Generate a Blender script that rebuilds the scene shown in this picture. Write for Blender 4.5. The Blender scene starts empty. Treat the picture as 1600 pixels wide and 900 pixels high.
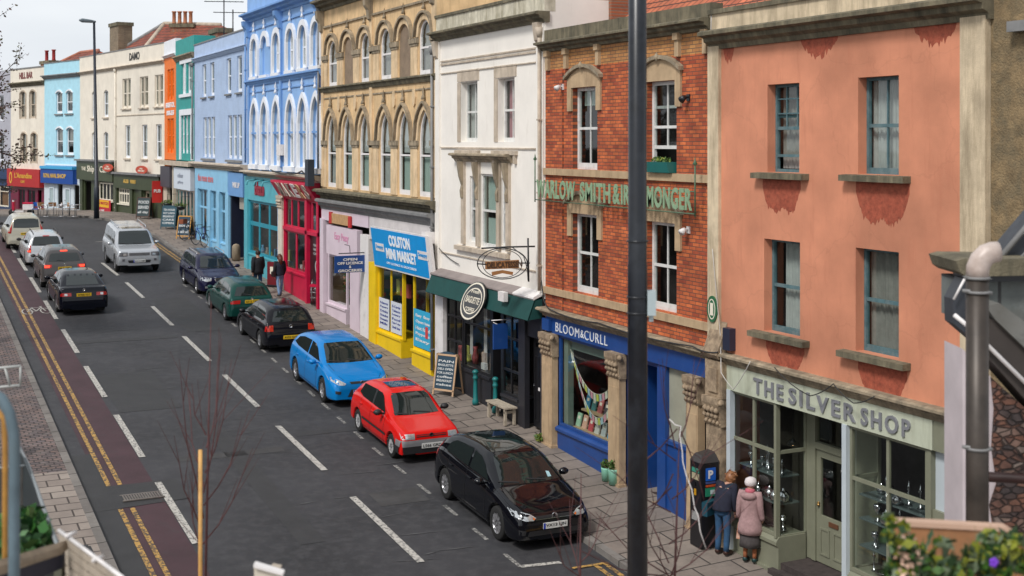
import bpy, bmesh, math, random
from mathutils import Vector, Matrix
from mathutils.bvhtree import BVHTree
R = math.radians
sc = bpy.context.scene
COL = sc.collection
random.seed(7)

# ---------------------------------------------------------------- camera, sky, sun, exposure
YAW = 25.64
cam = bpy.data.cameras.new('camera'); cob = bpy.data.objects.new('camera', cam); COL.objects.link(cob)
cob.location = (0, 0, 10.0); cob.rotation_euler = (R(90), 0, R(-YAW))
cam.lens = 45; cam.sensor_width = 36; cam.sensor_fit = 'HORIZONTAL'; cam.shift_y = -0.14375
cam.clip_end = 3000; cam.clip_start = .1
cam.dof.use_dof = True; cam.dof.focus_distance = 30; cam.dof.aperture_fstop = 2.6
sc.camera = cob
w = bpy.data.worlds.new('World'); sc.world = w; w.use_nodes = True
nt = w.node_tree; nt.nodes.clear()
sky = nt.nodes.new('ShaderNodeTexSky'); sky.sky_type = 'NISHITA'; sky.sun_disc = False
sky.sun_elevation = R(48); sky.sun_rotation = R(150); sky.dust_density = 4; sky.air_density = 1.2
hs = nt.nodes.new('ShaderNodeHueSaturation'); hs.inputs['Saturation'].default_value = .22
tc = nt.nodes.new('ShaderNodeTexCoord'); mp = nt.nodes.new('ShaderNodeMapping'); mp.inputs['Scale'].default_value = (1, 1, 3.5)
nz = nt.nodes.new('ShaderNodeTexNoise'); nz.inputs['Scale'].default_value = 2.2; nz.inputs['Detail'].default_value = 5
cr = nt.nodes.new('ShaderNodeValToRGB'); cr.color_ramp.elements[0].position = .3; cr.color_ramp.elements[1].position = .7
cr.color_ramp.elements[0].color = (5.0, 5.35, 5.8, 1); cr.color_ramp.elements[1].color = (7.4, 7.6, 7.8, 1)
mxs = nt.nodes.new('ShaderNodeMix'); mxs.data_type = 'RGBA'; mxs.inputs[0].default_value = .72
bg = nt.nodes.new('ShaderNodeBackground'); bg.inputs['Strength'].default_value = .07
wo = nt.nodes.new('ShaderNodeOutputWorld')
L = nt.links.new
L(tc.outputs['Generated'], mp.inputs[0]); L(mp.outputs[0], nz.inputs['Vector']); L(nz.outputs['Fac'], cr.inputs[0])
L(sky.outputs[0], hs.inputs['Color']); L(hs.outputs[0], mxs.inputs[6]); L(cr.outputs[0], mxs.inputs[7])
sx = nt.nodes.new('ShaderNodeSeparateXYZ'); L(tc.outputs['Generated'], sx.inputs[0])      # the cloud deck is thinner and brighter low down
hz = nt.nodes.new('ShaderNodeMapRange'); hz.inputs[1].default_value = 0; hz.inputs[2].default_value = .4; hz.inputs[3].default_value = 1.55; hz.inputs[4].default_value = .95; L(sx.outputs[2], hz.inputs[0])
mh = nt.nodes.new('ShaderNodeMix'); mh.data_type = 'RGBA'; mh.blend_type = 'MULTIPLY'; mh.inputs[0].default_value = 1; L(mxs.outputs[2], mh.inputs[6]); L(hz.outputs[0], mh.inputs[7])
L(mh.outputs[2], bg.inputs[0]); L(bg.outputs[0], wo.inputs[0])
sl = bpy.data.lights.new('sun', 'SUN'); sl.energy = 1.5; sl.angle = R(12); sl.color = (1, .965, .92)
so = bpy.data.objects.new('sun', sl); COL.objects.link(so)
so.rotation_euler = (R(42), 0, R(-62))       # light falls from behind the camera's left shoulder
sky.sun_rotation = R(242)
vs = sc.view_settings; vs.view_transform = 'Standard'; vs.look = 'None'; vs.gamma = 1; vs.use_curve_mapping = False
vs.exposure = .8

# ---------------------------------------------------------------- the place: ground profile and frames
def gz(a):                                   # street surface height; climbs 5.4 %, levels off at the bend
    z = .91+.0541*a
    if a > 74:
        b = min(a, 90); z = .91+.0541*b-.0028*(b-74)**2
        if a > 90: z -= .036*min(a-90, 90)
    return z
def cx(a):                                   # sideways shift of the street where it bends left
    return 0 if a < 70 else -.0050*(a-70)**2 if a < 118 else -.0050*48**2-.48*(a-118)
cs, sn = math.cos(R(YAW)), math.sin(R(YAW))
class Fr:                                    # a facade plane: u runs away from the camera, w out to the street
    def __init__(s, ox, oy, deg=0):
        s.o = Vector((ox, oy)); s.e = Vector((-math.sin(R(deg)), math.cos(R(deg)))); s.n = Vector((-s.e.y, s.e.x))
    def P(s, u, w, z): p = s.o+s.e*u+s.n*w; return Vector((p.x, p.y, z))
    def px(s, x, y=None, w=0):               # where the line of sight of a photo pixel meets the plane
        k = (x-800)/2000; d = Vector((k*cs+sn, -k*sn+cs)); o = s.o+s.n*w
        yc = (o.dot(s.n))/d.dot(s.n); u = (d*yc-o).dot(s.e)
        return u if y is None else (u, 10-(y-220)/2000*yc)
    def sub(s, u, w, deg):                   # a turned frame starting at (u, w)
        p = s.P(u, w, 0); f = Fr(p.x, p.y); c, q = math.cos(R(deg)), math.sin(R(deg))
        f.e = Vector((s.e.x*c-s.e.y*q, s.e.x*q+s.e.y*c)); f.n = Vector((-f.e.y, f.e.x)); return f
ROW = Fr(14.4, 0)
PUB = Fr(14.4, 78.07, 9.4)
p_ = PUB.P(PUB.px(125), 0, 0); CAF = Fr(p_.x, p_.y, 16.4)
def at(x, y, h=0):                           # photo pixel on the ground -> (X, Y)
    k = (x-800)/2000; v = (y-220)/2000; yc = 40
    for _ in range(60):
        a = (-k*sn+cs)*yc; yn = (10-gz(a)-h)/v; yc = yc*.6+yn*.4
    return ((k*cs+sn)*yc, (-k*sn+cs)*yc)
def pt3(x, y, yc):                           # photo pixel at a depth -> point
    k = (x-800)/2000; return Vector(((k*cs+sn)*yc, (-k*sn+cs)*yc, 10-(y-220)/2000*yc))

# ---------------------------------------------------------------- materials
def M(name, col, rough=.7, var=.12, scale=2.5, bump=0, bscale=40, metal=0, dirt=0, dcol=(.05, .045, .035), spec=.5, coat=0, streak=0, emit=0, dsc=1, big=0):
    m = bpy.data.materials.new(name); m.use_nodes = True; n = m.node_tree.nodes; l = m.node_tree.links.new
    b = n['Principled BSDF']; b.inputs['Roughness'].default_value = rough; b.inputs['Metallic'].default_value = metal
    b.inputs['Specular IOR Level'].default_value = spec; b.inputs['Coat Weight'].default_value = coat
    b.inputs['Coat Roughness'].default_value = .04
    b.inputs['Base Color'].default_value = (*col, 1)
    if emit: b.inputs['Emission Color'].default_value = (*col, 1); b.inputs['Emission Strength'].default_value = emit
    out = None
    g = n.new('ShaderNodeNewGeometry')
    if var:
        t = n.new('ShaderNodeTexNoise'); t.inputs['Scale'].default_value = scale; t.inputs['Detail'].default_value = 7; t.inputs['Roughness'].default_value = .62
        l(g.outputs['Position'], t.inputs['Vector'])
        r = n.new('ShaderNodeMapRange'); r.inputs[1].default_value = .3; r.inputs[2].default_value = .7
        r.inputs[3].default_value = 1-var*1.3; r.inputs[4].default_value = 1+var
        l(t.outputs['Fac'], r.inputs[0])
        x = n.new('ShaderNodeMix'); x.data_type = 'RGBA'; x.blend_type = 'MULTIPLY'; x.inputs[0].default_value = 1
        x.inputs[6].default_value = (*col, 1); l(r.outputs[0], x.inputs[7]); out = x.outputs[2]
    if big:
        t = n.new('ShaderNodeTexNoise'); t.inputs['Scale'].default_value = .55; t.inputs['Detail'].default_value = 3; l(g.outputs['Position'], t.inputs['Vector'])
        r = n.new('ShaderNodeMapRange'); r.inputs[1].default_value = .35; r.inputs[2].default_value = .65; r.inputs[3].default_value = 1-big; r.inputs[4].default_value = 1+big*.6; l(t.outputs['Fac'], r.inputs[0])
        x = n.new('ShaderNodeMix'); x.data_type = 'RGBA'; x.blend_type = 'MULTIPLY'; x.inputs[0].default_value = 1; l(out, x.inputs[6]); l(r.outputs[0], x.inputs[7]); out = x.outputs[2]
        t = n.new('ShaderNodeTexVoronoi'); t.feature = 'DISTANCE_TO_EDGE'; t.inputs['Scale'].default_value = .55; q = n.new('ShaderNodeTexNoise'); q.inputs['Scale'].default_value = 1.6; q.inputs['Detail'].default_value = 6; l(g.outputs['Position'], q.inputs['Vector'])
        va = n.new('ShaderNodeVectorMath'); va.operation = 'ADD'; l(g.outputs['Position'], va.inputs[0]); l(q.outputs['Color'], va.inputs[1]); l(va.outputs[0], t.inputs['Vector'])
        r = n.new('ShaderNodeMapRange'); r.inputs[1].default_value = .002; r.inputs[2].default_value = .012; r.inputs[3].default_value = .93; r.inputs[4].default_value = 1; l(t.outputs['Distance'], r.inputs[0])
        x = n.new('ShaderNodeMix'); x.data_type = 'RGBA'; x.blend_type = 'MULTIPLY'; x.inputs[0].default_value = 1; l(out, x.inputs[6]); l(r.outputs[0], x.inputs[7]); out = x.outputs[2]
    if dirt:
        t = n.new('ShaderNodeTexNoise'); t.inputs['Scale'].default_value = 1; t.inputs['Detail'].default_value = 8; t.inputs['Roughness'].default_value = .7
        q = n.new('ShaderNodeMapping'); q.inputs['Scale'].default_value = (5, 5, .7) if streak else (4*dsc, 4*dsc, 4*dsc)
        l(g.outputs['Position'], q.inputs[0]); l(q.outputs[0], t.inputs['Vector'])
        r = n.new('ShaderNodeMapRange'); r.inputs[1].default_value = .62-.3*min(dirt, 1); r.inputs[2].default_value = .78-.1*dirt
        r.inputs[3].default_value = 0; r.inputs[4].default_value = min(1, .5+.4*dirt)
        if dsc >= 3 and not streak: r.inputs[1].default_value = .56-.1*dirt; r.inputs[2].default_value = .62-.1*dirt; r.inputs[4].default_value = .93
        l(t.outputs['Fac'], r.inputs[0])
        x = n.new('ShaderNodeMix'); x.data_type = 'RGBA'; l(r.outputs[0], x.inputs[0])
        if out: l(out, x.inputs[6])
        else: x.inputs[6].default_value = (*col, 1)
        x.inputs[7].default_value = (*dcol, 1); out = x.outputs[2]
    if out: l(out, b.inputs['Base Color'])
    if bump:
        t = n.new('ShaderNodeTexNoise'); t.inputs['Scale'].default_value = bscale; t.inputs['Detail'].default_value = 5
        l(g.outputs['Position'], t.inputs['Vector'])
        k = n.new('ShaderNodeBump'); k.inputs['Strength'].default_value = bump; k.inputs['Distance'].default_value = .02
        l(t.outputs['Fac'], k.inputs['Height']); l(k.outputs[0], b.inputs['Normal'])
    return m
def masonry(name, c1, c2, mortar, bw, bh, plane='YZ', msize=.012, off=.5, rough=.85, var=.25, dirt=.3, rot=0, squash=1, dcol=(.09, .075, .06), bump=.5):
    m = M(name, c1, rough, 0); n = m.node_tree.nodes; l = m.node_tree.links.new; b = n['Principled BSDF']
    g = n.new('ShaderNodeNewGeometry'); s = n.new('ShaderNodeSeparateXYZ'); c = n.new('ShaderNodeCombineXYZ')
    l(g.outputs['Position'], s.inputs[0]); ax = {'X': 0, 'Y': 1, 'Z': 2}
    l(s.outputs[ax[plane[0]]], c.inputs[0]); l(s.outputs[ax[plane[1]]], c.inputs[1])
    q = n.new('ShaderNodeMapping'); q.inputs['Rotation'].default_value = (0, 0, R(rot)); l(c.outputs[0], q.inputs[0])
    k = n.new('ShaderNodeTexBrick'); k.inputs['Scale'].default_value = 1; k.offset = off
    k.inputs['Brick Width'].default_value = bw; k.inputs['Row Height'].default_value = bh; k.inputs['Mortar Size'].default_value = msize
    k.inputs['Mortar Smooth'].default_value = .2; k.inputs['Color1'].default_value = (*c1, 1); k.inputs['Color2'].default_value = (*c2, 1); k.inputs['Mortar'].default_value = (*mortar, 1)
    l(q.outputs[0], k.inputs['Vector'])
    t = n.new('ShaderNodeTexNoise'); t.inputs['Scale'].default_value = 1.4; t.inputs['Detail'].default_value = 8; t.inputs['Roughness'].default_value = .7; l(g.outputs['Position'], t.inputs['Vector'])
    r = n.new('ShaderNodeMapRange'); r.inputs[1].default_value = .3; r.inputs[2].default_value = .7; r.inputs[3].default_value = 1-var*1.3; r.inputs[4].default_value = 1+var; l(t.outputs['Fac'], r.inputs[0])
    x = n.new('ShaderNodeMix'); x.data_type = 'RGBA'; x.blend_type = 'MULTIPLY'; x.inputs[0].default_value = 1; l(k.outputs['Color'], x.inputs[6]); l(r.outputs[0], x.inputs[7])
    t2 = n.new('ShaderNodeTexNoise'); t2.inputs['Scale'].default_value = 4.5; t2.inputs['Detail'].default_value = 9; t2.inputs['Roughness'].default_value = .75; l(g.outputs['Position'], t2.inputs['Vector'])
    r2 = n.new('ShaderNodeMapRange'); r2.inputs[1].default_value = .5; r2.inputs[2].default_value = .75; r2.inputs[4].default_value = dirt; l(t2.outputs['Fac'], r2.inputs[0])
    y = n.new('ShaderNodeMix'); y.data_type = 'RGBA'; l(r2.outputs[0], y.inputs[0]); l(x.outputs[2], y.inputs[6]); y.inputs[7].default_value = (*dcol, 1)
    l(y.outputs[2], b.inputs['Base Color'])
    bp = n.new('ShaderNodeBump'); bp.inputs['Strength'].default_value = bump; bp.inputs['Distance'].default_value = .012; bp.invert = True
    l(k.outputs['Fac'], bp.inputs['Height']); l(bp.outputs[0], b.inputs['Normal'])
    return m
def glass(name, tint=(.75, .82, .8), refl=1.0):
    m = bpy.data.materials.new(name); m.use_nodes = True; n = m.node_tree.nodes; l = m.node_tree.links.new; n.clear()
    t = n.new('ShaderNodeBsdfTransparent'); t.inputs[0].default_value = (*tint, 1)
    g = n.new('ShaderNodeBsdfGlossy'); g.inputs['Roughness'].default_value = .03; g.inputs[0].default_value = (refl, refl, refl, 1)
    gi = n.new('ShaderNodeNewGeometry'); dp = n.new('ShaderNodeVectorMath'); dp.operation = 'DOT_PRODUCT'; l(gi.outputs['Incoming'], dp.inputs[0]); l(gi.outputs['Normal'], dp.inputs[1])
    def mth(op, a, b):
        q = n.new('ShaderNodeMath'); q.operation = op
        for i, v in enumerate((a, b)):
            if v is None: continue
            if isinstance(v, (int, float)): q.inputs[i].default_value = v
            else: l(v, q.inputs[i])
        return q.outputs[0]
    f = mth('ADD', mth('MULTIPLY', mth('POWER', mth('SUBTRACT', 1, mth('ABSOLUTE', dp.outputs['Value'], None)), 5), .93), .07)
    x = n.new('ShaderNodeMixShader'); o = n.new('ShaderNodeOutputMaterial')
    tx = n.new('ShaderNodeTexNoise'); tx.inputs['Scale'].default_value = 1.3; gg = n.new('ShaderNodeNewGeometry'); l(gg.outputs['Position'], tx.inputs['Vector'])
    bp = n.new('ShaderNodeBump'); bp.inputs['Strength'].default_value = .06; bp.inputs['Distance'].default_value = .05; l(tx.outputs['Fac'], bp.inputs['Height']); l(bp.outputs[0], g.inputs['Normal'])
    l(f, x.inputs[0]); l(t.outputs[0], x.inputs[1]); l(g.outputs[0], x.inputs[2]); l(x.outputs[0], o.inputs[0])
    return m

# ---------------------------------------------------------------- mesh and object helpers
WM = {}                                       # world matrix of every parent
def wm(o): return WM.get(o.name, Matrix.Identity(4)) if o else Matrix.Identity(4)
class MB:
    def __init__(s): s.v = []; s.f = []; s.m = []; s.T = None; s.sm = []
    def add(s, vs, fs, mi=0, smooth=False):
        k = len(s.v); s.v += [s.T(*p) if s.T else Vector(p) for p in vs]
        for f in fs: s.f.append([i+k for i in f]); s.m.append(mi); s.sm.append(smooth)
        return s
    def box(s, x0, x1, y0, y1, z0, z1, mi=0):
        return s.add([(x, y, z) for z in (z0, z1) for y in (y0, y1) for x in (x0, x1)],
                     [(0, 2, 3, 1), (4, 5, 7, 6), (0, 1, 5, 4), (2, 6, 7, 3), (0, 4, 6, 2), (1, 3, 7, 5)], mi)
    def quad(s, *p, mi=0): return s.add(p, [tuple(range(len(p)))], mi)
    def prof(s, pts, u0, u1, mi=0):           # profile of (w, z) swept along u
        n = len(pts)
        return s.add([(u, a, b) for u in (u0, u1) for a, b in pts],
                     [(i, (i+1) % n, n+(i+1) % n, n+i) for i in range(n)]+[tuple(range(n-1, -1, -1)), tuple(range(n, 2*n))], mi)
    def poly(s, pts, d0, d1, mi=0, axis='w'):     # outline of (u, z) given thickness from w=d0 to w=d1
        n = len(pts)
        if axis == 'w': vs = [(a, d, b) for d in (d0, d1) for a, b in pts]
        elif axis == 'z': vs = [(a, b, d) for d in (d0, d1) for a, b in pts]
        else: vs = [(d, a, b) for d in (d0, d1) for a, b in pts]
        return s.add(vs, [(i, (i+1) % n, n+(i+1) % n, n+i) for i in range(n)]+[tuple(range(n-1, -1, -1)), tuple(range(n, 2*n))], mi)
    def ring(s, A, B, d0, d1, mi=0, closed=True):  # band between two outlines of equal count
        n = len(A); vs = [(a, d, b) for d in (d0, d1) for a, b in A]+[(a, d, b) for d in (d0, d1) for a, b in B]; fs = []
        for i in range(n if closed else n-1):
            j = (i+1) % n
            fs += [(n+i, n+j, 3*n+j, 3*n+i), (i, n+i, n+j, j), (2*n+i, 2*n+j, 3*n+j, 3*n+i), (i, j, 2*n+j, 2*n+i)]
        if not closed: fs += [(0, n, 3*n, 2*n), (n-1, 2*n-1, 4*n-1, 3*n-1)]
        return s.add(vs, fs, mi)
    def tube(s, pts, r, n=8, mi=0, cap=True, r2=None):
        pts = [Vector(p) for p in pts]; T = s.T; q = [T(*p) if T else p for p in pts]; s.T = None
        vs = []; N = len(q); up = Vector((0, 0, 1)); pa = None
        for i, p in enumerate(q):
            d = (q[min(i+1, N-1)]-q[max(i-1, 0)]).normalized()
            if pa is None: pa = d.cross(up if abs(d.z) < .9 else Vector((1, 0, 0))).normalized()
            pa = (pa-d*pa.dot(d)).normalized(); pb = d.cross(pa)
            rr = r[i] if isinstance(r, (list, tuple)) else (r if r2 is None else r+(r2-r)*i/(N-1))
            vs += [p+(pa*math.cos(2*math.pi*k/n)+pb*math.sin(2*math.pi*k/n))*rr for k in range(n)]
        fs = [(i*n+k, i*n+(k+1) % n, (i+1)*n+(k+1) % n, (i+1)*n+k) for i in range(N-1) for k in range(n)]
        if cap: fs += [tuple(range(n-1, -1, -1)), tuple(range((N-1)*n, N*n))]
        s.add(vs, fs, mi, True); s.T = T; return s
    def lathe(s, c, prof, n=16, mi=0, axis='z', sx=1, sy=1, smooth=True, cap=True):     # (r, h) profile about an axis through c
        vs = []
        for r, h in prof:
            for k in range(n):
                a = 2*math.pi*k/n; x, y = r*math.cos(a)*sx, r*math.sin(a)*sy
                vs.append((c[0]+x, c[1]+y, c[2]+h) if axis == 'z' else (c[0]+h, c[1]+x, c[2]+y) if axis == 'x' else (c[0]+x, c[1]+h, c[2]+y))
        N = len(prof)
        fs = [(i*n+k, i*n+(k+1) % n, (i+1)*n+(k+1) % n, (i+1)*n+k) for i in range(N-1) for k in range(n)]
        if cap and prof[0][0] > 1e-4: fs.append(tuple(range(n-1, -1, -1)))
        if cap and prof[-1][0] > 1e-4: fs.append(tuple(range((N-1)*n, N*n)))
        return s.add(vs, fs, mi, smooth)
    def build(s, name, mats, parent=None, loc=None, local=False, label=None):
        me = bpy.data.meshes.new(name); o = bpy.data.objects.new(name, me); COL.objects.link(o)
        P = wm(parent)
        if local: vs = s.v; W = P
        else:
            if loc is None: loc = P.translation if parent else Vector((0, 0, 0))
            loc = Vector(loc); Wi = P.inverted(); W = P.copy()
            if not parent: W = Matrix.Translation(loc); Wi = W.inverted()
            vs = [Wi @ v for v in s.v]
        if local and loc is not None: W = P @ Matrix.Translation(loc); o.location = loc
        elif not parent and not local: o.location = loc
        me.from_pydata([tuple(v) for v in vs], [], s.f)
        for m in (mats if isinstance(mats, (list, tuple)) else [mats]): me.materials.append(m)
        me.polygons.foreach_set('material_index', s.m); me.polygons.foreach_set('use_smooth', s.sm)
        me.validate(); me.update()
        bm = bmesh.new(); bm.from_mesh(me); bmesh.ops.recalc_face_normals(bm, faces=bm.faces); bm.to_mesh(me); bm.free()
        if parent: o.parent = parent
        WM[o.name] = W
        if label: o['label'] = label
        return o
def fb(fr): b = MB(); b.T = lambda u, w, z: fr.P(u, w, z); return b     # builder in facade coordinates (u, w, z)
def tag(o, label, cat, group=None):
    o['label'] = label; o['category'] = cat
    if group: o['group'] = group
    return o
def thing(name, label, cat, loc=(0, 0, 0), rz=0, group=None):
    o = bpy.data.objects.new(name, None); COL.objects.link(o); o.location = loc; o.rotation_euler = (0, 0, rz); o.empty_display_size = .3
    WM[o.name] = Matrix.Translation(loc) @ Matrix.Rotation(rz, 4, 'Z'); return tag(o, label, cat, group)
def struct(o): o['kind'] = 'structure'; return o
def stuff(o): o['kind'] = 'stuff'; return o
def copy_tree(o, loc, rz, label=None, parent=None):
    c = o.copy(); COL.objects.link(c); c.parent = parent
    if parent is None: c.location = loc; c.rotation_euler = (0, 0, rz)
    if label: c['label'] = label
    for ch in [q for q in o.children]: copy_tree(ch, None, None, None, c)
    return c
_tc = {}
def textmesh(s, bold=0, ext=.0, sp=1.0):
    k = (s, bold, ext, sp)
    if k not in _tc:
        cu = bpy.data.curves.new('t', 'FONT'); cu.body = s; cu.size = 1; cu.offset = bold; cu.extrude = ext; cu.resolution_u = 3; cu.align_x = 'LEFT'; cu.space_character = sp
        o = bpy.data.objects.new('t', cu); COL.objects.link(o); bpy.context.view_layer.update()
        me = bpy.data.meshes.new_from_object(o.evaluated_get(bpy.context.evaluated_depsgraph_get()))
        vs = [v.co.copy() for v in me.vertices]; fs = [tuple(p.vertices) for p in me.polygons]
        bpy.data.objects.remove(o); bpy.data.curves.remove(cu); bpy.data.meshes.remove(me)
        _tc[k] = (vs, fs)
    return _tc[k]
def text(b, s, P0, ex, ey, width, height, depth=.01, bold=.02, mi=0, sp=1.0):     # text laid from P0 along ex (reading) and ey (up)
    vs, fs = textmesh(s, bold, .5, sp)
    if not vs: return
    x0 = min(v.x for v in vs); x1 = max(v.x for v in vs); y0 = min(v.y for v in vs); y1 = max(v.y for v in vs)
    ex = Vector(ex).normalized(); ey = Vector(ey).normalized(); ez = ex.cross(ey); P0 = Vector(P0); T = b.T; b.T = None
    b.add([P0+ex*((v.x-x0)/(x1-x0)*width)+ey*((v.y-y0)/(y1-y0)*height)+ez*(v.z+.5)*depth for v in vs], fs, mi); b.T = T
def ftext(b, fr, s, u, z, width, height, w=.02, depth=.012, bold=.02, mi=0, sp=1.0):   # u = reading start (far end), reads towards the camera
    e = fr.e; text(b, s, fr.P(u, w, z), (-e.x, -e.y, 0), (0, 0, 1), width, height, depth, bold, mi, sp)

# ---------------------------------------------------------------- shared materials
white = M('white_paint', (.76, .73, .72), .5, .06, dirt=.25, dcol=(.3, .28, .25))
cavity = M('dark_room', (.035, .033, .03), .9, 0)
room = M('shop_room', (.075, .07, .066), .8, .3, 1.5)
pane_m = glass('window_glass'); shopglass = glass('shop_glass', (.86, .9, .88))
stone = M('weathered_stone', (.36, .29, .2), .85, .25, 2, .3, 60, dirt=.75, dcol=(.07, .06, .045), streak=1)
mossy = M('blackened_coping', (.2, .17, .11), .9, .3, 3, .5, 50, dirt=.9, dcol=(.04, .04, .028), streak=1)
leadg = M('grey_lead', (.2, .2, .2), .6, .2, 3)
iron = M('black_iron', (.012, .014, .018), .35, .1)
blackp = M('black_paint', (.012, .012, .014), .3, .2)
gold = M('gold_lettering', (.6, .38, .08), .5, .05)
cream_l = M('cream_lettering', (.75, .7, .58), .6, .03)
net = M('net_curtain', (.5, .48, .47), .9, .1, 6)
netd = M('grey_curtain', (.3, .27, .25), .9, .15, 6)
blindm = M('pale_blind', (.45, .52, .48), .8, .05)
tile = masonry('clay_tiles', (.3, .075, .04), (.2, .05, .032), (.07, .03, .025), .24, .22, 'YZ', .025, .0, dirt=.45, var=.35, dcol=(.12, .09, .07))
chimb = masonry('chimney_brick', (.38, .12, .05), (.26, .08, .04), (.2, .17, .13), .23, .08, 'YZ', .012, dirt=.4)

# ---------------------------------------------------------------- ground, road, pavements, kerbs
asph = M('asphalt', (.036, .036, .041), .75, .3, .35, .35, 160, dirt=.55, dcol=(.068, .068, .072))
asph2 = M('asphalt_patch', (.034, .034, .036), .7, .15, 2, .3, 160)
redas = M('red_cycle_asphalt', (.058, .027, .034), .75, .2, 1.2, .3, 160, dirt=.3, dcol=(.05, .045, .046))
slab = masonry('paving_slabs', (.245, .205, .175), (.185, .155, .135), (.045, .038, .034), .85, .6, 'XY', .02, .5, dirt=.45, var=.22, dcol=(.1, .085, .075), bump=.4)
slabL = masonry('near_slabs', (.31, .265, .23), (.24, .2, .175), (.06, .048, .042), .58, .42, 'XY', .02, .5, dirt=.25, var=.15, dcol=(.12, .1, .09), bump=.4)
setts = masonry('old_brick_setts', (.19, .13, .115), (.115, .095, .1), (.04, .034, .032), .2, .16, 'XY', .02, .5, dirt=.6, var=.4, dcol=(.28, .24, .22))
kerbm = masonry('kerb_stone', (.2, .185, .17), (.16, .145, .135), (.04, .035, .03), .9, 5, 'YX', .02, .0, dirt=.5)
wline = M('white_road_paint', (.5, .48, .44), .7, .12, 8, dirt=.55, dcol=(.1, .1, .1), dsc=4)
yline = M('yellow_road_paint', (.46, .27, .07), .7, .15, 8, dirt=.85, dcol=(.055, .045, .042), dsc=3)
earth = M('ground_earth', (.09, .08, .07), .95, .2, .2)
def sheet(name, pa, pb, mat, h, n=None, loc=None, fall=0):     # strip between two ground polylines of (X, Y), following the slope
    b = MB(); N = len(pa)
    n = n or 3; fs = []
    for (x0, y0), (x1, y1) in zip(pa, pb):
        for k in range(n+1):
            x = x0+(x1-x0)*k/n; y = y0+(y1-y0)*k/n; b.v.append(Vector((x, y, gz(y)+h+fall*k/n)))
    for i in range(N-1):
        for k in range(n):
            b.f.append([i*(n+1)+k, (i+1)*(n+1)+k, (i+1)*(n+1)+k+1, i*(n+1)+k+1]); b.m.append(0); b.sm.append(False)
    return b.build(name, mat, None, loc)
YS = [-60, -20, 0]+[6+2.5*i for i in range(46)]+[130, 180, 300, 700]
def lat(t, ys, c=True): return [(t+(cx(a) if c else 0), a) for a in ys]
struct(sheet('ground', lat(-700, YS, 0), lat(700, YS, 0), earth, -.35, 4))
struct(sheet('road', lat(-70, YS, 0), lat(15, YS, 0), asph, 0, 6))
KR = [(12.2, -60), (12.2, 0), (12.2, 12), (12.15, 20), (12.15, 24), (12.4, 34), (12.45, 50), (12.5, 60), (12.5, 66)]+[at(x, y) for x, y in ((245, 373), (215, 360), (190, 350), (150, 342), (100, 338), (50, 338), (0, 338), (-60, 339))]
BL = [(14.6, -60), (14.6, 0), (14.6, 12), (15.6, 20), (15.6, 24), (15.6, 34), (15.6, 50), (15.6, 60), (15.6, 66), (15.6, 72), (15.6, 78)]
def fine(P, n=4): return [(P[i][0]+(P[i+1][0]-P[i][0])*k/n, P[i][1]+(P[i+1][1]-P[i][1])*k/n) for i in range(len(P)-1) for k in range(n)]+[P[-1]]
for u, fr in ((6, PUB), (13, PUB), (2, CAF), (8, CAF), (15, CAF), (26, CAF)):
    q = fr.P(u, -1, 0); BL.append((q.x, q.y))
KRf, BLf = fine(KR), fine(BL)
struct(sheet('pavement', [(x+.14, y) for x, y in KRf], BLf, slab, .12, 4, fall=.12))
kb = MB()
def kerb(b, P, wd, side):
    vs = []
    for x, y in P: z = gz(y); vs += [(x, y, z-.2), (x, y, z+.118), (x+wd*side, y+ (0), z+.126), (x+wd*side, y, z-.2)]
    b.add(vs, [(i*4+k, i*4+(k+1) % 4, i*4+4+(k+1) % 4, i*4+4+k) for i in range(len(P)-1) for k in range(4)])
def kerb2(b, P, wd):
    vs = []
    for i, (x, y) in enumerate(P):
        q0 = Vector(P[max(i-1, 0)]); q1 = Vector(P[min(i+1, len(P)-1)]); d = (q1-q0).normalized(); n = Vector((d.y, -d.x))*wd; z = gz(y)
        vs += [(x, y, z-.2), (x, y, z+.12), (x+n.x, y+n.y, z+.128), (x+n.x, y+n.y, z-.2)]
    b.add(vs, [(i*4+k, i*4+(k+1) % 4, i*4+4+(k+1) % 4, i*4+4+k) for i in range(len(P)-1) for k in range(4)])
kerb2(kb, KRf, .16); struct(kb.build('kerb', kerbm))
YL = [y for y in YS if -30 < y < 75]
struct(sheet('left_pavement', lat(-30, [30+2.5*i for i in range(19)]), lat(3.42, [30+2.5*i for i in range(19)]), setts, .12, 3))
struct(sheet('left_slab_pavement', lat(-30, [10, 15, 20, 25, 30]), lat(3.42, [10, 15, 20, 25, 30]), slabL, .12, 3))
kb = MB(); kerb2(kb, [(3.4, 5+2.5*i) for i in range(29)], .17); struct(kb.build('left_kerb', kerbm))
struct(sheet('cycle_lane', lat(3.98, [5+2.5*i for i in range(33)]), lat(5.08, [5+2.5*i for i in range(33)]), redas, .004, 1))
struct(sheet('gutter_patch', lat(3.57, [5, 15, 20, 25, 30, 31.5]), lat(4.16, [5, 15, 20, 25, 30, 31.5]), asph2, .008, 1))
struct(sheet('trench_patch', [(3.57, 27.3), (3.57, 28.9)], [(5.6, 27.5), (5.6, 28.9)], asph2, .012, 1))
def dashes(name, t, starts, ln, wd, mat, h=.014):
    b = MB(); T = sum
    for a in starts:
        t0 = t(a) if callable(t) else t; t1 = t(a+ln) if callable(t) else t
        b.add([(t0-wd/2, a, gz(a)+h), (t0+wd/2, a, gz(a)+h), (t1+wd/2, a+ln, gz(a+ln)+h), (t1-wd/2, a+ln, gz(a+ln)+h)], [(0, 1, 2, 3)])
    o = b.build(name, mat); return struct(o)
dashes('centre_line', lambda a: 8.82 if a < 52 else 8.82-.0018*(a-52)**2, [22.3+6*k for k in range(-3, 7)], 4, .15, wline)
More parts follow.
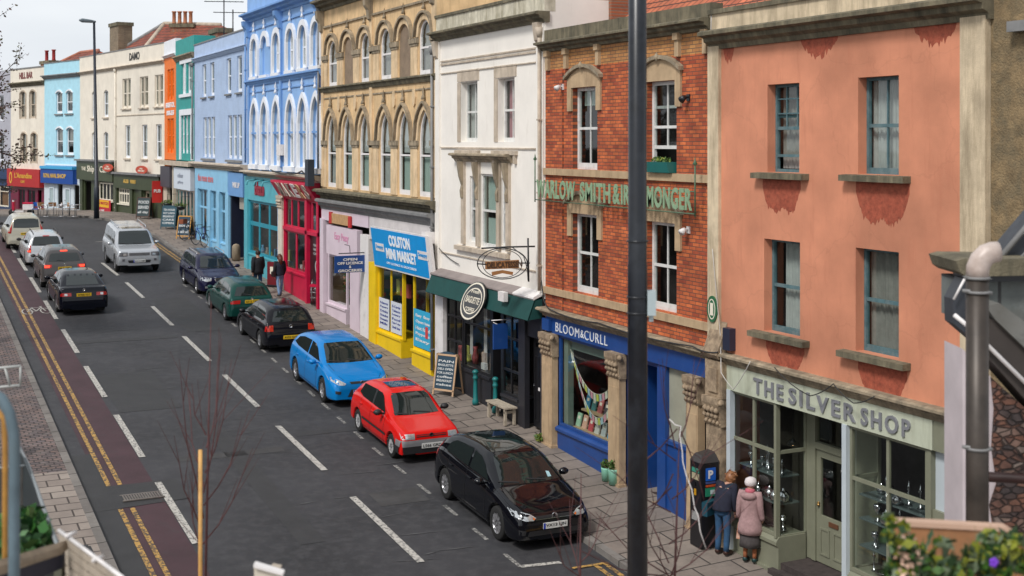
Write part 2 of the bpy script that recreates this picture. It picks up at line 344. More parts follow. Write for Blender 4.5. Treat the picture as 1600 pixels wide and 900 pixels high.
dashes('lane_line', 5.17, [24.8+6*k for k in range(-3, 9)], 4, .15, wline)
dashes('bay_line', lambda a: 10.45 if a < 30 else min(10.45+.028*(a-30), 10.95), [21.4+1.5*k for k in range(23)], .7, .09, M('faint_bay_paint', (.34, .33, .31), .7, .1, 8, dirt=1, dcol=(.06, .06, .06), dsc=4), .008)
b = MB()
for p, q in (((9.35, 69.9), (10.4, 70.1)), ((10.45, 21.35), (11.25, 21.25))):
    b.add([(p[0], p[1], gz(p[1])+.01), (q[0], q[1], gz(q[1])+.01), (q[0], q[1]+.14, gz(q[1])+.01), (p[0], p[1]+.14, gz(p[1])+.01)], [(0, 1, 2, 3)])
struct(b.build('cross_lines', wline))
b = MB()
for t, lo, hi in ((4.14, 5, 27.3), (4.14, 28.9, 80), (4.38, 5, 27.3), (4.38, 28.9, 80), (11.78, 5, 20.9), (11.98, 5, 20.9), (12.08, 58, 69.5), (12.27, 58, 69.5)):
    n = max(2, int((hi-lo)/2.5)); A = [lo+(hi-lo)*i/n for i in range(n+1)]
    b.add([(t+s*.05, a, gz(a)+.016) for a in A for s in (-1, 1)], [(2*i, 2*i+1, 2*i+3, 2*i+2) for i in range(n)])
b.add([(11.3, 20.9, gz(21)+.016), (12.05, 20.9, gz(21)+.016), (12.05, 21, gz(21)+.016), (11.3, 21, gz(21)+.016)], [(0, 1, 2, 3)])
struct(b.build('yellow_lines', yline))
b = MB()                                                                  # painted bicycle in the cycle lane
def seg(p, q, wd=.05):
    p, q = Vector(p), Vector(q); d = (q-p).normalized(); n = Vector((-d.y, d.x))*wd/2
    b.add([(v.x, v.y, gz(v.y)+.02) for v in (p-n, p+n, q+n, q-n)], [(0, 1, 2, 3)])
bc = at(57, 487); S = 1.0
def bp2(x, y): return (bc[0]+x*.52*S, bc[1]+y*1.6*S)
for wx in (-.62, .62):
    for k in range(14):
        a0, a1 = 2*math.pi*k/14, 2*math.pi*(k+1)/14
        seg(bp2(wx+.34*math.cos(a0), .34*math.sin(a0)), bp2(wx+.34*math.cos(a1), .34*math.sin(a1)))
for p, q in (((-.62, 0), (-.2, .45)), ((-.2, .45), (.4, .45)), ((.4, .45), (0, 0)), ((0, 0), (-.62, 0)), ((-.2, .45), (0, 0)), ((.4, .6), (.62, 0)), ((.3, .6), (.55, .62)), ((-.35, .5), (-.1, .5))): seg(bp2(*p), bp2(*q))
struct(b.build('bicycle_marking', wline))
def pz(t, a): return gz(a)+.12+.045*max(0, min(3, t-12.3))
asph3 = M('asphalt_old_patch', (.052, .051, .052), .8, .25, 1.5, .35, 120, dirt=.5, dcol=(.03, .03, .032)); scuff = M('pale_scuff', (.1, .1, .102), .8, .2, 3, dirt=1, dcol=(.045, .045, .05))
random.seed(3)
for k, (t0, t1, a0, a1, m) in enumerate(((5.3, 6.9, 35, 39.5, asph2), (9.2, 10.3, 25.5, 26.4, asph3), (5.9, 8.4, 30.1, 30.5, asph3), (9.0, 12.1, 31.2, 31.6, asph2), (5.3, 8.6, 44.2, 44.7, asph2), (9.1, 10.4, 45, 52, asph2), (7.0, 7.5, 24, 33, asph2))):
    struct(sheet('road_repair', [(t0, a0), (t0, a1)], [(t1, a0), (t1, a1)], m, .006, 2))
b = MB()
for k in range(46):
    t, a = random.uniform(5.5, 10.2), random.uniform(22, 50); l_, w_ = random.uniform(.3, 1.6), random.uniform(.01, .035); an = random.uniform(-.25, .25); d = Vector((math.cos(an), math.sin(an)))*l_; n = Vector((-d.y, d.x)).normalized()*w_
    b.add([(p.x, p.y, gz(p.y)+.0095) for p in (Vector((t, a))-n*.2, Vector((t, a))+d*.5-n, Vector((t, a))+d, Vector((t, a))+d*.5+n)], [(0, 1, 2, 3)])
stuff(b.build('road_scuffs', scuff))
gt = MB(); zc = gz(28.2)+.016; ironw = M('worn_grate_iron', (.16, .14, .125), .6, .2, 6)
for k in range(15): gt.box(4.3+k*.055, 4.33+k*.055, 27.75, 28.15, zc-.02, zc)
gt.box(4.26, 5.12, 27.7, 27.75, zc-.02, zc+.002); gt.box(4.26, 5.12, 28.15, 28.2, zc-.02, zc+.002)
tag(gt.build('drain_grate', ironw, None, (4.7, 28, zc)), 'rusty slotted drain grate across the double yellow lines in the red cycle lane', 'drain')
for (x, y, sx, sy, l) in ((2.85, 24.95, .42, .5, 'grey square utility cover set in the near left pavement slabs'), (13.4, 28.9, .3, .22, 'small dark utility cover in the pavement beside the blue bookshop stall riser'), (13.3, 31.0, .32, .3, 'dark utility cover in the pavement in front of the black cafe door'), (13.2, 43.5, .3, .4, 'rust rimmed utility cover in the pavement outside the pink shop'), (13.2, 21.9, .25, .2, 'dark utility cover in the pavement near the parking ticket machine')):
    b = MB(); z = gz(y)+.125; b.box(x-sx, x+sx, y-sy, y+sy, z-.02, z+.004); b.box(x-sx+.04, x+sx-.04, y-sy+.04, y+sy-.04, z-.02, z+.009)
    tag(b.build('manhole_cover', asph2, None, (x, y, z)), l, 'manhole cover', 'utility covers in the pavements')

# ---------------------------------------------------------------- wall, window and trim builders
def archpts(ua, ub, zs, h, kind, n=12):       # top curve from ub to ua
    c, a = (ua+ub)/2, (ub-ua)/2; out = []
    for i in range(n+1):
        s = 1-2*i/n
        if kind == 'seg': z = h*(1-s*s)
        elif kind == 'pt':
            k = .55; z = h*math.sqrt(max(0, 1-((abs(s)+k)/(1+k))**2))/math.sqrt(1-(k/(1+k))**2)
        else: z = h*math.sqrt(max(0, 1-s*s))
        out.append((c+a*s, zs+z))
    return out
def outline(ua, ub, za, zb, kind='r', h=0, d=0):    # d shrinks the outline
    ua += d; ub -= d; za += d
    if kind == 'r': return [(ua, za), (ub, za), (ub, zb-d), (ua, zb-d)]
    return [(ua, za), (ub, za)]+archpts(ua, ub, zb-h, h-d, kind)
def wall(b, u0, u1, z0, z1, holes, dep=.16, cav=.7, mi=0, w=0):
    us = sorted({u0, u1, *[x for q in holes for x in q[:2]]}); zs = sorted({z0, z1, *[x for q in holes for x in q[2:4]]})
    for i in range(len(us)-1):
        for j in range(len(zs)-1):
            cu, cz = (us[i]+us[i+1])/2, (zs[j]+zs[j+1])/2
            if any(q[0] < cu < q[1] and q[2] < cz < q[3] for q in holes): continue
            b.quad((us[i], w, zs[j]), (us[i+1], w, zs[j]), (us[i+1], w, zs[j+1]), (us[i], w, zs[j+1]), mi=mi)
    for q in holes:
        ua, ub, za, zb = q[:4]; kind = q[4] if len(q) > 4 else 'r'; h = q[5] if len(q) > 5 else 0
        o = outline(ua, ub, za, zb, kind, h); n = len(o)
        b.add([(x, w, z) for x, z in o]+[(x, w-dep, z) for x, z in o], [(i, (i+1) % n, n+(i+1) % n, n+i) for i in range(n)], mi)
        if kind != 'r':
            t = o[2:]
            for i in range(len(t)-1): b.quad((t[i][0], w, t[i][1]), (t[i+1][0], w, t[i+1][1]), (t[i+1][0], w, zb), (t[i][0], w, zb), mi=mi)
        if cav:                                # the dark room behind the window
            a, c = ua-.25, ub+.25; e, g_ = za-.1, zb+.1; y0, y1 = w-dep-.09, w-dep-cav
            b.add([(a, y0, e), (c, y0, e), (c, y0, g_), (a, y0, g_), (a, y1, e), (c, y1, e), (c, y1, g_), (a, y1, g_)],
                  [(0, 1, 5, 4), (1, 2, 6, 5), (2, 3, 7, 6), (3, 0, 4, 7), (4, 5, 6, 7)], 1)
def shell(b, u0, u1, z0, z1, D=9, mi=0, w=0, roof=None):   # flanks, back and roof deck of a building
    u0 += .004; u1 -= .004; z1 -= .004
    b.quad((u0, w, z0), (u0, -D, z0), (u0, -D, z1), (u0, w, z1), mi=mi); b.quad((u1, w, z0), (u1, -D, z0), (u1, -D, z1), (u1, w, z1), mi=mi)
    b.quad((u0, -D, z0), (u1, -D, z0), (u1, -D, z1), (u0, -D, z1), mi=mi)
    b.quad((u0, w-.3, z1-.5), (u1, w-.3, z1-.5), (u1, -D, z1-.5), (u0, -D, z1-.5), mi=mi)
    b.quad((u0, w, z1), (u1, w, z1), (u1, w-.3, z1), (u0, w-.3, z1), mi=mi); b.quad((u0, w-.3, z1), (u1, w-.3, z1), (u1, w-.3, z1-.5), (u0, w-.3, z1-.5), mi=mi)
def curtain(fr, p, ua, ub, za, zb, w, mat, name='curtain', amp=.02, fold=.09):
    b = fb(fr); n = max(6, int((ub-ua)/.02)); vs = []
    for i in range(n+1):
        u = ua+(ub-ua)*i/n; o = amp*math.sin(u/fold*6.28)+amp*.6*math.sin(u*37)
        vs += [(u, w+o, za), (u, w+o*.7, zb)]
    b.add(vs, [(2*i, 2*i+2, 2*i+3, 2*i+1) for i in range(n)], 0, True); return b.build(name, mat, p)
def window(bl, fr, q, col, dep=.16, fw=.07, bars=(0, 0), rail=.5, cur=None, pane=None, open_=0, w=0, hbar=0, label=None, sash=True):
    ua, ub, za, zb = q[:4]; kind = q[4] if len(q) > 4 else 'r'; h = q[5] if len(q) > 5 else 0
    b = fb(fr); y = w-dep
    A = outline(ua, ub, za, zb, kind, h); B = outline(ua, ub, za, zb, kind, h, fw)
    b.ring(A, B, y-.05, y+.02); zm = za+(zb-za)*rail; zu = zm+open_
    if sash:
        b.box(ua+fw*.7, ub-fw*.7, y-.035, y+.01, zm-.03, zm+.03)
        b.box(ua+fw, ub-fw, y-.045, y+.012, za+fw+open_, za+fw*1.9+open_)
        if open_: b.box(ua+fw*.7, ub-fw*.7, y-.06, y-.02, zm-.03+open_, zm+.03+open_)
    for k in range(bars[0]): u = ua+(ub-ua)*(k+1)/(bars[0]+1); b.box(u-.014, u+.014, y-.03, y+.004, zm, zb-fw-(h*.15 if kind != 'r' else 0))
    for k in range(bars[1]): u = ua+(ub-ua)*(k+1)/(bars[1]+1); b.box(u-.014, u+.014, y-.03, y+.004, za+fw+open_, zm)
    for k in range(hbar): z = zm+(zb-zm)*(k+1)/(hbar+1); b.box(ua+fw, ub-fw, y-.03, y+.003, z-.012, z+.012)
    o = b.build('window', col, bl)
    if label: o['label'] = label
    g = fb(fr); C = outline(ua, ub, za, zb, kind, h, fw*.8)
    if open_: C = [(ua+fw, za+open_+fw), (ub-fw, za+open_+fw)]+C[2:]
    g.add([(x, y-.02, z) for x, z in C], [tuple(range(len(C)))]); g.build('pane', pane or pane_m, o)
    if cur:
        for c in (cur if isinstance(cur, list) else [cur]):
            m, f0, f1, g0, g1 = c
            curtain(fr, o, ua+(ub-ua)*f0, ua+(ub-ua)*f1, za+(zb-za)*g0, za+(zb-za)*g1, y-.14, m, 'blind' if m is blindm else 'curtain')
    return o
def part(bl, fr, name, mat, *boxes, label=None):
    if len(boxes) > 1 and bl and name in ('pilaster', 'bracket', 'string_course', 'window_surround', 'carved_block', 'black_panel', 'door_frame', 'window_lining', 'riser'):
        for x in boxes[1:]: part(bl, fr, name, mat, x)
        boxes = boxes[:1]
    b = fb(fr)
    for x in boxes: b.box(*x)
    o = b.build(name, mat, bl)
    if label: o['label'] = label
    return o
def profp(bl, fr, name, mat, pts, u0, u1):
    b = fb(fr); b.prof(pts, u0, u1); return b.build(name, mat, bl)
def cornice(bl, fr, mat, u0, u1, z0, z1, out=.3, name='cornice'):
    h = z1-z0
    return profp(bl, fr, name, mat, [(-.1, z0), (.05, z0), (.08, z0+h*.25), (out*.55, z0+h*.4), (out*.6, z0+h*.62), (out, z0+h*.72), (out, z0+h*.9), (out*.8, z1), (-.1, z1)], u0, u1)
def sill(bl, fr, mat, u0, u1, z, h=.1, out=.14):
    return profp(bl, fr, 'window_sill', mat, [(-.14, z-h), (out, z-h), (out, z-.02), (-.14, z)], u0, u1)
def hood(bl, fr, q, mat, t=.12, out=.07, low=0, name='window_surround', gap=0, full=False):
    ua, ub, za, zb, kind, h = q; zs = zb-h
    A = [(x, z) for x, z in archpts(ua-gap-t, ub+gap+t, zs, h+gap+t*1.15, kind)]; B = archpts(ua-gap, ub+gap, zs, h+gap, kind)
    lo = za if full else zs-low
    if low or full: A = [(ub+gap+t, lo)]+A+[(ua-gap-t, lo)]; B = [(ub+gap, lo)]+B+[(ua-gap, lo)]
    b = fb(fr); b.ring(A, B, .002, out, closed=False); return b.build(name, mat, bl)
def glazing(bl, fr, ua, ub, za, zb, mat, cols=1, rows=None, w=-.08, fw=.06, name='shop_window', g=None, bw=.03):
    b = fb(fr); b.ring(outline(ua, ub, za, zb), outline(ua, ub, za, zb, d=fw), w-.04, w+.03)
    for k in range(1, cols): u = ua+(ub-ua)*k/cols; b.box(u-bw, u+bw, w-.03, w+.02, za+fw, zb-fw)
    for z in rows or []: b.box(ua+fw, ub-fw, w-.032, w+.022, z-bw, z+bw)
    o = b.build(name, mat, bl); q = fb(fr); q.quad(*[(x, w-.005, z) for x, z in outline(ua, ub, za, zb, d=fw*.8)]); q.build('pane', g or shopglass, o); return o
def door(bl, fr, ua, ub, za, zb, mat, w=-.1, gl=(.45, .92), mat2=None, name='door', handle=iron, panels=2, kick=None):
    b = fb(fr); H = zb-za; b.box(ua, ub, w-.05, w, za, za+H*gl[0]); b.box(ua, ub, w-.05, w, za+H*gl[1], zb)
    b.box(ua, ua+.11, w-.05, w, za+H*gl[0], za+H*gl[1]); b.box(ub-.11, ub, w-.05, w, za+H*gl[0], za+H*gl[1])
    for k in range(panels):
        p, r = ua+.1+(ub-ua-.1)*k/panels, ua+(ub-ua-.1)*(k+1)/panels
        b.ring(outline(p, r, za+.15, za+H*gl[0]-.22), outline(p, r, za+.15, za+H*gl[0]-.22, d=.035), w, w+.018)
    o = b.build(name, mat, bl); q = fb(fr); q.quad((ua+.11, w-.03, za+H*gl[0]), (ub-.11, w-.03, za+H*gl[0]), (ub-.11, w-.03, za+H*gl[1]), (ua+.11, w-.03, za+H*gl[1])); q.build('pane', shopglass, o)
    k = fb(fr); k.lathe((ub-.06, w+.0, za+1.0), [(.03, 0), (.03, .03), (.015, .035), (.03, .06), (0, .08)], 8); k.v = [fr.P(ub-.07, w+.02, za+1.02)+(v-fr.P(ub-.06, w, za+1.0)) for v in k.v]; k.build('door_handle', handle, o)
    return o
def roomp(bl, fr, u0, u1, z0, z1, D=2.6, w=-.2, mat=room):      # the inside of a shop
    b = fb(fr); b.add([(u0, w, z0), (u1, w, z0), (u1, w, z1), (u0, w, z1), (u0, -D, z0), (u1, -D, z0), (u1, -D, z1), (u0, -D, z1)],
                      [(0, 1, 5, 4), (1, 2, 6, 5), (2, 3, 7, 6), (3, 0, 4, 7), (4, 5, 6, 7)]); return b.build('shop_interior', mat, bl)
def building(name, label, cat, fr, u0, u1, group='terraced buildings along the street'):
    p = fr.P((u0+u1)/2, 0, 0); return thing(name, label, cat, (p.x, p.y, gz(p.y)-.2), 0, group)
def capital(bl, fr, mat, u0, u1, z0, z1, w0=0, w1=.22, mat2=None, name='stone_column'):   # pilaster shaft with a carved leafy capital
    h = z1-z0; b = fb(fr); c = (u0+u1)/2; a = (u1-u0)/2
    b.box(u0+.03, u1-.03, w0, w1-.03, z0+.35, z1-.55); b.box(u0, u1, w0, w1, z0, z0+.35)
    b.box(u0+.06, u1-.06, w1-.031, w1-.02, z0+.45, z1-.75)
    o = b.build(name, mat, bl); k = fb(fr)
    k.prof([(w0, z1-.55), (w1-.02, z1-.55), (w1+.01, z1-.5), (w1-.02, z1-.48), (w1, z1-.3), (w1+.06, z1-.12), (w1+.06, z1), (w0, z1)], u0, u1)
    for r in range(3):
        for i in range(4):
            u = u0+(u1-u0)*(i+.5+(r % 2)*.25)/4.3; zz = z1-.47+r*.12; s = .042+.008*r
            k.lathe((u, w1+.01+r*.015, zz), [(0, -s*1.2), (s, -s*.5), (s*.9, s*.4), (0, s*1.1)], 6)
    for s in (u0, u1): k.lathe((s, w1-.02, z1-.08), [(0, -.07), (.06, -.04), (.07, 0), (.05, .05), (0, .07)], 7)
    k.build('capital', mat2 or mat, o); return o
def downpipe(bl, fr, u, z0, z1, mat, w=.1, r=.045):
    b = fb(fr); b.tube([(u, w, z0), (u, w, z1)], r, 8); b.lathe((u, w, z1-.05), [(.05, 0), (.09, .12), (.1, .25)], 8)
    z = z0+.6
    while z < z1: b.box(u-.06, u+.06, w-.08, w+.05, z, z+.04); z += 1.8
    return b.build('downpipe', mat, bl)

# ================================================================ 0: roughcast building beyond the right pilaster
U = ROW.px
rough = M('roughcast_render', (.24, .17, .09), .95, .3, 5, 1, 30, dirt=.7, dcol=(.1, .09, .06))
B = building('roughcast_building', 'brown roughcast building at the right edge of the photo, beside the salmon pink shop building', 'building', ROW, 9.5, 13.87)
b = fb(ROW); wall(b, 9.5, 13.86, 1.2, 12.1, [], w=-.03); shell(b, 9.5, 13.86, 1.2, 12.1, w=-.03); b.build('wall', rough, B)
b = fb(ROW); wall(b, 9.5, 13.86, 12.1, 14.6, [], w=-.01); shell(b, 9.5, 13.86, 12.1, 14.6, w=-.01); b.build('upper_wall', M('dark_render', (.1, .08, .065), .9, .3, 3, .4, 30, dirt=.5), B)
part(B, ROW, 'lead_gutter', leadg, (9.5, 13.4, -.1, .15, 11.55, 11.7))

# ================================================================ 1: salmon pink building, silver shop
salmon = M('salmon_render', (.61, .248, .145), .85, .13, .8, .15, 60, dirt=.3, dcol=(.46, .165, .095), streak=1, big=.17)
redpatch = M('dark_red_patch', (.33, .075, .04), .85, .3, 14, dirt=.4, dcol=(.42, .12, .065))
sage = M('sage_green_paint', (.21, .215, .155), .5, .08, 3, dirt=.2, dcol=(.2, .2, .15))
sagel = M('pale_green_fascia', (.5, .53, .42), .5, .06, 3, dirt=.45, dcol=(.3, .31, .22), streak=1)
palepost = M('pale_blue_post', (.5, .56, .6), .4, .05)
tealw = M('weathered_teal_paint', (.075, .15, .17), .6, .2, 6, dirt=.5, dcol=(.2, .24, .24))
creamst = M('cream_limestone', (.6, .49, .34), .85, .2, 2, .25, 50, dirt=.6, dcol=(.2, .15, .09), streak=1)
carved = M('carved_limestone', (.36, .27, .18), .85, .3, 7, .5, 30, dirt=.7, dcol=(.09, .06, .04))
B1 = building('salmon_shop_building', 'salmon pink rendered three storey building with a sage green silver shop below', 'building', ROW, 13.87, 20.99)
H = [(18.24, 19.16, 9.43, 11.03), (15.74, 16.70, 9.45, 11.05), (18.22, 19.26, 6.5, 8.2), (15.74, 16.76, 6.5, 8.22)]
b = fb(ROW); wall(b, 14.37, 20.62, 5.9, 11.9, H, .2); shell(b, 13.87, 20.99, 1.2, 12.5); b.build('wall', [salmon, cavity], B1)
for i, (q, zu) in enumerate(zip(H, (11.03, 11.05, 8.2, 8.22))):
    cur = [[(net, .05, .5, .05, 1), (netd, .45, .98, .04, 1)], [(net, .05, .5, .02, 1), (net, .42, 1, .02, 1)], [(netd, .0, .35, .5, 1), (net, .35, .8, .04, 1)], [(netd, .05, .4, .3, 1), (netd, .35, 1, .02, 1)]][i]
    window(B1, ROW, q, tealw, .2, .055, [(2, 0), (1, 1), (0, 0), (0, 0)][i], .5, cur, open_=.22 if i == 0 else 0, hbar=2 if i == 0 else 0)
    sill(B1, ROW, mossy, q[0]-.27, q[1]+.3, q[2]+.0, .12, .17)
for ua, ub, z, d in ((18.2, 19.3, 9.3, .62), (15.5, 16.75, 9.32, .7), (18.1, 19.2, 6.36, .5), (15.55, 16.7, 6.36, .55)):   # ragged dark red patches under the sills, damp stains below the upper pair
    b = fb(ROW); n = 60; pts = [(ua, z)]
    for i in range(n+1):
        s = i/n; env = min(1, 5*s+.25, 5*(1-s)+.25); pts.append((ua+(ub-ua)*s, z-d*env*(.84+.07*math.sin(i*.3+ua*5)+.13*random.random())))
    pts += [(ub, z)]; b.poly(pts[::-1], .001, .004); b.build('wall_patch', redpatch, B1)
for ua, ub, d in ((14.5, 15.4, .35), (17.2, 18.2, .35), (20.2, 20.55, .3)):
    b = fb(ROW); n = 30; pts = [(ua, 11.8)]+[(ua+(ub-ua)*i/n, 11.8-d*math.sin(math.pi*i/n)**.6*(.6+.5*random.random())-.02) for i in range(n+1)]+[(ub, 11.8)]; b.poly(pts[::-1], .001, .004); b.build('wall_patch', redpatch, B1)  # damp stains hanging below the main cornice
for u0, u1 in ((13.87, 14.37), (20.62, 20.99)): part(B1, ROW, 'stone_pilaster', creamst, (u0, u1, -.05, .07, 5.4, 11.85))
cornice(B1, ROW, mossy, 13.8, 20.95, 11.78, 12.14, .34); part(B1, ROW, 'parapet', creamst, (13.85, 20.99, -.28, .03, 12.14, 12.47))
part(B1, ROW, 'coping', mossy, (13.83, 21.02, -.33, .08, 12.47, 12.56))
cornice(B1, ROW, stone, 14.1, 20.95, 5.7, 5.93, .22, 'shop_cornice')
f1 = part(B1, ROW, 'shop_fascia', sagel, (14.95, 20.36, -.1, .06, 5.24, 5.7)); part(B1, ROW, 'fascia_end', sage, (14.4, 14.93, -.1, .05, 5.24, 5.7))
b = fb(ROW); grey = M('grey_metal_letters', (.24, .245, .27), .45, .08, metal=.2)
ftext(b, ROW, 'THE', U(1183), 5.32, U(1183)-U(1229), .29, .06, .03, .02, sp=1.3); ftext(b, ROW, 'SILVER', U(1238), 5.32, U(1238)-U(1342), .29, .06, .03, .02, sp=1.3); ftext(b, ROW, 'SHOP', U(1351), 5.32, U(1351)-U(1428), .29, .06, .03, .02, sp=1.3)
b.build('lettering', grey, f1)
# shopfront: left bay, recessed door, right bay, side door
uc, ue = U(1213), U(1324)                      # bay corner, right bay corner
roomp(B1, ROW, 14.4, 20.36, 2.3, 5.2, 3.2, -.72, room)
for (ua, ub) in ((uc-.06, 20.36), (15.1, ue)):
    b = fb(ROW); z0 = gz(ub)-.1
    b.prof([(-.62, z0), (.0, z0), (.0, 2.62), (.05, 2.66), (.05, 2.72), (.02, 2.76), (-.02, 2.8), (-.62, 2.8)], ua, ub)
    b.box(ua-.03, ub+.03, -.66, .06, z0, 2.2)
    b.build('stall_riser', sage, B1)
glazing(B1, ROW, uc, 20.3, 2.8, 5.24, sage, 2, [4.33], -.03, .06); glazing(B1, ROW, 15.1, ue-.05, 2.8, 5.24, sage, 2, [4.36], -.03, .06)
# bay returns into the doorway
for u, s in ((uc, 1), (ue, -1)):
    b = fb(ROW); b.box(u-.035, u+.035, -.06, .03, 2.78, 5.24); b.box(u-.03, u+.03, -.7, -.64, 2.3, 5.24); b.box(u-.03, u+.03, -.66, -.05, 2.76, 2.82); b.box(u-.025, u+.025, -.66, -.05, 4.3, 4.36)
    ro = b.build('bay_return', sage, B1); q = fb(ROW); q.quad((u, -.64, 2.8), (u, -.05, 2.8), (u, -.05, 5.24), (u, -.64, 5.24)); q.build('pane', shopglass, ro)
part(B1, ROW, 'corner_post', palepost, (ue-.06, ue+.05, -.03, .08, 2.35, 5.24)); part(B1, ROW, 'corner_post', palepost, (20.22, 20.34, -.03, .08, 2.2, 5.24))
dz = 2.36; D = door(B1, ROW, 17.78, 18.6, dz, dz+2.05, sage, -.68, (.42, .93), panels=2, handle=M('brass', (.3, .18, .06), .3, .1, metal=.8))
part(B1, ROW, 'letterbox', M('rusty_brass', (.12, .05, .025), .5, .2), (18.0, 18.25, -.68, -.66, dz+.72, dz+.8))
part(B1, ROW, 'door_frame', sage, (17.66, 17.78, -.74, -.64, dz, 5.24), (18.6, 18.72, -.74, -.64, dz, 5.24), (17.78, 18.6, -.74, -.64, dz+2.05, dz+2.17), (17.78, 18.6, -.74, -.64, 5.1, 5.24), (18.72, uc, -.74, -.66, dz, 5.24), (ue, 17.66, -.74, -.66, dz, 5.24))
q = fb(ROW); q.quad((17.78, -.7, dz+2.17), (18.6, -.7, dz+2.17), (18.6, -.7, 5.1), (17.78, -.7, 5.1)); q.build('fanlight', shopglass, B1)
part(B1, ROW, 'doorstep', M('dark_doormat', (.05, .038, .036), .9, .3, 8), (ue-.1, uc+.1, -.7, .12, 1.8, dz-.14), (ue, uc, -.7, -.05, 1.8, dz-.02))
part(B1, ROW, 'soffit', sage, (14.4, 20.36, -.7, -.02, 5.22, 5.25))
D = door(B1, ROW, 14.5, 15.02, 2.1, 4.15, sage, -.12, (.42, .9), panels=2); part(B1, ROW, 'door_frame', sage, (15.02, 15.1, -.2, .02, 2.0, 5.24), (14.4, 14.5, -.2, .0, 2.0, 5.24), (14.5, 15.02, -.2, -.02, 4.15, 4.3)); part(B1, ROW, 'door_panel', palepost, (14.5, 15.02, -.2, -.08, 4.3, 5.24))
capital(B1, ROW, carved, 20.38, 20.92, 2.0, 5.05, 0, .2, carved); part(B1, ROW, 'carved_block', carved, (20.36, 20.94, 0, .16, 5.05, 5.75), (20.5, 20.8, .16, .2, 5.15, 5.6))
b = fb(ROW); b.prof([(0, 5.8), (.2, 5.8), (.26, 5.88), (.0, 6.5)], 20.42, 20.9); b.build('gable_block', carved, B1)
capital(B1, ROW, carved, 13.9, 14.36, 1.8, 5.05, 0, .2, carved); part(B1, ROW, 'carved_block', carved, (13.88, 14.38, 0, .16, 5.05, 5.75))
o = part(B1, ROW, 'alarm_box', M('dark_alarm_box', (.02, .025, .05), .4, .1), (20.15, 20.38, .0, .14, 6.0, 6.42))
# oval plaque
b = fb(ROW); b.poly([(20.8+.17*math.cos(k*.3142), 6.72+.26*math.sin(k*.3142)) for k in range(20)], .07, .1); pl = b.build('wall_plaque', M('green_enamel', (.03, .13, .06), .3, .05), None, ROW.P(20.8, .08, 6.72))
tag(pl, 'green oval enamel plaque on the cream pilaster between the brick and salmon pink buildings', 'plaque'); b = fb(ROW); b.ring([(20.8+.12*math.cos(k*.3142), 6.72+.2*math.sin(k*.3142)) for k in range(20)], [(20.8+.1*math.cos(k*.3142), 6.72+.18*math.sin(k*.3142)) for k in range(20)], .1, .104); b.box(20.75, 20.85, .1, .106, 6.6, 6.84); b.build('emblem', cream_l, pl)
# silverware in the two windows
silver = M('polished_silver', (.55, .56, .58), .18, 0, metal=1); shelfm = M('glass_shelf', (.1, .13, .13), .2, 0); darkst = M('dark_display', (.02, .02, .022), .5, .2)
for ua, ub, zs_ in ((uc+.1, 20.2, (3.35, 3.85)), (15.3, ue-.15, (3.25, 3.7, 4.1))):
    for z in zs_:
        b = fb(ROW); b.box(ua, ub, -.6, -.12, z-.025, z); k = 'left window beside the two women' if ua > 17 else 'right window behind the shrub'
        tag(b.build('display_shelf', shelfm, None, ROW.P((ua+ub)/2, -.35, z)), 'thin glass shelf %s in the silver shop, %s' % ({3.35: 'lowest but one', 3.85: 'at head height', 3.25: 'lowest', 3.7: 'middle', 4.1: 'topmost'}[z], k), 'shelf')
protos = []
for j, pr in enumerate(([(.05, 0), (.02, .01), (.012, .1), (.05, .14), (.06, .2), (.05, .22)], [(.06, 0), (.09, .03), (.1, .1), (.05, .16), (.02, .17), (.02, .2), (0, .21)], [(.05, 0), (.015, .02), (.012, .2), (.03, .24), (.012, .27), (0, .33)], [(.03, 0), (.1, .015), (.12, .03), (.1, .025), (0, .02)])):
    b = MB(); b.lathe((0, 0, 0), pr, 12); o = b.build(('silver_goblet', 'silver_teapot', 'silver_candlestick', 'silver_dish')[j], silver, None, (0, 0, 0), label=None); protos.append(o)
    tag(o, 'polished silver %s on a glass shelf in the silver shop window' % ('goblet', 'teapot', 'candlestick', 'dish')[j], 'silverware', 'silverware in the shop windows')
cnt = [0]*4
for ua, ub, zs_ in ((uc+.15, 20.1, (2.82, 3.36, 3.86)), (15.4, ue-.2, (2.82, 3.26, 3.71, 4.11))):
    for z in zs_:
        n = 7
        for i in range(n):
            j = random.randrange(4); p = ROW.P(ua+(ub-ua)*(i+random.random()*.6)/n, -.2-.25*random.random(), z)
            o = protos[j] if cnt[j] == 0 else protos[j].copy()
            if cnt[j]: COL.objects.link(o)
            cnt[j] += 1; o.location = p; s = .8+.5*random.random(); o.scale = (s, s, s)
for u, l in ((U(1178), 'small lit pendant lamp above the silverware by the left edge of the shop window'), (U(1232), 'small lit pendant lamp by the corner of the silver shop bay')):
    b = fb(ROW); p = (u, -.9, 4.25); b.lathe(p, [(.01, .12), (.03, .1), (.12, 0)], 12); b.tube([(u, -.9, 4.37), (u, -.9, 5.2)], .006, 5); o = b.build('pendant_lamp', iron, None, ROW.P(*p)); tag(o, l, 'lamp'); g = fb(ROW); g.lathe((u, -.9, 4.22), [(0, 0), (.035, .02), (.035, .05), (0, .08)], 8); g.build('bulb', M('warm_bulb', (1, .6, .25), .5, 0, emit=9), o)

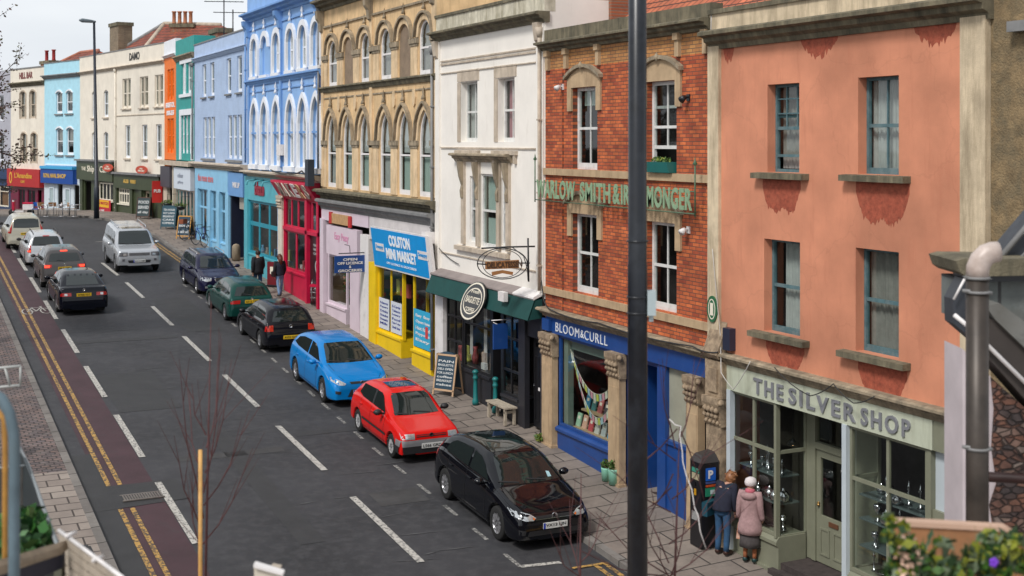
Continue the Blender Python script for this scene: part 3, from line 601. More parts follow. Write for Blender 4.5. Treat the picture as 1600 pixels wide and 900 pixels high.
# ================================================================ 2: red brick building, blue bookshop
brick = masonry('red_brick', (.6, .15, .045), (.3, .055, .024), (.13, .06, .04), .235, .078, 'YZ', .009, dirt=.4, var=.3, dcol=(.16, .035, .02))
ybrick = masonry('buff_brick', (.5, .24, .08), (.4, .17, .06), (.15, .1, .06), .235, .078, 'YZ', .009, dirt=.35, var=.25, dcol=(.25, .12, .05))
bluep = M('royal_blue_paint', (.012, .06, .24), .35, .1, 2, dirt=.15, dcol=(.05, .09, .2)); blued = M('deep_blue_paint', (.008, .03, .15), .4, .1)
cst = M('warm_bath_stone', (.46, .33, .2), .85, .15, 3, .2, 50, dirt=.45, dcol=(.22, .14, .08), streak=1)
whitew = M('worn_white_sash', (.66, .66, .64), .5, .08, 5, dirt=.35, dcol=(.3, .28, .26))
B2 = building('brick_shop_building', 'red brick three storey building with buff brick top band and royal blue bookshop below', 'building', ROW, 20.99, 28.1)
H = [(25.5, 26.68, 9.33, 11.25), (22.2, 23.35, 9.33, 11.25), (25.45, 26.68, 6.44, 8.3), (22.2, 23.35, 6.44, 8.3)]
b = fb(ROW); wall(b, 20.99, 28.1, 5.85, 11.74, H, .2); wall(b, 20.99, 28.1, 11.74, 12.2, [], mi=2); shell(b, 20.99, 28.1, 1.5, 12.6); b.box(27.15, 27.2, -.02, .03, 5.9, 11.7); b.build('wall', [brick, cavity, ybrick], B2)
C2 = [[(blindm, .05, .95, .78, 1)], [(netd, .02, .3, .5, 1)], [(netd, .02, .3, .0, 1)], [(netd, .0, .35, .0, 1)]]
for i, q in enumerate(H):
    window(B2, ROW, q, whitew, .15, .08, (1, 1), .5, C2[i], open_=.42 if i == 1 else 0)
    ua, ub, z = q[0]-.2, q[1]+.2, q[3]; k = (ua+ub)/2; e = .42
    b = fb(ROW); o = [(ub, z-.55), (ub, z+.2)]+[(k+(ub-k)*(1-2*t/10), z+.2+.26*(1-(1-2*t/10)**2)) for t in range(11)]+[(ua, z+.2), (ua, z-.55), (q[0], z-.55), (q[0], z), (q[1], z), (q[1], z-.55)]
    b.poly(o, .0, .05); b.build('window_head', cst, B2)
    b = fb(ROW); A = [(k+(ub+.06-k)*(1-2*t/10), z+.27+.27*(1-(1-2*t/10)**2)) for t in range(11)]; Bq = [(x, y-.08) for x, y in A]; b.ring(A, Bq, .0, .13, closed=False); b.lathe((k, .12, z+.5), [(0, -.1), (.05, -.05), (.06, .02), (0, .1)], 7); b.build('hood_mould', stone, B2)
for z in (9.17, 6.26): part(B2, ROW, 'string_course', cst, (20.99, 28.1, -.02, .07, z, z+.16))
cornice(B2, ROW, mossy, 20.95, 28.18, 12.18, 12.42, .3); part(B2, ROW, 'parapet', mossy, (20.99, 28.12, -.3, .02, 12.42, 12.72))
for u in (27.9, 26.95, 25.4, 22.1, 21.1): part(B2, ROW, 'bracket', cst, (u-.07, u+.07, 0, .08, 11.72, 12.2), (u-.09, u+.09, 0, .12, 12.06, 12.2))
cornice(B2, ROW, stone, 20.95, 28.15, 5.7, 5.92, .26, 'shop_cornice')
b = fb(ROW); b.box(20.99, 27.95, -.1, .06, 5.33, 5.7); f2 = b.build('shop_fascia', bluep, B2)
b = fb(ROW); wl = cream_l
u0 = U(872); ftext(b, ROW, 'BLOOM', u0, 5.4, U(872)-U(909), .22, .062, .01, -.005, sp=1.15); ftext(b, ROW, '&', U(911), 5.42, U(911)-U(916), .18, .062, .01, .0); ftext(b, ROW, 'CURLL', U(917), 5.4, U(917)-U(953), .22, .062, .01, -.005, sp=1.15)
b.build('lettering', M('white_lettering', (.75, .78, .8), .5, 0), f2)
part(B2, ROW, 'burglar_alarm', bluep, (27.62, 27.98, .06, .16, 5.38, 5.66))
mcol = U(969)
for uc_, l in (((27.4, 28.0), ''), ((mcol-.27, mcol+.27), ''), ((21.15, 21.62), '')): capital(B2, ROW, cst, uc_[0], uc_[1], gz(uc_[0])-.1, 5.33, 0, .2, carved)
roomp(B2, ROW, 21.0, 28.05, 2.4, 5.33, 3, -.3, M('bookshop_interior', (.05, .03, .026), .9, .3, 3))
b = fb(ROW); z0 = gz(24)-.2; b.prof([(-.3, z0), (.02, z0), (.02, 2.98), (.09, 3.02), (.09, 3.08), (.03, 3.12), (-.3, 3.12)], mcol+.2, 27.42); b.build('stall_riser', bluep, B2)
glazing(B2, ROW, mcol+.2, 27.42, 3.12, 5.33, bluep, 1, None, -.05, .08)
part(B2, ROW, 'window_lining', M('grey_green_lining', (.16, .22, .19), .6, .1), (27.1, 27.3, -.25, -.1, 3.15, 5.3), (24.8, 27.1, -.28, -.2, 5.0, 5.3))
door(B2, ROW, 22.95, 23.9, 2.5, 4.55, blued, -.9, (.4, .92), panels=1); part(B2, ROW, 'door_frame', bluep, (22.75, 22.95, -.95, .0, 2.1, 5.33), (23.9, 24.3, -.95, -.05, 2.1, 5.33), (22.95, 23.9, -.95, -.85, 4.55, 4.7), (22.95, 23.9, -.9, -.1, 5.2, 5.33))
part(B2, ROW, 'side_panel', bluep, (21.62, 22.75, -.12, -.02, 2.0, 3.75), (21.62, 22.75, -.12, .03, 3.72, 3.8), (21.55, 21.8, -.12, .0, 2, 5.33), (22.6, 22.8, -.12, .02, 2, 5.33))
b = fb(ROW); b.quad((21.8, -.08, 3.8), (22.6, -.08, 3.8), (22.6, -.08, 5.33), (21.8, -.08, 5.33)); b.build('frosted_pane', M('frosted_glass', (.33, .33, .26), .35, .1), B2)
part(B2, ROW, 'doorstep', cst, (22.9, 23.95, -.9, .0, 1.9, 2.36))
# bookshop window display
shl = fb(ROW); shl.box(24.95, 26.9, -.75, -.35, 3.56, 3.6); shl.box(24.95, 26.9, -.5, -.12, 3.16, 3.2)
tag(shl.build('book_stand', M('pale_wood', (.42, .3, .18), .6, .1), None, ROW.P(26, -.4, 3.2)), 'stepped pale wood stand holding books in the blue bookshop window', 'shelf')
cols = [(.05, .25, .4), (.45, .05, .06), (.08, .3, .3), (.06, .2, .2), (.5, .5, .45), (.3, .5, .35), (.5, .15, .15), (.35, .4, .4), (.6, .35, .25), (.1, .1, .12)]
names = ['blue', 'dark red', 'teal', 'dark green', 'cream', 'pale green', 'coral red', 'grey', 'peach', 'black']
for r, (z, w_) in enumerate(((3.6, -.5), (3.2, -.25))):
    for i in range(6):
        u = 26.75-i*.3; c = cols[(i*3+r*5) % 10]; nn = names[(i*3+r*5) % 10]
        b = fb(ROW); b.T = (lambda uu, ww, zz, u=u, w_=w_, z=z: ROW.P(u+uu, w_+ww-zz*.25, z+zz)); b.box(0, .2, 0, .03, 0, .3); o = b.build('book', M('cover_'+nn.replace(' ', '_'), c, .5, .1, 30), None, ROW.P(u+.1, w_, z))
        tag(o, '%s book facing out, %s from left, %s row of the bookshop window' % (nn, ('first', 'second', 'third', 'fourth', 'fifth', 'sixth')[i], ('upper', 'lower')[r]), 'book', 'books in the bookshop window')
        b = fb(ROW); b.T = (lambda uu, ww, zz, u=u, w_=w_, z=z: ROW.P(u+uu, w_+ww-zz*.25, z+zz)); b.box(.05, .15, .03, .033, .17, .24); b.build('cover_title', cream_l, o)
for k, (pa, pb, sag, l) in enumerate((((27.05, 5.0), (25.0, 4.55), .75, 'upper'), ((27.0, 4.95), (25.0, 4.3), 1.25, 'lower'))):
    t = thing('bunting', '%s string of small coloured card bunting hanging in the bookshop window' % l, 'bunting', ROW.P(26, -.15, 4), 0, 'bunting in the bookshop window')
    b = fb(ROW); f = lambda s: (pa[0]+(pb[0]-pa[0])*s, -.14-.03*k, pa[1]+(pb[1]-pa[1])*s-sag*4*s*(1-s)*.8)
    b.tube([f(i/20) for i in range(21)], .006, 4); b.build('string', cream_l, t)
    for i in range(15):
        p, q = f((i+.1)/15), f((i+.9)/15); b = fb(ROW); b.add([(p[0], p[1], p[2]), (q[0], q[1], q[2]), (q[0]-.02, q[1], q[2]-.16), (p[0]-.02, p[1], p[2]-.16)], [(0, 1, 2, 3)]); b.build('flag', bpy.data.materials.get('flag%d' % (i*5 % 4)) or M('flag%d' % (i*5 % 4), [(.6, .62, .5), (.5, .55, .1), (.35, .5, .55), (.6, .3, .35)][i*5 % 4], .7, 0), t)
# wrought letters across the brick front
sg = thing('wrought_letter_sign', 'green cut metal letters on a wire frame across the red brick front', 'sign', ROW.P(24.7, .3, 8.9))
b = fb(ROW); gi = M('green_letter_paint', (.24, .36, .22), .6, .15, 6, dirt=.3, dcol=(.1, .16, .09)); za, zb = 8.62, 9.06; ul, ur = ROW.px(836, w=.3), ROW.px(1086, w=.3)
for z in (8.56, 9.0): b.tube([(ul, .3, z), (ur, .3, z)], .012, 5)
for u in (ul, ur): b.tube([(u, .3, 8.5), (u, .3, 9.55)], .016, 5); b.lathe((u, .3, 9.5), [(0, 0), (.05, .05), (.02, .1), (0, .2)], 6)
for u in (ul-.3, 25, ur+.4): b.tube([(u, .3, 8.56), (u, -.02, 8.56)], .012, 5)
b.build('frame', M('green_frame', (.07, .14, .08), .5, .1), sg)
for s, xa, xb in (('WARLOW', 838, 898), ('SMITH', 906, 953), ('&', 957, 968), ('IRON', 970, 1008), ('MONGER', 1010, 1080)):
    b = fb(ROW); ua, ub = ROW.px(xa, w=.33), ROW.px(xb, w=.33); ftext(b, ROW, s, ua, za, ua-ub, zb-za, .31, .02, .03, sp=1.1); b.build('lettering', gi, sg)
# window box, lamps, little things on the brick wall
t = thing('window_box', 'teal window box of small plants below the open sash of the brick building', 'planter', ROW.P(22.6, .08, 9.33))
b = fb(ROW); b.prof([(-.1, 9.34), (.16, 9.34), (.22, 9.56), (-.14, 9.56)], 22.25, 23.15); b.build('box', M('teal_glaze', (.02, .16, .15), .3, .1), t)
leafm = [M('leaf_a', (.05, .11, .02), .6, .2, 8), M('leaf_b', (.09, .17, .03), .6, .2, 8), M('leaf_c', (.2, .24, .04), .6, .2, 8)]
def leaves(b, c, r, n, s=.03, flat=1, nm=3):
    T = b.T; b.T = None; c = Vector(c)
    for i in range(n):
        d = Vector((random.gauss(0, 1), random.gauss(0, 1), random.gauss(0, 1)*flat)).normalized()*(random.random()**.5); p = c+Vector((d.x*r[0], d.y*r[1], d.z*r[2]))
        a = Vector((random.gauss(0, 1), random.gauss(0, 1), random.gauss(0, 1))).normalized(); q = a.cross(Vector((random.gauss(0, 1), random.gauss(0, 1), .3))).normalized(); z = s*(.6+.8*random.random())
        b.add([p-a*z, p+q*z*.55, p+a*z, p-q*z*.55], [(0, 1, 2, 3)], random.randrange(nm))
    b.T = T
b = MB(); leaves(b, ROW.P(22.7, .05, 9.6), (.12, .42, .07), 160, .035); b.build('plants', leafm, t)
for (x, y, dark, l) in ((874, 137, 0, 'small white security lamp on the brick wall left of the upper window'), (1070, 154, 1, 'small black security lamp on the brick wall right of the upper window'), (1070, 361, 0, 'small white security lamp on the brick wall right of the lower window')):
    u, z = ROW.px(x, y, .1); b = fb(ROW); b.tube([(u, 0, z+.03), (u, .12, z+.03)], .02, 6); b.tube([(u, .1, z+.03), (u-.02, .2, z-.03)], [.05, .075], 10); b.box(u-.05, u+.05, 0, .03, z-.05, z+.09)
    tag(b.build('security_lamp', iron if dark else white, None, ROW.P(u, 0, z)), l, 'lamp')
cab = M('white_cable', (.5, .48, .45), .6, 0); cabd = M('dark_cable', (.03, .03, .03), .6, 0)
def cable(pts, m, r, l):
    b = fb(ROW); P = []
    for i in range(len(pts)-1):
        for k in range(6):
            s = k/6; P.append([pts[i][j]+(pts[i+1][j]-pts[i][j])*s for j in range(3)]); P[-1][2] -= .12*4*s*(1-s)*min(1, abs(pts[i+1][0]-pts[i][0]))*.5
    P.append(list(pts[-1])); b.tube(P, r, 5); tag(b.build('wall_cable', m, None, ROW.P(*pts[0])), l, 'cable')
cable([(20.75, .12, 7.9), (20.5, .1, 6.2), (20.2, .3, 5.6), (19.8, .3, 5.35), (19.3, .28, 5.95)], cab, .009, 'loose white cable hanging in front of the salmon pink wall by the alarm box')
cable([(18.6, .27, 5.95), (17.6, .27, 5.62), (17.0, .27, 5.93), (16.5, .27, 5.7), (16, .27, 5.9)], cabd, .01, 'thin cable draped over the brown cornice above the silver shop letters')
cable([(28.3, .06, 6.9), (28.0, .1, 6.1), (27.3, .28, 5.95), (25, .28, 5.93), (21.2, .28, 5.95), (20.4, .24, 5.95)], cabd, .016, 'dark cable lying along the stone cornice above the blue bookshop fascia')
cable([(20.9, .04, 12.5), (20.95, .04, 11), (20.93, .04, 9)], cab, .012, 'white cable running down the joint between the brick and salmon pink buildings')

# ================================================================ 3: white building, green awning cafe
whitew3 = M('white_stucco', (.82, .78, .72), .8, .05, 1.2, .1, 40, dirt=.12, dcol=(.5, .44, .36), streak=1)
stucco_tan = M('stained_stucco_trim', (.52, .44, .35), .85, .18, 3, .15, 50, dirt=.5, dcol=(.26, .2, .14), streak=1)
B3 = building('white_shop_building', 'white stucco three storey building above the dark green cafe awning', 'building', ROW, 28.1, 35.17)
def q2(x0, x1, za, zb, *a): return (U(x1), U(x0), za, zb, *a)
H = [q2(720, 746, 9.97, 11.65), q2(778, 804, 9.97, 11.65), q2(734, 746.5, 7.2, 9.02), q2(751, 778.5, 7.1, 9.1), q2(783.5, 796, 7.2, 9.02)]
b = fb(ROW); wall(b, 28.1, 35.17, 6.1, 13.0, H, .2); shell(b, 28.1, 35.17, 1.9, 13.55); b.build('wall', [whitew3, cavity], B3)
cc = [[(netd, .0, .5, 0, 1), (net, .5, 1, .0, 1)], [(netd, 0, .3, 0, 1), (M('pink_curtain', (.5, .2, .24), .9, .1, 6), .3, 1, .0, 1)], None, [(blindm, .05, .95, .5, 1), (blindm, 0.05, .95, .02, .4)], [(netd, 0, 1, 0, 1)]]
for q, c in zip(H, cc): window(B3, ROW, q, whitew, .2 if q[3] > 11 else .07, .06, (1, 1) if q[3] > 11 else (0, 0), .5, c)
for q in H[:2]: part(B3, ROW, 'lintel_panel', stucco_tan, (q[0]-.12, q[1]+.22, 0, .02, q[3]+.02, q[3]+.34), (q[1]+.005, q[1]+.22, 0, .02, q[2], q[3])); sill(B3, ROW, stucco_tan, q[0]-.2, q[1]+.25, q[2]-.22, .12, .1); part(B3, ROW, 'bracket', stucco_tan, (q[0]-.15, q[0]-.05, 0, .08, 9.4, 9.63)); part(B3, ROW, 'bracket', stucco_tan, (q[1]+.1, q[1]+.2, 0, .08, 9.4, 9.63))
hu0, hu1 = U(801), U(713); cornice(B3, ROW, stone, hu0, hu1, 9.42, 9.66, .26, 'window_cornice')
sill(B3, ROW, stucco_tan, hu0+.15, hu1-.1, 7.06, .14, .12)
for a, c in ((H[2][1], hu1-.2), (H[3][1], H[2][0]), (H[4][1], H[3][0]), (hu0+.2, H[4][0])):
    m = (a+c)/2; part(B3, ROW, 'mullion', stucco_tan, (m-.1, m+.1, 0, .07, 7.1, 9.42)); b = fb(ROW); b.prof([(0, 8.35), (.1, 8.4), (.12, 8.6), (.08, 8.75), (.16, 9.0), (.2, 9.25), (.22, 9.42), (0, 9.42)], m-.07, m+.07); b.build('carved_bracket', stone, B3)
cornice(B3, ROW, mossy, 28.05, 35.2, 12.93, 13.2, .32); part(B3, ROW, 'parapet', M('peeling_white', (.6, .56, .45), .8, .2, 4, dirt=.7, dcol=(.15, .12, .05), streak=1), (28.1, 35.17, -.28, .02, 13.2, 13.62)); part(B3, ROW, 'coping', mossy, (28.1, 35.2, -.3, .06, 13.62, 13.7))
for z, h in ((12.2, .05), (12.3, .04), (11.95, .03), (9.68+.1, .04), (6.72, .03)): part(B3, ROW, 'string_course', stucco_tan, (28.6, 34.8, 0, .035, z, z+h))
for u0, u1 in ((28.12, 28.5), (34.85, 35.16)): part(B3, ROW, 'pilaster', whitew3, (u0, u1, 0, .06, 6.2, 12.9)); b = fb(ROW); b.prof([(.06, 12.4), (.14, 12.5), (.2, 12.93), (.0, 12.93)], u0+.05, u1-.05); b.build('bracket', stucco_tan, B3)
# cafe front
agreen = M('dark_green_awning', (.004, .055, .05), .8, .12, 3, dirt=.2, dcol=(.01, .08, .07)); agrey = M('awning_cover', (.25, .21, .2), .6, .15)
t = B3
aw = fb(ROW); aw.add([(28.2, .25, 6.08), (34.95, .25, 6.08), (34.95, .44, 5.58), (28.2, .44, 5.58), (28.2, .23, 6.06), (34.95, .23, 6.06), (34.95, .42, 5.56), (28.2, .42, 5.56)], [(0, 1, 2, 3), (4, 5, 6, 7), (0, 1, 5, 4), (1, 2, 6, 5), (2, 3, 7, 6), (3, 0, 4, 7)])
aw.add([(28.2, .0, 6.18), (28.2, .25, 6.08), (28.2, .44, 5.58), (28.2, .0, 5.62)], [(0, 1, 2, 3)]); aw.add([(34.95, .0, 6.18), (34.95, .25, 6.08), (34.95, .44, 5.58), (34.95, .0, 5.62)], [(0, 1, 2, 3)])
aw = aw.build('awning', agreen, t); b = fb(ROW); b.prof([(0, 6.1), (.26, 6.06), (.29, 6.09), (.28, 6.13), (0, 6.26)], 29.4, 34.97); b.build('awning_cover', agrey, aw); b = fb(ROW); b.prof([(0, 6.1), (.26, 6.06), (.29, 6.1), (.28, 6.14), (0, 6.27)], 28.2, 29.39); b.build('cover_end', white, aw)
c0 = (ROW.px(741, w=.5), .36, 5.72)
fl = ROW.sub(0, 0, 0)
def tilt(u, w, z): return ROW.P(c0[0]+u, c0[1]+.14-z*.4+w, c0[2]+z)
b = MB(); b.T = tilt; ov = lambda a, c: [(a*math.cos(k*math.pi/14), c*math.sin(k*math.pi/14)) for k in range(28)]
b.poly(ov(.7, .5), 0, .05); rs = b.build('round_shop_sign', blackp, None, ROW.P(*c0)); tag(rs, 'black oval sign with white rings and lettering hung on the dark green awning', 'sign')
b = MB(); b.T = tilt; b.ring(ov(.68, .48), ov(.64, .44), .05, .056); b.ring(ov(.54, .34), ov(.51, .31), .05, .056); b.build('ring', cream_l, rs)
b = MB()
for s, uw, zz, hh in (('Fresh', .5, .2, .1), ('BAGUETTE', .85, -.06, .18), ('COFFEE', .6, -.28, .12)): text(b, s, tilt(uw/2, .052, zz), (0, -1, 0), tilt(0, 0, 1)-tilt(0, 0, 0), uw, hh, .006, .01)
b.build('lettering', cream_l, rs)
u_, z_ = ROW.px(788, 463, .4); part(aw, ROW, 'white_flood_lamp', white, (u_-.17, u_+.17, .38, .5, z_-.12, z_+.12))
capw = white
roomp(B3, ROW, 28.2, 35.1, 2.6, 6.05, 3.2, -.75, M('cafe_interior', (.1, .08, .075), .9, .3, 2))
part(B3, ROW, 'white_pilaster', white, (U(695), 35.14, -.1, .06, 2.6, 6.0))
zg = gz(33)-.1
f = part(B3, ROW, 'fascia_board', blackp, (28.15, 35.1, -.1, .04, 5.6, 6.2))
def riser(bl, fr, u0, u1, zt, mat, w1=.02, w0=-.5, name='stall_riser'):
    z0 = gz(fr.P(u0, 0, 0).y)-.1; return profp(bl, fr, name, mat, [(w0, z0), (w1, z0), (w1, zt-.1), (w1+.05, zt-.07), (w1+.05, zt), (w0, zt)], u0, u1)
uA, uB, uC, uD = U(722), U(768), U(785), U(812)
chp = M('charcoal_paint', (.02, .02, .026), .5, .15)
riser(B3, ROW, uB, uA-.02, 3.62, chp); riser(B3, ROW, uA, U(696), 3.62, chp); riser(B3, ROW, uD, uC, 3.35, chp)
glazing(B3, ROW, uA, U(697), 3.62, 5.6, blackp, 2, [4.25, 4.95], -.05, .06); glazing(B3, ROW, uB, uA-.1, 3.62, 5.6, blackp, 1, [4.9], -.03, .08); glazing(B3, ROW, uD, uC, 3.35, 5.6, blackp, 2, [4.0, 4.85], -.03, .07)
door(B3, ROW, uC+.1, uB-.1, 2.9, 4.9, blackp, -.8, (.3, .9)); part(B3, ROW, 'door_frame', blackp, (uC, uC+.1, -.85, 0, 2.8, 5.6), (uB-.1, uB, -.85, 0, 2.8, 5.6), (uC+.1, uB-.1, -.85, -.8, 4.9, 5.6))
part(B3, ROW, 'black_panel', chp, (U(822), uD, -.1, .04, 2.5, 5.62)); door(B3, ROW, U(845), U(824), 2.75, 5.0, blackp, -.18, (.9, .95)); part(B3, ROW, 'letterbox', white, (U(838), U(832), -.18, -.16, 3.7, 3.78)); part(B3, ROW, 'black_panel', chp, (28.15, U(846), -.1, .04, 2.4, 5.62), (U(846)+.02, U(823), -.2, -.02, 5.05, 5.6))
# person table stuff: white curtain column and small items in the cafe
for x in (700, 712, 733, 795): curtain(ROW, B3, U(x)-.12, U(x)+.1, 3.7, 5.5, -.5, net)
# small projecting signs
t = tag(part(None, ROW, 'hanging_sign', bluep, (30.05, 30.12, .1, .5, 4.6, 5.25)), 'small blue hanging sign beside the black cafe door', 'sign'); b = fb(ROW); b.tube([(30.08, 0, 5.35), (30.08, .55, 5.35)], .015, 5); b.tube([(30.08, .1, 5.0), (30.08, .3, 5.2), (30.08, .5, 5.3)], .01, 5); b.build('bracket', white, t)
# ornate iron bracket sign
ps = thing('iron_bracket_sign', 'ornate black wrought iron hanging sign with brown wooden name boards on the white wall', 'sign', ROW.P(33, 0, 6.9))
wd = M('brown_sign_wood', (.3, .13, .04), .6, .15, 6)
SF = ROW.sub(U(752), 0, 90-18)                 # plane of the sign, nearly square to the wall
def spx(x, y): return pt3(x, y, 31.6)
b = MB(); P = lambda *xy: [spx(*p) for p in xy]
b.tube(P((752, 388), (790, 386), (836, 385)), .022, 6); b.tube(P((825, 372), (826, 440)), .022, 6)
b.tube([spx(785+39*math.cos(a*.1571), 412+24*math.sin(a*.1571)) for a in range(0, 41)], .014, 5, cap=False); b.tube([spx(785+31*math.cos(a*.1571), 412-22*abs(math.sin(a*.1571))*(1 if a < 21 else -1)) for a in range(0, 41)], .01, 5, cap=False)
b.tube(P((745, 412), (760, 413)), .018, 5); b.tube(P((812, 411), (828, 411)), .016, 5); b.tube(P((800, 386), (818, 400), (824, 420), (825, 438)), .012, 5)
b.build('iron_frame', iron, ps)
def board(pts, name, m, d=.03):
    b = MB(); n = Vector((.9015*0+.4327, .9015, 0))*d; q = [spx(*p) for p in pts]; k = len(q); b.add(q+[p+n for p in q], [tuple(range(k)), tuple(range(2*k-1, k-1, -1))]+[(i, (i+1) % k, k+(i+1) % k, k+i) for i in range(k)]); return b.build(name, m, ps)
n1 = board([(758, 409), (811, 406), (811, 419), (758, 421)], 'name_board', wd); board([(768, 425), (785, 422), (802, 425), (801, 430), (785, 427), (769, 431)], 'lower_board', wd)
b = MB(); p0 = spx(761, 419)-Vector((.4327, .9015, 0))*.012; text(b, 'DELICATESSEN', p0, spx(811, 417)-spx(761, 419), (0, 0, 1), .86, .15, .006, .03); b.build('lettering', M('dark_sign_letters', (.06, .025, .01), .5, 0), n1)

# ================================================================ 4: tan stone gothic building, pink shop and yellow mini market
tan = M('sandstone_ashlar', (.66, .46, .25), .85, .2, 1.4, .2, 50, dirt=.4, dcol=(.36, .23, .12), streak=1)
tanw = M('pale_sandstone', (.7, .52, .32), .85, .18, 2, .2, 50, dirt=.5, dcol=(.25, .17, .09), streak=1); blindw = M('blocked_window_render', (.24, .175, .12), .9, .15, 3, dirt=.3)
whsash = white
B4 = building('sandstone_gothic_building', 'tan sandstone building with rows of arched gothic windows above the pink and yellow shops', 'building', ROW, 35.17, 46.54)
def arow(xs, hw, za, zb, kind, h): return [(ROW.px(x)-hw, ROW.px(x)+hw, za, zb, kind, h) for x in xs]
def even(x0, x1, n): u0, u1 = U(x0), U(x1); return [u0+(u1-u0)*i/(n-1) for i in range(n)]
uc4 = even(520, 571.5, 3)+even(603, 664.5, 3); ul4 = even(518.5, 569.5, 3)+even(602, 664.5, 3)
Hu = [(u-.52, u+.52, 12.0, 13.68, 'rd', .5) for u in uc4]; Hl = [(u-.53, u+.53, 8.3, 10.95, 'pt', .95) for u in ul4]
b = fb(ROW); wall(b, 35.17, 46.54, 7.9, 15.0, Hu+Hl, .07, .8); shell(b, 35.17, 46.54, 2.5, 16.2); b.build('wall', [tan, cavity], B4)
for i, q in enumerate(Hu):
    if i in (1, 4):
        b = fb(ROW); b.poly(outline(*q[:4], 'rd', .5), -.07, -.03); b.build('blocked_window', blindw, B4)
    else: window(B4, ROW, q, white, .055, .08, (0, 0), .5, [(netd, .0, 1, 0, 1)])
    hood(B4, ROW, q, tanw, .15, .05, low=.0); hood(B4, ROW, q, stone, .06, .13, low=.0, gap=.2, name='hood_mould')
    b = fb(ROW); m = (q[0]+q[1])/2; b.lathe((m, .06, 14.0), [(.07, 0), (.05, .08), (.02, .16), (.04, .2), (0, .36)], 6); b.build('finial', stone, B4)
for i, q in enumerate(Hl):
    window(B4, ROW, q, white, .055, .08, (0, 0), .47, [(blindm if i % 3 else net, 0.02, .98, .0, .45), (net, .02, .98, .5, .9)])
    hood(B4, ROW, q, tanw, .15, .05); hood(B4, ROW, q, stone, .06, .13, gap=.2, name='hood_mould')
    b = fb(ROW); m = (q[0]+q[1])/2; b.lathe((m, .06, 11.25), [(.08, 0), (.06, .1), (.03, .16), (.05, .22), (0, .42)], 6); b.build('finial', stone, B4)
def piers(bl, mat, matc, Q, za, zi, lo):
    us = sorted([q[0] for q in Q]+[q[1] for q in Q]); prs = [(us[0]-.62, us[0])]+[(us[i], us[i+1]) for i in range(1, len(us)-1, 2)]+[(us[-1], us[-1]+.62)]
    for a, c in prs:
        a = max(a, lo[0]+.05); c = min(c, lo[1]-.05)
        if c-a < .1: continue
        part(bl, ROW, 'pier', mat, (a+.06, c-.06, 0, .035, za+.02, zi)); part(bl, ROW, 'pier_cap', matc, (a-.0, c+.0, 0, .09, zi, zi+.16), (a+.03, c-.03, 0, .06, zi-.08, zi))
piers(B4, tanw, stone, Hu, 12.0, 13.0, (35.17, 46.54)); piers(B4, tanw, stone, Hl, 8.25, 9.85, (35.17, 46.54))
for i in (0, 1, 3, 4): b = fb(ROW); m = (ul4[i]+ul4[i+1])/2; b.poly([(m+.14*math.cos(k*.785), 11.35+.3*math.sin(k*.785)) for k in range(8)], 0, .05); b.build('roundel', tanw, B4)
cornice(B4, ROW, mossy, 35.1, 46.6, 14.85, 15.25, .45); part(B4, ROW, 'parapet', tan, (35.17, 46.54, -.3, .05, 15.25, 16.2)); part(B4, ROW, 'string_course', stone, (35.17, 46.54, 0, .06, 14.2, 14.27)); cornice(B4, ROW, mossy, 35.12, 46.56, 11.78, 12.0, .16, 'sill_course'); cornice(B4, ROW, mossy, 35.1, 46.56, 7.85, 8.22, .4)
part(B4, ROW, 'string_course', stone, (35.3, 46.4, 0, .03, 11.55, 11.6))
for u in (35.3, 40.9, 46.35): part(B4, ROW, 'corner_strip', tanw, (u-.13, u+.13, 0, .06, 8.3, 14.2)); b = fb(ROW); b.prof([(0, 14.0), (.14, 14.1), (.18, 14.4), (.28, 14.55), (.3, 14.85), (0, 14.85)], u-.12, u+.12); b.build('carved_bracket', stone, B4)
cornice(B4, ROW, leadg, 35.2, 46.5, 7.45, 7.85, .3, 'lead_flashing')
pink = M('pale_pink_paint', (.66, .55, .62), .6, .06, 2, dirt=.25, dcol=(.5, .42, .45)); yel = M('bright_yellow_paint', (.82, .55, .004), .5, .08, 2, dirt=.15, dcol=(.6, .4, .02))
part(B4, ROW, 'frieze', pink, (41.1, 46.4, -.1, .06, 7.05, 7.45)); part(B4, ROW, 'frieze', M('white_board', (.6, .57, .57), .6, .1), (35.3, 41.0, -.1, .06, 6.7, 7.45))
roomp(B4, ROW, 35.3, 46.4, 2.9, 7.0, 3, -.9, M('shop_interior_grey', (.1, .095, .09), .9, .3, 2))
xf = U; pf = part(B4, ROW, 'shop_fascia', pink, (U(562), U(514), -.1, .1, 5.85, 6.9)); b = fb(ROW); ftext(b, ROW, 'Easy Peasy', U(527), 6.35, U(527)-U(549), .34, .1, .01, .01); b.build('lettering', M('pink_letters', (.6, .25, .4), .5, 0), pf)
o = tag(part(None, ROW, 'name_board', M('buff_board', (.5, .3, .14), .6, .2, 9), (U(552), U(521), .08, .12, 7.0, 7.36)), 'small buff board with red ends above the pink shop fascia', 'sign'); part(o, ROW, 'red_end', M('red_end', (.5, .02, .02), .5, 0), (U(523), U(519), .08, .13, 6.98, 7.4)); part(o, ROW, 'red_end', M('red_end2', (.5, .02, .02), .5, 0), (U(553), U(549), .08, .13, 6.95, 7.35))
part(B4, ROW, 'pilaster', pink, (U(510), 46.42, -.1, .12, 2.9, 7.1), (U(565), U(550), -.1, .08, 3.0, 5.9)); part(B4, ROW, 'pilaster', white, (U(580), U(567), -.1, .1, 2.7, 6.8)); part(B4, ROW, 'door_panel', M('graffiti_door', (.55, .5, .5), .6, .15, 3), (U(567), U(565)+.0, -.1, .02, 2.8, 5.9))
riser(B4, ROW, U(540)-.1, U(511), 4.0, pink); glazing(B4, ROW, U(541), U(511), 4.0, 5.85, pink, 1, None, -.06, .1)
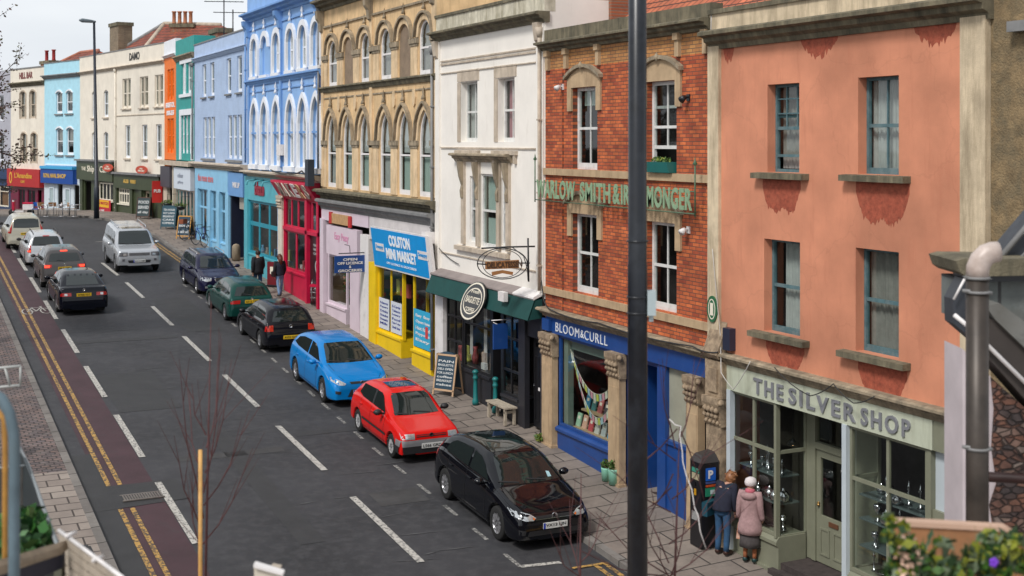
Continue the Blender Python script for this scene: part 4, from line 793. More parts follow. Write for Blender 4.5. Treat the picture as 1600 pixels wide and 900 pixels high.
b = fb(ROW); leaves(b, ROW.P(U(526), -.5, 4.9), (.2, .5, .8), 400, .07); b.v = b.v; o = b.build('window_plants', [M('dry_flower', (.3, .1, .03), .7, .2), leafm[0], leafm[1]], None, ROW.P(U(526), -.5, 4)); tag(o, 'tall mixed plants and dried flowers filling the pink shop window', 'plants')
curtain(ROW, B4, U(540), U(514), 5.35, 5.8, -.25, blindm, 'blind')
# mini market: tilted sign board
ms = thing('mini_market_sign', 'large bright blue board reading COLSTON MINI MARKET above the yellow shop', 'sign', ROW.P(38.2, .2, 5.9))
ua, ub = ROW.px(676, w=.25), ROW.px(584, w=.25)
def mt(u, w, z): return ROW.P(u, w+.12+(z-5.9)*.12, z)
cy = M('sky_blue_sign', (.0, .3, .72), .4, .05); b = MB(); b.T = mt; b.box(ua, ub, 0, .1, 5.88, 7.2); b.build('sign_board', white, ms); b = MB(); b.T = mt; b.box(ua+.3, ub-.03, .1, .108, 5.93, 7.15); b.build('blue_panel', cy, ms)
b = MB()
def mtxt(b, s, x0, x1, z, h, col=0, bold=.04):
    u0, u1 = ROW.px(x0, w=.35), ROW.px(x1, w=.35); text(b, s, mt(u0, .112, z), (0, -1, 0), (-.12, 0, 1), u0-u1, h, .008, bold)
mtxt(b, 'COLSTON', 607, 640, 6.66, .36); mtxt(b, 'MINI MARKET', 601, 648, 6.24, .34); mtxt(b, 'OFF LICENCE & GROCERIES', 600, 646, 6.06, .07, bold=.0)
b.build('lettering', M('white_sign_letters', (.85, .88, .9), .5, 0), ms)
for x0, x1, z in ((585, 598, 6.42), (651, 667, 6.45)):
    b = MB(); b.T = mt; b.box(ROW.px(x1, w=.35), ROW.px(x0, w=.35), .108, .115, z, z+.26); o = b.build('white_label', white, ms); b = MB(); b.T = None; u0, u1 = ROW.px(x0+1, w=.35), ROW.px(x1-1, w=.35); text(b, 'Snappy', mt(u0, .118, z+.06), (0, -1, 0), (-.12, 0, 1), u0-u1, .15, .004, .03); b.build('lettering', cy, o)
part(B4, ROW, 'box_end', white, (U(682), U(676), 0, .35, 6.95, 7.3)); part(B4, ROW, 'pilaster', yel, (35.3, U(679), -.05, .1, 2.5, 6.2)); part(B4, ROW, 'pilaster', yel, (U(594), U(583), -.05, .16, 2.8, 5.95))
uw0, uw1, uw2, uw3 = U(632), U(594), U(680), U(648)
riser(B4, ROW, uw0, uw1+.1, 3.75, yel, .1, -.8); riser(B4, ROW, uw2, uw3, 3.6, yel, .1, -.8); part(B4, ROW, 'riser_return', yel, (uw0-.02, uw0+.02, -.8, .12, 2.7, 3.75))
glazing(B4, ROW, uw0, uw1, 3.75, 5.9, yel, 2, None, .02, .07); glazing(B4, ROW, uw2, uw3, 3.6, 5.9, yel, 1, None, .02, .07)
part(B4, ROW, 'corner_mullion', yel, (uw0-.04, uw0+.04, -.04, .06, 3.7, 5.95)); part(B4, ROW, 'corner_mullion', yel, (uw0-.04, uw0+.04, -.82, -.74, 3.7, 5.95)); q = fb(ROW); q.quad((uw0, -.75, 3.75), (uw0, -.03, 3.75), (uw0, -.03, 5.9), (uw0, -.75, 5.9)); q.build('pane', shopglass, B4); part(B4, ROW, 'header', blackp, (uw2, uw1, -.7, .0, 5.9, 6.3))
b = MB()
def poster(name, label, u0, u1, z0, z1, mat, lines, tcol, w=.06):
    o = tag(part(None, ROW, name, mat, (u0, u1, w, w+.008, z0, z1)), label, 'poster'); b = fb(ROW); n = len(lines)
    for i, s in enumerate(lines):
        h = (z1-z0)*.8/n; ftext(b, ROW, s, u1-(u1-u0)*.12, z1-(z1-z0)*.08-h*(i+.85), (u1-u0)*.76, h*.6, w+.009, .003, .03)
    b.build('lettering', tcol, o); return o
navy = M('navy_print', (.03, .05, .25), .5, 0)
um = (uw0+uw1)/2
poster('window_poster', 'white poster with navy print in the left pane of the yellow mini market', um+.08, uw1-.08, 3.85, 4.85, M('poster_white', (.62, .66, .72), .5, 0), ['News', 'Papers', 'Drinks', 'Snacks', 'Sweets', 'Milk'], navy)
poster('window_poster', 'white poster with navy print in the second pane of the yellow mini market', uw0+.08, um-.08, 3.85, 4.85, M('poster_white2', (.62, .66, .72), .5, 0), ['E-Cards', 'Tobacco', 'Lottery', 'Food', 'Open 7 days', 'Until late'], navy)
o = poster('window_poster', 'sky blue poster with white print and red figure in the mini market window', uw2+.08, uw3-.08, 3.7, 4.85, M('poster_blue', (.03, .38, .62), .5, 0), ['Easy  Easy', 'Open late', 'Hot food', 'Paypoint', 'Easy'], white); part(o, ROW, 'red_figure', M('poster_red', (.6, .05, .05), .5, 0), (uw2+.4, uw2+.6, .07, .08, 4.05, 4.4))
bs = tag(part(None, ROW, 'blade_sign', bluep, (41.35, 41.42, .1, 1.15, 5.55, 6.12)), 'dark blue projecting sign with white letters between the pink and yellow shops', 'sign')
b = MB(); m = ROW.P(41.34, 0, 0)
for i, s in enumerate(('OPEN', 'OFF LICENCE', '&', 'GROCERIES')):
    wd_ = (.5, .9, .08, .85)[i]; text(b, s, ROW.P(41.34, .62+wd_/2, 5.95-.125*i), (1, 0, 0), (0, 0, 1), wd_, .09, .006, .03)
b.build('lettering', white, bs); b = fb(ROW); b.tube([(41.4, 0, 6.2), (41.4, 1.0, 6.2)], .02, 6); b.tube([(41.4, .6, 6.2), (41.4, .62, 6.45), (41.4, .8, 6.5)], .012, 5); b.build('bracket', iron, bs)

# ================================================================ 5: blue gothic building, red and teal shops
blue5 = M('periwinkle_render', (.24, .42, .72), .75, .1, 1.2, .1, 50, dirt=.35, dcol=(.17, .31, .56), streak=1); blue5d = M('blue_trim', (.16, .32, .62), .7, .12, 2); wtrim = M('white_trim', (.76, .78, .82), .6, .05, dirt=.2, dcol=(.5, .55, .62))
B5 = building('blue_gothic_building', 'bright blue building with white arched gothic windows above the red and teal shops', 'building', ROW, 46.54, 57.75)
ua5 = [U(x) for x in (399, 415, 433.5, 455.5, 475, 495.5)]
Hu = [(u-.52, u+.52, 12.85, 14.55, 'rd', .5) for u in ua5]; Hl = [(u-.55, u+.55, 8.95, 11.7, 'pt', 1.0) for u in ua5]
b = fb(ROW); wall(b, 46.54, 57.75, 8.7, 15.6, Hu+Hl, .14, .8); shell(b, 46.54, 57.75, 3.2, 17.5); b.build('wall', [blue5, cavity], B5)
for i, q in enumerate(Hu):
    if i == 1: b = fb(ROW); b.poly(outline(*q[:4], 'rd', .5), -.14, -.07); b.build('blocked_window', blue5, B5)
    else: window(B5, ROW, q, wtrim, .12, .09, (0, 0), .5, [(net, .0, 1, 0, 1)])
    hood(B5, ROW, q, wtrim, .2, .1, full=(i != 1)); b = fb(ROW); m = (q[0]+q[1])/2; b.lathe((m, .08, 14.85), [(.08, 0), (.05, .1), (.03, .2), (.07, .26), (0, .5)], 6); b.build('finial', wtrim, B5); sill(B5, ROW, wtrim, q[0]-.1, q[1]+.1, 12.87, .14, .16)
for i, q in enumerate(Hl):
    window(B5, ROW, q, wtrim, .13, .1, (0, 0), .5, [(net, .0, 1, .0, 1)]); hood(B5, ROW, q, wtrim, .2, .1, full=True); sill(B5, ROW, wtrim, q[0]-.1, q[1]+.1, 8.97, .22, .18)
    b = fb(ROW); m = (q[0]+q[1])/2; b.lathe((m, .08, 12.0), [(.09, 0), (.06, .1), (.03, .2), (.07, .26), (0, .5)], 6); b.build('finial', wtrim, B5)
cornice(B5, ROW, blue5d, 46.5, 57.9, 15.35, 15.75, .42); part(B5, ROW, 'parapet', blue5, (46.54, 57.75, -.3, .05, 15.75, 17.3)); cornice(B5, ROW, blue5d, 46.54, 57.85, 12.45, 12.72, .2, 'sill_course'); part(B5, ROW, 'string_course', blue5d, (46.6, 57.7, 0, .05, 14.95, 15.03)); part(B5, ROW, 'string_course', blue5d, (46.8, 57.5, 0, .04, 12.15, 12.2), (46.8, 57.5, 0, .04, 10.3, 10.38))
for u in (46.8, 52.15, 57.5): part(B5, ROW, 'corner_strip', blue5d, (u-.14, u+.14, 0, .08, 8.9, 15.0)); b = fb(ROW); b.prof([(0, 14.6), (.14, 14.7), (.2, 15.0), (.34, 15.2), (.36, 15.4), (0, 15.4)], u-.16, u+.16); b.build('carved_bracket', blue5d, B5)
cornice(B5, ROW, stucco_tan, 46.6, 57.7, 8.4, 8.68, .45, 'shop_cornice'); part(B5, ROW, 'gas_meter_box', white, (U(447), U(441), .08, .25, 9.4, 9.85))
roomp(B5, ROW, 46.6, 57.7, 3.6, 8.3, 3.2, -.2, M('shop_interior_pale', (.14, .135, .115), .9, .3, 1.5))
redp = M('crimson_paint', (.55, .005, .05), .4, .1, dirt=.15, dcol=(.3, .01, .03)); tealp = M('turquoise_paint', (.09, .42, .5), .45, .08, dirt=.2, dcol=(.06, .3, .36)); teald = M('turquoise_frame', (.02, .27, .36), .45, .1)
ur0, ur1 = 46.75, U(441); b = fb(ROW); b.prof([(0, 7.7), (.08, 7.66), (.14, 7.72), (.5, 8.3), (.5, 8.4), (0, 8.4)], ur0, ur1); fs = b.build('shop_fascia', redp, B5)
for i, (ch, m) in enumerate(zip('MAKERS', [M('letter_metal', (.4, .33, .28), .5, .2), cream_l, bpy.data.materials['letter_metal'], white, M('letter_copper', (.5, .3, .16), .5, .2), bpy.data.materials['letter_metal']])):
    b = MB(); u = ur1-.75-i*.72; text(b, ch, ROW.P(u, .2, 7.78), (0, -1, 0), (-.5, 0, .85), .52, .62, .03, .035); b.build('lettering', m, fs)
ud = U(484); riser(B5, ROW, ud+.1, U(447), 4.75, redp, .1); part(B5, ROW, 'corner_post', redp, (ud-.05, ud+.2, -.05, .14, 3.4, 7.7), (ur0, ur0+.2, -.05, .1, 3.3, 7.7), (U(447)-.05, U(445)+.05, -.05, .1, 3.7, 7.7))
glazing(B5, ROW, ud+.1, U(447), 4.75, 6.4, redp, 2, None, .02, .1, bw=.07); glazing(B5, ROW, ur0, U(447), 6.5, 7.7, redp, 5, None, .02, .08, bw=.06); part(B5, ROW, 'transom', redp, (ur0, U(446), 0, .14, 6.38, 6.52))
db = part(B5, ROW, 'black_door_board', blackp, (ur0+.2, ud-.06, -.1, .0, 3.5, 6.4)); b = fb(ROW); u = ud-.3
for k, s in enumerate(('MAKERS', 'HAND MADE', 'GIFTS')): ftext(b, ROW, s, u-.2, 5.95-.16*k, .8, .1, .004, .004, .02)
b.ring([(u-.65+.25*math.cos(k*.5236), 5.2+.25*math.sin(k*.5236)) for k in range(12)], [(u-.65+.15*math.cos(k*.5236), 5.2+.15*math.sin(k*.5236)) for k in range(12)], .0, .006); b.build('lettering', M('chalk_grey', (.4, .4, .4), .6, 0), db)
capital(B5, ROW, M('cream_column', (.66, .6, .5), .7, .08, dirt=.2), U(447)+.0, U(440), 3.75, 7.75, 0, .2, stucco_tan, 'cream_column')
ut0, ut1 = U(439), U(386); tf = part(B5, ROW, 'shop_fascia', tealp, (ut0, ut1, -.1, .12, 7.35, 8.4)); b = fb(ROW); ftext(b, ROW, 'blaze', U(403), 7.6, U(403)-U(418), .6, .13, .03, .04); b.build('lettering', M('dark_red_letters', (.3, .01, .03), .4, 0), tf)
riser(B5, ROW, ut0, ut1-.3, 4.95, tealp, .05); part(B5, ROW, 'pilaster', tealp, (ut1-.6, ut1, -.05, .14, 4, 7.4)); part(B5, ROW, 'pilaster', blue5, (ut0-.3, ut0+.1, -.05, .12, 3.8, 7.4)); glazing(B5, ROW, ut0+.1, ut1-.6, 4.95, 7.35, teald, 3, [6.3], .0, .12, bw=.09)
for i in range(3): b = fb(ROW); u = ut0+1+i*1.3; b.tube([(u, .1, 8.3), (u, .5, 8.25), (u, .55, 8.05)], .03, 6); b.build('sign_lamp_arm', tealp, B5)
ccol = [(.5, .5, .1), (.45, .35, .3), (.1, .3, .5), (.6, .6, .6), (.5, .1, .1), (.1, .1, .1)]
dm = [M('display_%s' % n, c, .5, .1) for n, c in zip(('lime', 'clay', 'blue', 'white', 'red', 'black'), ccol)]
for (a, c, z, n, l) in ((ut0+.3, ut1-.8, 4.95, 9, 'turquoise shop'), (ud+.3, U(449), 4.76, 7, 'crimson shop'), (uw0+.2, uw1-.2, 4.95, 6, 'yellow mini market'), (uA+.2, U(699), 3.63, 4, 'green awning cafe'), (uB+.2, uA-.3, 3.63, 5, 'green awning cafe')):
    for i in range(n):
        u = a+(c-a)*(i+random.random()*.5)/n; w_ = -.3-.3*random.random(); hh = .15+.35*random.random(); b = fb(ROW); k = random.randrange(6)
        if random.random() < .5: b.lathe((u, w_, z), [(.08, 0), (.11, hh*.4), (.05, hh*.8), (.07, hh)], 9)
        else: b.box(u-.12, u+.12, w_-.05, w_+.05, z, z+hh)
        tag(b.build('display_item', dm[k], None, ROW.P(u, w_, z)), 'small coloured ware displayed inside the window of the %s' % l, 'goods', 'goods inside the %s window' % l)

# ================================================================ 6: pale blue building, light blue and dark shops
pb = masonry('pale_blue_brickwork', (.4, .51, .7), (.38, .49, .68), (.34, .44, .62), .235, .078, 'YZ', .006, dirt=.1, var=.08, dcol=(.2, .27, .4), bump=.3)
B6 = building('pale_blue_building', 'pale grey blue painted brick building between the bright blue and teal buildings', 'building', ROW, 57.75, 69.46)
Hu = [(U(x)-.48, U(x)+.48, 12.3, 13.98) for x in (319, 331.5, 357.5, 374)]; Hl = []
for xs in ((320, 326.5, 333), (359, 366.5, 374.5)): Hl += [(U(x)-.42, U(x)+.42, 9.15, 11.22) for x in xs]
b = fb(ROW); wall(b, 57.75, 69.46, 8.7, 14.25, Hu+Hl, .12, .7); shell(b, 57.75, 69.46, 3.8, 15.1); b.build('wall', [pb, cavity], B6)
for q in Hu+Hl: window(B6, ROW, q, wtrim, .1, .08, (0, 0), .5, [(blindm, 0, 1, .0, 1)])
for q in Hu: sill(B6, ROW, leadg, q[0]-.1, q[1]+.1, 12.28, .1, .1)
for a, c in ((Hl[2][0], Hl[0][1]), (Hl[5][0], Hl[3][1])): sill(B6, ROW, leadg, a-.1, c+.1, 9.1, .12, .12)
pbp = M('pale_blue_render', (.4, .51, .7), .7, .08); cornice(B6, ROW, pbp, 57.75, 69.5, 14.2, 14.42, .2); part(B6, ROW, 'parapet', pbp, (57.75, 69.46, -.3, .02, 14.42, 15.1)); part(B6, ROW, 'coping', leadg, (57.75, 69.46, -.32, .06, 15.1, 15.17))
cornice(B6, ROW, stucco_tan, 57.8, 69.4, 8.55, 8.9, .4, 'shop_cornice')
lbp = M('baby_blue_paint', (.26, .55, .78), .45, .07, dirt=.15, dcol=(.18, .4, .6)); roomp(B6, ROW, 57.8, 69.4, 4.3, 8.4, 3, -.2, M('dark_blue_interior', (.05, .07, .12), .9, .3, 2))
us0, us1 = U(360.5), U(309); ff = part(B6, ROW, 'shop_fascia', lbp, (us0, us1, -.1, .15, 7.5, 8.55)); b = fb(ROW); ftext(b, ROW, 'the room store', us1-.8, 7.9, 3.6, .38, .16, .01, .02); b.build('lettering', M('coral_letters', (.65, .2, .22), .5, 0), ff)
riser(B6, ROW, us0, us1-.2, 5.0, lbp, .05)
for k, x in enumerate((311.5, 331, 345, 359.5)): part(B6, ROW, 'pilaster', lbp, (U(x)-.28, U(x)+.28, -.05, .16, 4.3, 7.5))
for x0, x1 in ((313, 329), (333, 343), (347, 358)): glazing(B6, ROW, U(x1)-.05, U(x0)+.05, 5.0, 7.5, lbp, 3 if x0 < 330 else 2, [6.55], .0, .07, bw=.05)
b5 = part(B6, ROW, 'shop_fascia', M('mid_blue_board', (.14, .32, .62), .5, .05), (U(384), us0-.02, -.1, .14, 7.4, 8.5)); b = fb(ROW); ftext(b, ROW, 'WISE UP', U(368), 7.8, 1.4, .26, .15, .01, .03); b.build('lettering', white, b5)
part(B6, ROW, 'dark_shopfront', M('navy_door', (.012, .016, .035), .4, .1), (U(386), us0-.05, -.6, -.5, 3.8, 7.4), (us0-.35, us0-.05, -.6, .05, 3.8, 7.4)); part(B6, ROW, 'shutter_box', M('ribbed_shutter', (.38, .35, .3), .5, .1), (U(385), U(371), -.5, -.1, 6.8, 7.4))
for i in range(6): part(B6, ROW, 'shelf_slat', M('slat%d' % i, (.2, .22, .26), .5, .05), (U(384), U(374), -.5, -.42, 4.7+i*.33, 4.76+i*.33))
nb = tag(part(None, ROW, 'wall_notice', M('amber_notice', (.75, .4, .01), .5, .05), (U(383), U(375.5), -.42, -.38, 5.95, 6.5)), 'amber notice panel inside the dark open shopfront beside the turquoise shop', 'sign')
# ================================================================ 7: teal, 8: orange, 9: cream pub, 10: light blue, 11: cream, 12: navy
tl = M('teal_render', (.03, .3, .28), .7, .12, dirt=.2, dcol=(.02, .2, .19)); B7 = building('teal_building', 'narrow teal building with white window surrounds, right of the narrow orange one', 'building', ROW, 69.46, 74.55)
Hu = [(U(x)-.5, U(x)+.5, 12.6, 14.3) for x in (286.5, 295.5)]; Hl = [(U(x)-.42, U(x)+.42, 9.3, 11.4) for x in (286, 291.5, 297)]
b = fb(ROW); wall(b, 69.46, 74.55, 8.9, 14.5, Hu+Hl, .12, .7); shell(b, 69.46, 74.55, 4.3, 15.7); b.build('wall', [tl, cavity], B7)
for q in Hu+Hl: window(B7, ROW, q, wtrim, .1, .1, (0, 0), .5, [(net, 0, 1, .0, 1)])
part(B7, ROW, 'window_surround', wtrim, (Hu[1][0]-.35, Hu[0][1]+.3, .0, .06, 14.3, 14.5), (Hu[1][0]-.35, Hu[0][1]+.3, .0, .1, 12.42, 12.6), (Hu[0][0]-.001, Hu[0][0]-.0-.25, .0, .05, 12.6, 14.3)); part(B7, ROW, 'window_surround', wtrim, (Hl[2][0]-.5, Hl[0][1]+.4, 0, .06, 11.42, 11.75), (Hl[2][0]-.5, Hl[2][0]-.02, 0, .06, 8.95, 11.42), (Hl[0][1]+.02, Hl[0][1]+.4, 0, .06, 8.95, 11.42))
cornice(B7, ROW, stone, 69.5, 74.6, 14.5, 14.8, .25); part(B7, ROW, 'parapet', tl, (69.47, 74.54, -.3, .03, 14.8, 15.7))
whb = M('white_signboard', (.62, .68, .76), .5, .03); part(B7, ROW, 'shop_cornice', stucco_tan, (69.5, 77.9, 0, .35, 8.6, 8.85)); o = part(B7, ROW, 'shop_fascia', whb, (69.6, 74.2, -.05, .2, 7.3, 8.5)); b = fb(ROW); ftext(b, ROW, 'colour', 73, 7.95, 1.5, .25, .21, .01, .01); ftext(b, ROW, 'gallery', 73, 7.6, 1.5, .18, .21, .01, .01); b.build('lettering', M('grey_lettering', (.3, .33, .4), .5, 0), o)
roomp(B7, ROW, 69.5, 77.9, 4.6, 7.3, 2.5, -.2, room); tpa = M('taupe_paint', (.42, .37, .31), .5, .08); riser(B7, ROW, 69.5, 74.4, 5.6, tpa, .04); glazing(B7, ROW, 69.6, 74.3, 5.6, 7.3, tpa, 5, None, .0, .1, bw=.12)
org = M('bright_orange_render', (.8, .17, .01), .6, .08, dirt=.1, dcol=(.6, .1, .01)); B8 = building('orange_building', 'very narrow bright orange building between the cream pub and the teal building', 'building', ROW, 74.55, 78.07)
Hu = [(U(x)-.45, U(x)+.45, 12.4, 14.2) for x in (264, 269)]; Hl = [(U(x)-.45, U(x)+.45, 9.3, 11.3) for x in (264, 269)]
b = fb(ROW); wall(b, 74.55, 78.07, 8.9, 15.0, Hu+Hl, .12, .7); shell(b, 74.55, 78.07, 4.5, 15.9); b.build('wall', [org, cavity], B8)
for q in Hu+Hl: window(B8, ROW, q, org, .1, .12, (0, 0), .5, [(M('orange_blind', (.5, .12, .02), .8, 0) if q is Hu[0] else bpy.data.materials['orange_blind'], 0, 1, .0, 1)])
b = fb(ROW); ftext(b, ROW, 'BRISTOL', 77.6, 11.95, 2.7, .3, .0, .02, .03); ftext(b, ROW, 'BIKES', 77.3, 11.5, 2.2, .28, .0, .02, .03); b.build('lettering', wtrim, B8); part(B8, ROW, 'parapet', wtrim, (74.55, 78.07, -.3, .03, 15.0, 15.9)); cornice(B8, ROW, wtrim, 74.5, 78.1, 14.9, 15.05, .2)
part(B8, ROW, 'shop_fascia', M('charcoal_board', (.05, .045, .06), .5, .1), (74.9, 77.8, -.05, .3, 7.3, 8.5)); part(B8, ROW, 'pilaster', M('cream_pilaster', (.6, .53, .42), .5, .06), (76.8, 77.9, -.1, .1, 4.5, 7.3), (74.6, 74.9, -.1, .15, 4.5, 8.6)); part(B8, ROW, 'door', blackp, (74.9, 76.7, -.3, -.2, 4.5, 7.3))
o = tag(part(None, ROW, 'blade_sign', M('red_blade', (.5, .02, .015), .5, .05), (78.2, 78.26, .1, .7, 6.3, 7.6)), 'red projecting banner beside the green pub corner', 'sign'); b = MB(); text(b, 'PUB', ROW.P(78.19, .6, 6.9), (1, 0, 0), (0, 0, 1), .4, .2, .01, .03); b.build('lettering', white, o)
for (u, l) in ((74.4, 'hanging basket of yellow green foliage below the charcoal fascia'), (70.6, 'hanging basket of dark foliage below the white signboard')):
    t = thing('hanging_basket', l, 'basket', ROW.P(u, .5, 6.3), 0, 'hanging baskets'); b = fb(ROW); b.lathe((u, .5, 6.2), [(0, 0), (.2, .08), (.28, .25)], 10); b.tube([(u, .5, 6.45), (u, .5, 6.95), (u, 0, 6.95)], .012, 4); b.build('basket', iron, t); b = MB(); leaves(b, ROW.P(u, .5, 6.5), (.35, .35, .15), 140, .05); b.build('foliage', leafm, t)

cream = M('cream_stucco', (.76, .7, .6), .8, .07, 1.2, dirt=.2, dcol=(.45, .38, .3), streak=1); olive = M('olive_green_paint', (.05, .065, .03), .45, .15, dirt=.1, dcol=(.08, .1, .05))
uP = PUB.px; uM, uE = uP(182), uP(125)
B9 = thing('cream_pub_building', 'cream corner building with an olive green pub front, behind the distant street lamp', 'building', (*PUB.P(8, 0, 0).xy, 4.7), 0, 'terraced buildings along the street')
def row(fr, xs, hw, za, zb, *a): return [(fr.px(x)-hw, fr.px(x)+hw, za, zb, *a) for x in xs]
Hu = row(PUB, (194.5, 201, 222, 228, 245.5, 251), .42, 12.1, 14.0)+row(PUB, (147, 165.5), .5, 11.6, 13.4, 'seg', .15); Hl = row(PUB, (199.5, 226, 248), .5, 8.9, 11.0)+row(PUB, (147, 165.5), .5, 8.6, 10.6, 'seg', .15)
b = fb(PUB); wall(b, 0, uE, 7.9, 14.75, Hu+Hl, .12, .7); shell(b, 0, uE, 3.8, 15.9); b.build('wall', [cream, cavity], B9)
for i, q in enumerate(Hu+Hl): window(B9, PUB, q, cream if i < 6 else wtrim, .1, .08, (0, 0), .5, [(net if i > 5 else stucco_tan, 0, 1, .0, 1)]); sill(B9, PUB, stucco_tan, q[0]-.1, q[1]+.1, q[2]-.02, .1, .1)
cornice(B9, PUB, stucco_tan, 0, uE, 14.65, 14.85, .22); part(B9, PUB, 'parapet', cream, (0, uE, -.3, .03, 14.85, 15.85)); part(B9, PUB, 'coping', leadg, (0, uE, -.32, .06, 15.85, 15.92)); part(B9, PUB, 'string_course', stucco_tan, (0, uM, 0, .04, 11.6, 11.66))
b = fb(PUB); ftext(b, PUB, 'DAMO', PUB.px(203), 15.1, PUB.px(203)-PUB.px(219), .5, .04, .01, .03); b.build('painted_lettering', M('painted_black', (.03, .03, .03), .6, 0), B9); downpipe(B9, PUB, uM, 5, 14.5, cream)
f1 = part(B9, PUB, 'pub_fascia', olive, (uM+.1, uE, -.1, .25, 7.3, 8.6)); part(B9, PUB, 'fascia_cap', leadg, (uM, uE+.1, -.1, .4, 8.6, 8.72)); b = fb(PUB); ftext(b, PUB, 'THE', PUB.px(133), 7.95, 1, .25, .25, .02, .01); ftext(b, PUB, 'Ship & Cask', PUB.px(142), 7.75, PUB.px(142)-PUB.px(176), .55, .25, .02, .01); b.build('lettering', cream_l, f1)
f2 = part(B9, PUB, 'pub_fascia', olive, (.4, uM-.1, -.1, .22, 6.95, 7.85)); part(B9, PUB, 'fascia_cap', leadg, (.2, uM, -.1, .38, 7.85, 7.98)); b = fb(PUB); ftext(b, PUB, 'ALES', PUB.px(198), 7.3, 1.0, .24, .22, .02, .03); ftext(b, PUB, 'WINES', PUB.px(209), 7.3, 1.0, .24, .22, .02, .03); b.build('lettering', gold, f2)
hp = [(PUB.px(205), PUB.px(185), 5.9, 7.0)]
w1 = (PUB.px(204.5)+.0, PUB.px(187), 5.75, 6.9); w2 = (PUB.px(177), PUB.px(154), 5.7, 6.9); d1 = (PUB.px(236), PUB.px(226), 4.6, 6.8)
w1 = (PUB.px(205), PUB.px(186), 5.9, 7.0)
b = fb(PUB); wall(b, .0, uE, 3.8, 7.9, [(PUB.px(205), PUB.px(186), 5.95, 6.95), (PUB.px(177), PUB.px(155), 6.0, 7.2), (PUB.px(236), PUB.px(226), 4.95, 6.9), (PUB.px(143), PUB.px(133), 4.9, 7.2)], .1, .6, w=.02)
b.build('pub_front', [olive, cavity], B9)
for x0, x1, z0, z1, n in ((186, 205, 5.95, 6.95, 5), (155, 177, 6.0, 7.2, 4)):
    o = glazing(B9, PUB, PUB.px(x1), PUB.px(x0), z0, z1, cream_l, n, [z1-.35] if n == 5 else None, -.04, .1, 'pub_window', bw=.05); sill(B9, PUB, cream_l, PUB.px(x1)-.1, PUB.px(x0)+.1, z0, .08, .12)
door(B9, PUB, PUB.px(236), PUB.px(226), 4.95, 6.9, M('cream_door', (.5, .4, .28), .5, .1), -.08)
for x in (183, 207.5, 222, 239, 153, 130): part(B9, PUB, 'pilaster', olive, (PUB.px(x)-.25, PUB.px(x)+.25, .0, .14, 4.6, 7.3))
for x, y, z_, l in ((169, 262, .4, 'red oval pub sign above the windows right behind the distant street lamp'), (222, 265.5, .3, 'red oval pub sign above the cream framed window nearer the teal building')):
    u, z = PUB.px(x, y, z_); b = fb(PUB); b.poly([(u+1.05*math.cos(k*.314), z+.26*math.sin(k*.314)) for k in range(20)], z_, z_+.06); o = tag(b.build('oval_sign', M('oval_red', (.5, .06, .025), .5, .05), None, PUB.P(u, z_, z)), l, 'sign', 'oval pub signs'); b = fb(PUB); ftext(b, PUB, 'PUB', u+.25, z+.03, .5, .1, z_+.062, .006, .03); ftext(b, PUB, 'OPEN DAILY', u+.6, z-.12, 1.2, .12, z_+.062, .006, .03); b.build('lettering', cream_l, o)
o = poster  # banner on the pub rail
u1_, u0_ = PUB.px(153.5), PUB.px(176); bn = tag(part(None, PUB, 'banner', M('red_banner', (.45, .01, .03), .6, .05), (u0_, u1_, .12, .14, 5.05, 6.05)), 'red and yellow banner hung below the pub windows just right of the distant lamp post', 'banner')
part(bn, PUB, 'yellow_panel', M('banner_yellow', (.75, .42, .01), .6, .05), (u0_+.35, u1_-.05, .14, .15, 5.55, 6.02)); b = fb(PUB); ftext(b, PUB, 'BIG MATCH', u1_-.15, 5.72, u1_-u0_-.6, .2, .151, .005, .05); b.build('lettering', M('banner_red_print', (.4, .0, .02), .5, 0), bn); b = fb(PUB); ftext(b, PUB, '18 + LIVE', u1_-.15, 5.15, 1.6, .25, .141, .005, .04); b.build('number', white, bn)

uc_ = CAF.px; u1 = uc_(69.5); u2 = uc_(17)
def cpart(bl, name, mat, *bx): return part(bl, CAF, name, mat, *bx)
lb = M('light_blue_stucco', (.4, .68, .8), .7, .07, dirt=.12, dcol=(.3, .5, .58)); B10 = thing('light_blue_building', 'light blue stucco building with the navy shop sign, left of the distant lamp post', 'building', (*CAF.P(3, 0, 0).xy, 4.5), 0, 'terraced buildings along the street')
Hu = row(CAF, (92.5, 108.5), .55, 12.0, 13.6, 'seg', .15); Hl = row(CAF, (93, 109.5), .6, 9.0, 10.95, 'seg', .15)
b = fb(CAF); wall(b, 0, u1, 8.0, 14.7, Hu+Hl, .12, .7); shell(b, 0, u1, 3.8, 15.8); b.build('wall', [lb, cavity], B10)
for q in Hu+Hl: window(B10, CAF, q, wtrim, .1, .09, (0, 0), .5, [(netd, 0, 1, .4, 1)]); hood(B10, CAF, q, wtrim, .1, .06); sill(B10, CAF, leadg, q[0]-.15, q[1]+.15, q[2]-.02, .12, .1)
cornice(B10, CAF, leadg, 0, u1+.1, 14.55, 14.85, .3); cpart(B10, 'parapet', lb, (0, u1, -.3, .03, 14.85, 15.7)); cpart(B10, 'coping', leadg, (0, u1, -.3, .06, 15.7, 15.77)); cpart(B10, 'string_course', wtrim, (.2, u1-.2, 0, .05, 8.2, 8.3))
nvb = M('bright_navy', (.005, .06, .3), .5, .05); f = cpart(B10, 'shop_fascia', nvb, (.4, u1-.1, -.1, .35, 6.9, 7.95)); cpart(B10, 'blue_awning_edge', M('azure_strip', (.05, .35, .65), .5, 0), (.4, u1-.1, .0, .42, 7.95, 8.15)); b = fb(CAF); ftext(b, CAF, 'ROYAL NAVAL', u1-.7, 7.3, 2.4, .32, .36, .01, .04); ftext(b, CAF, 'SHOP', 3.1, 7.3, 1.5, .32, .36, .01, .04); b.build('lettering', gold, f)
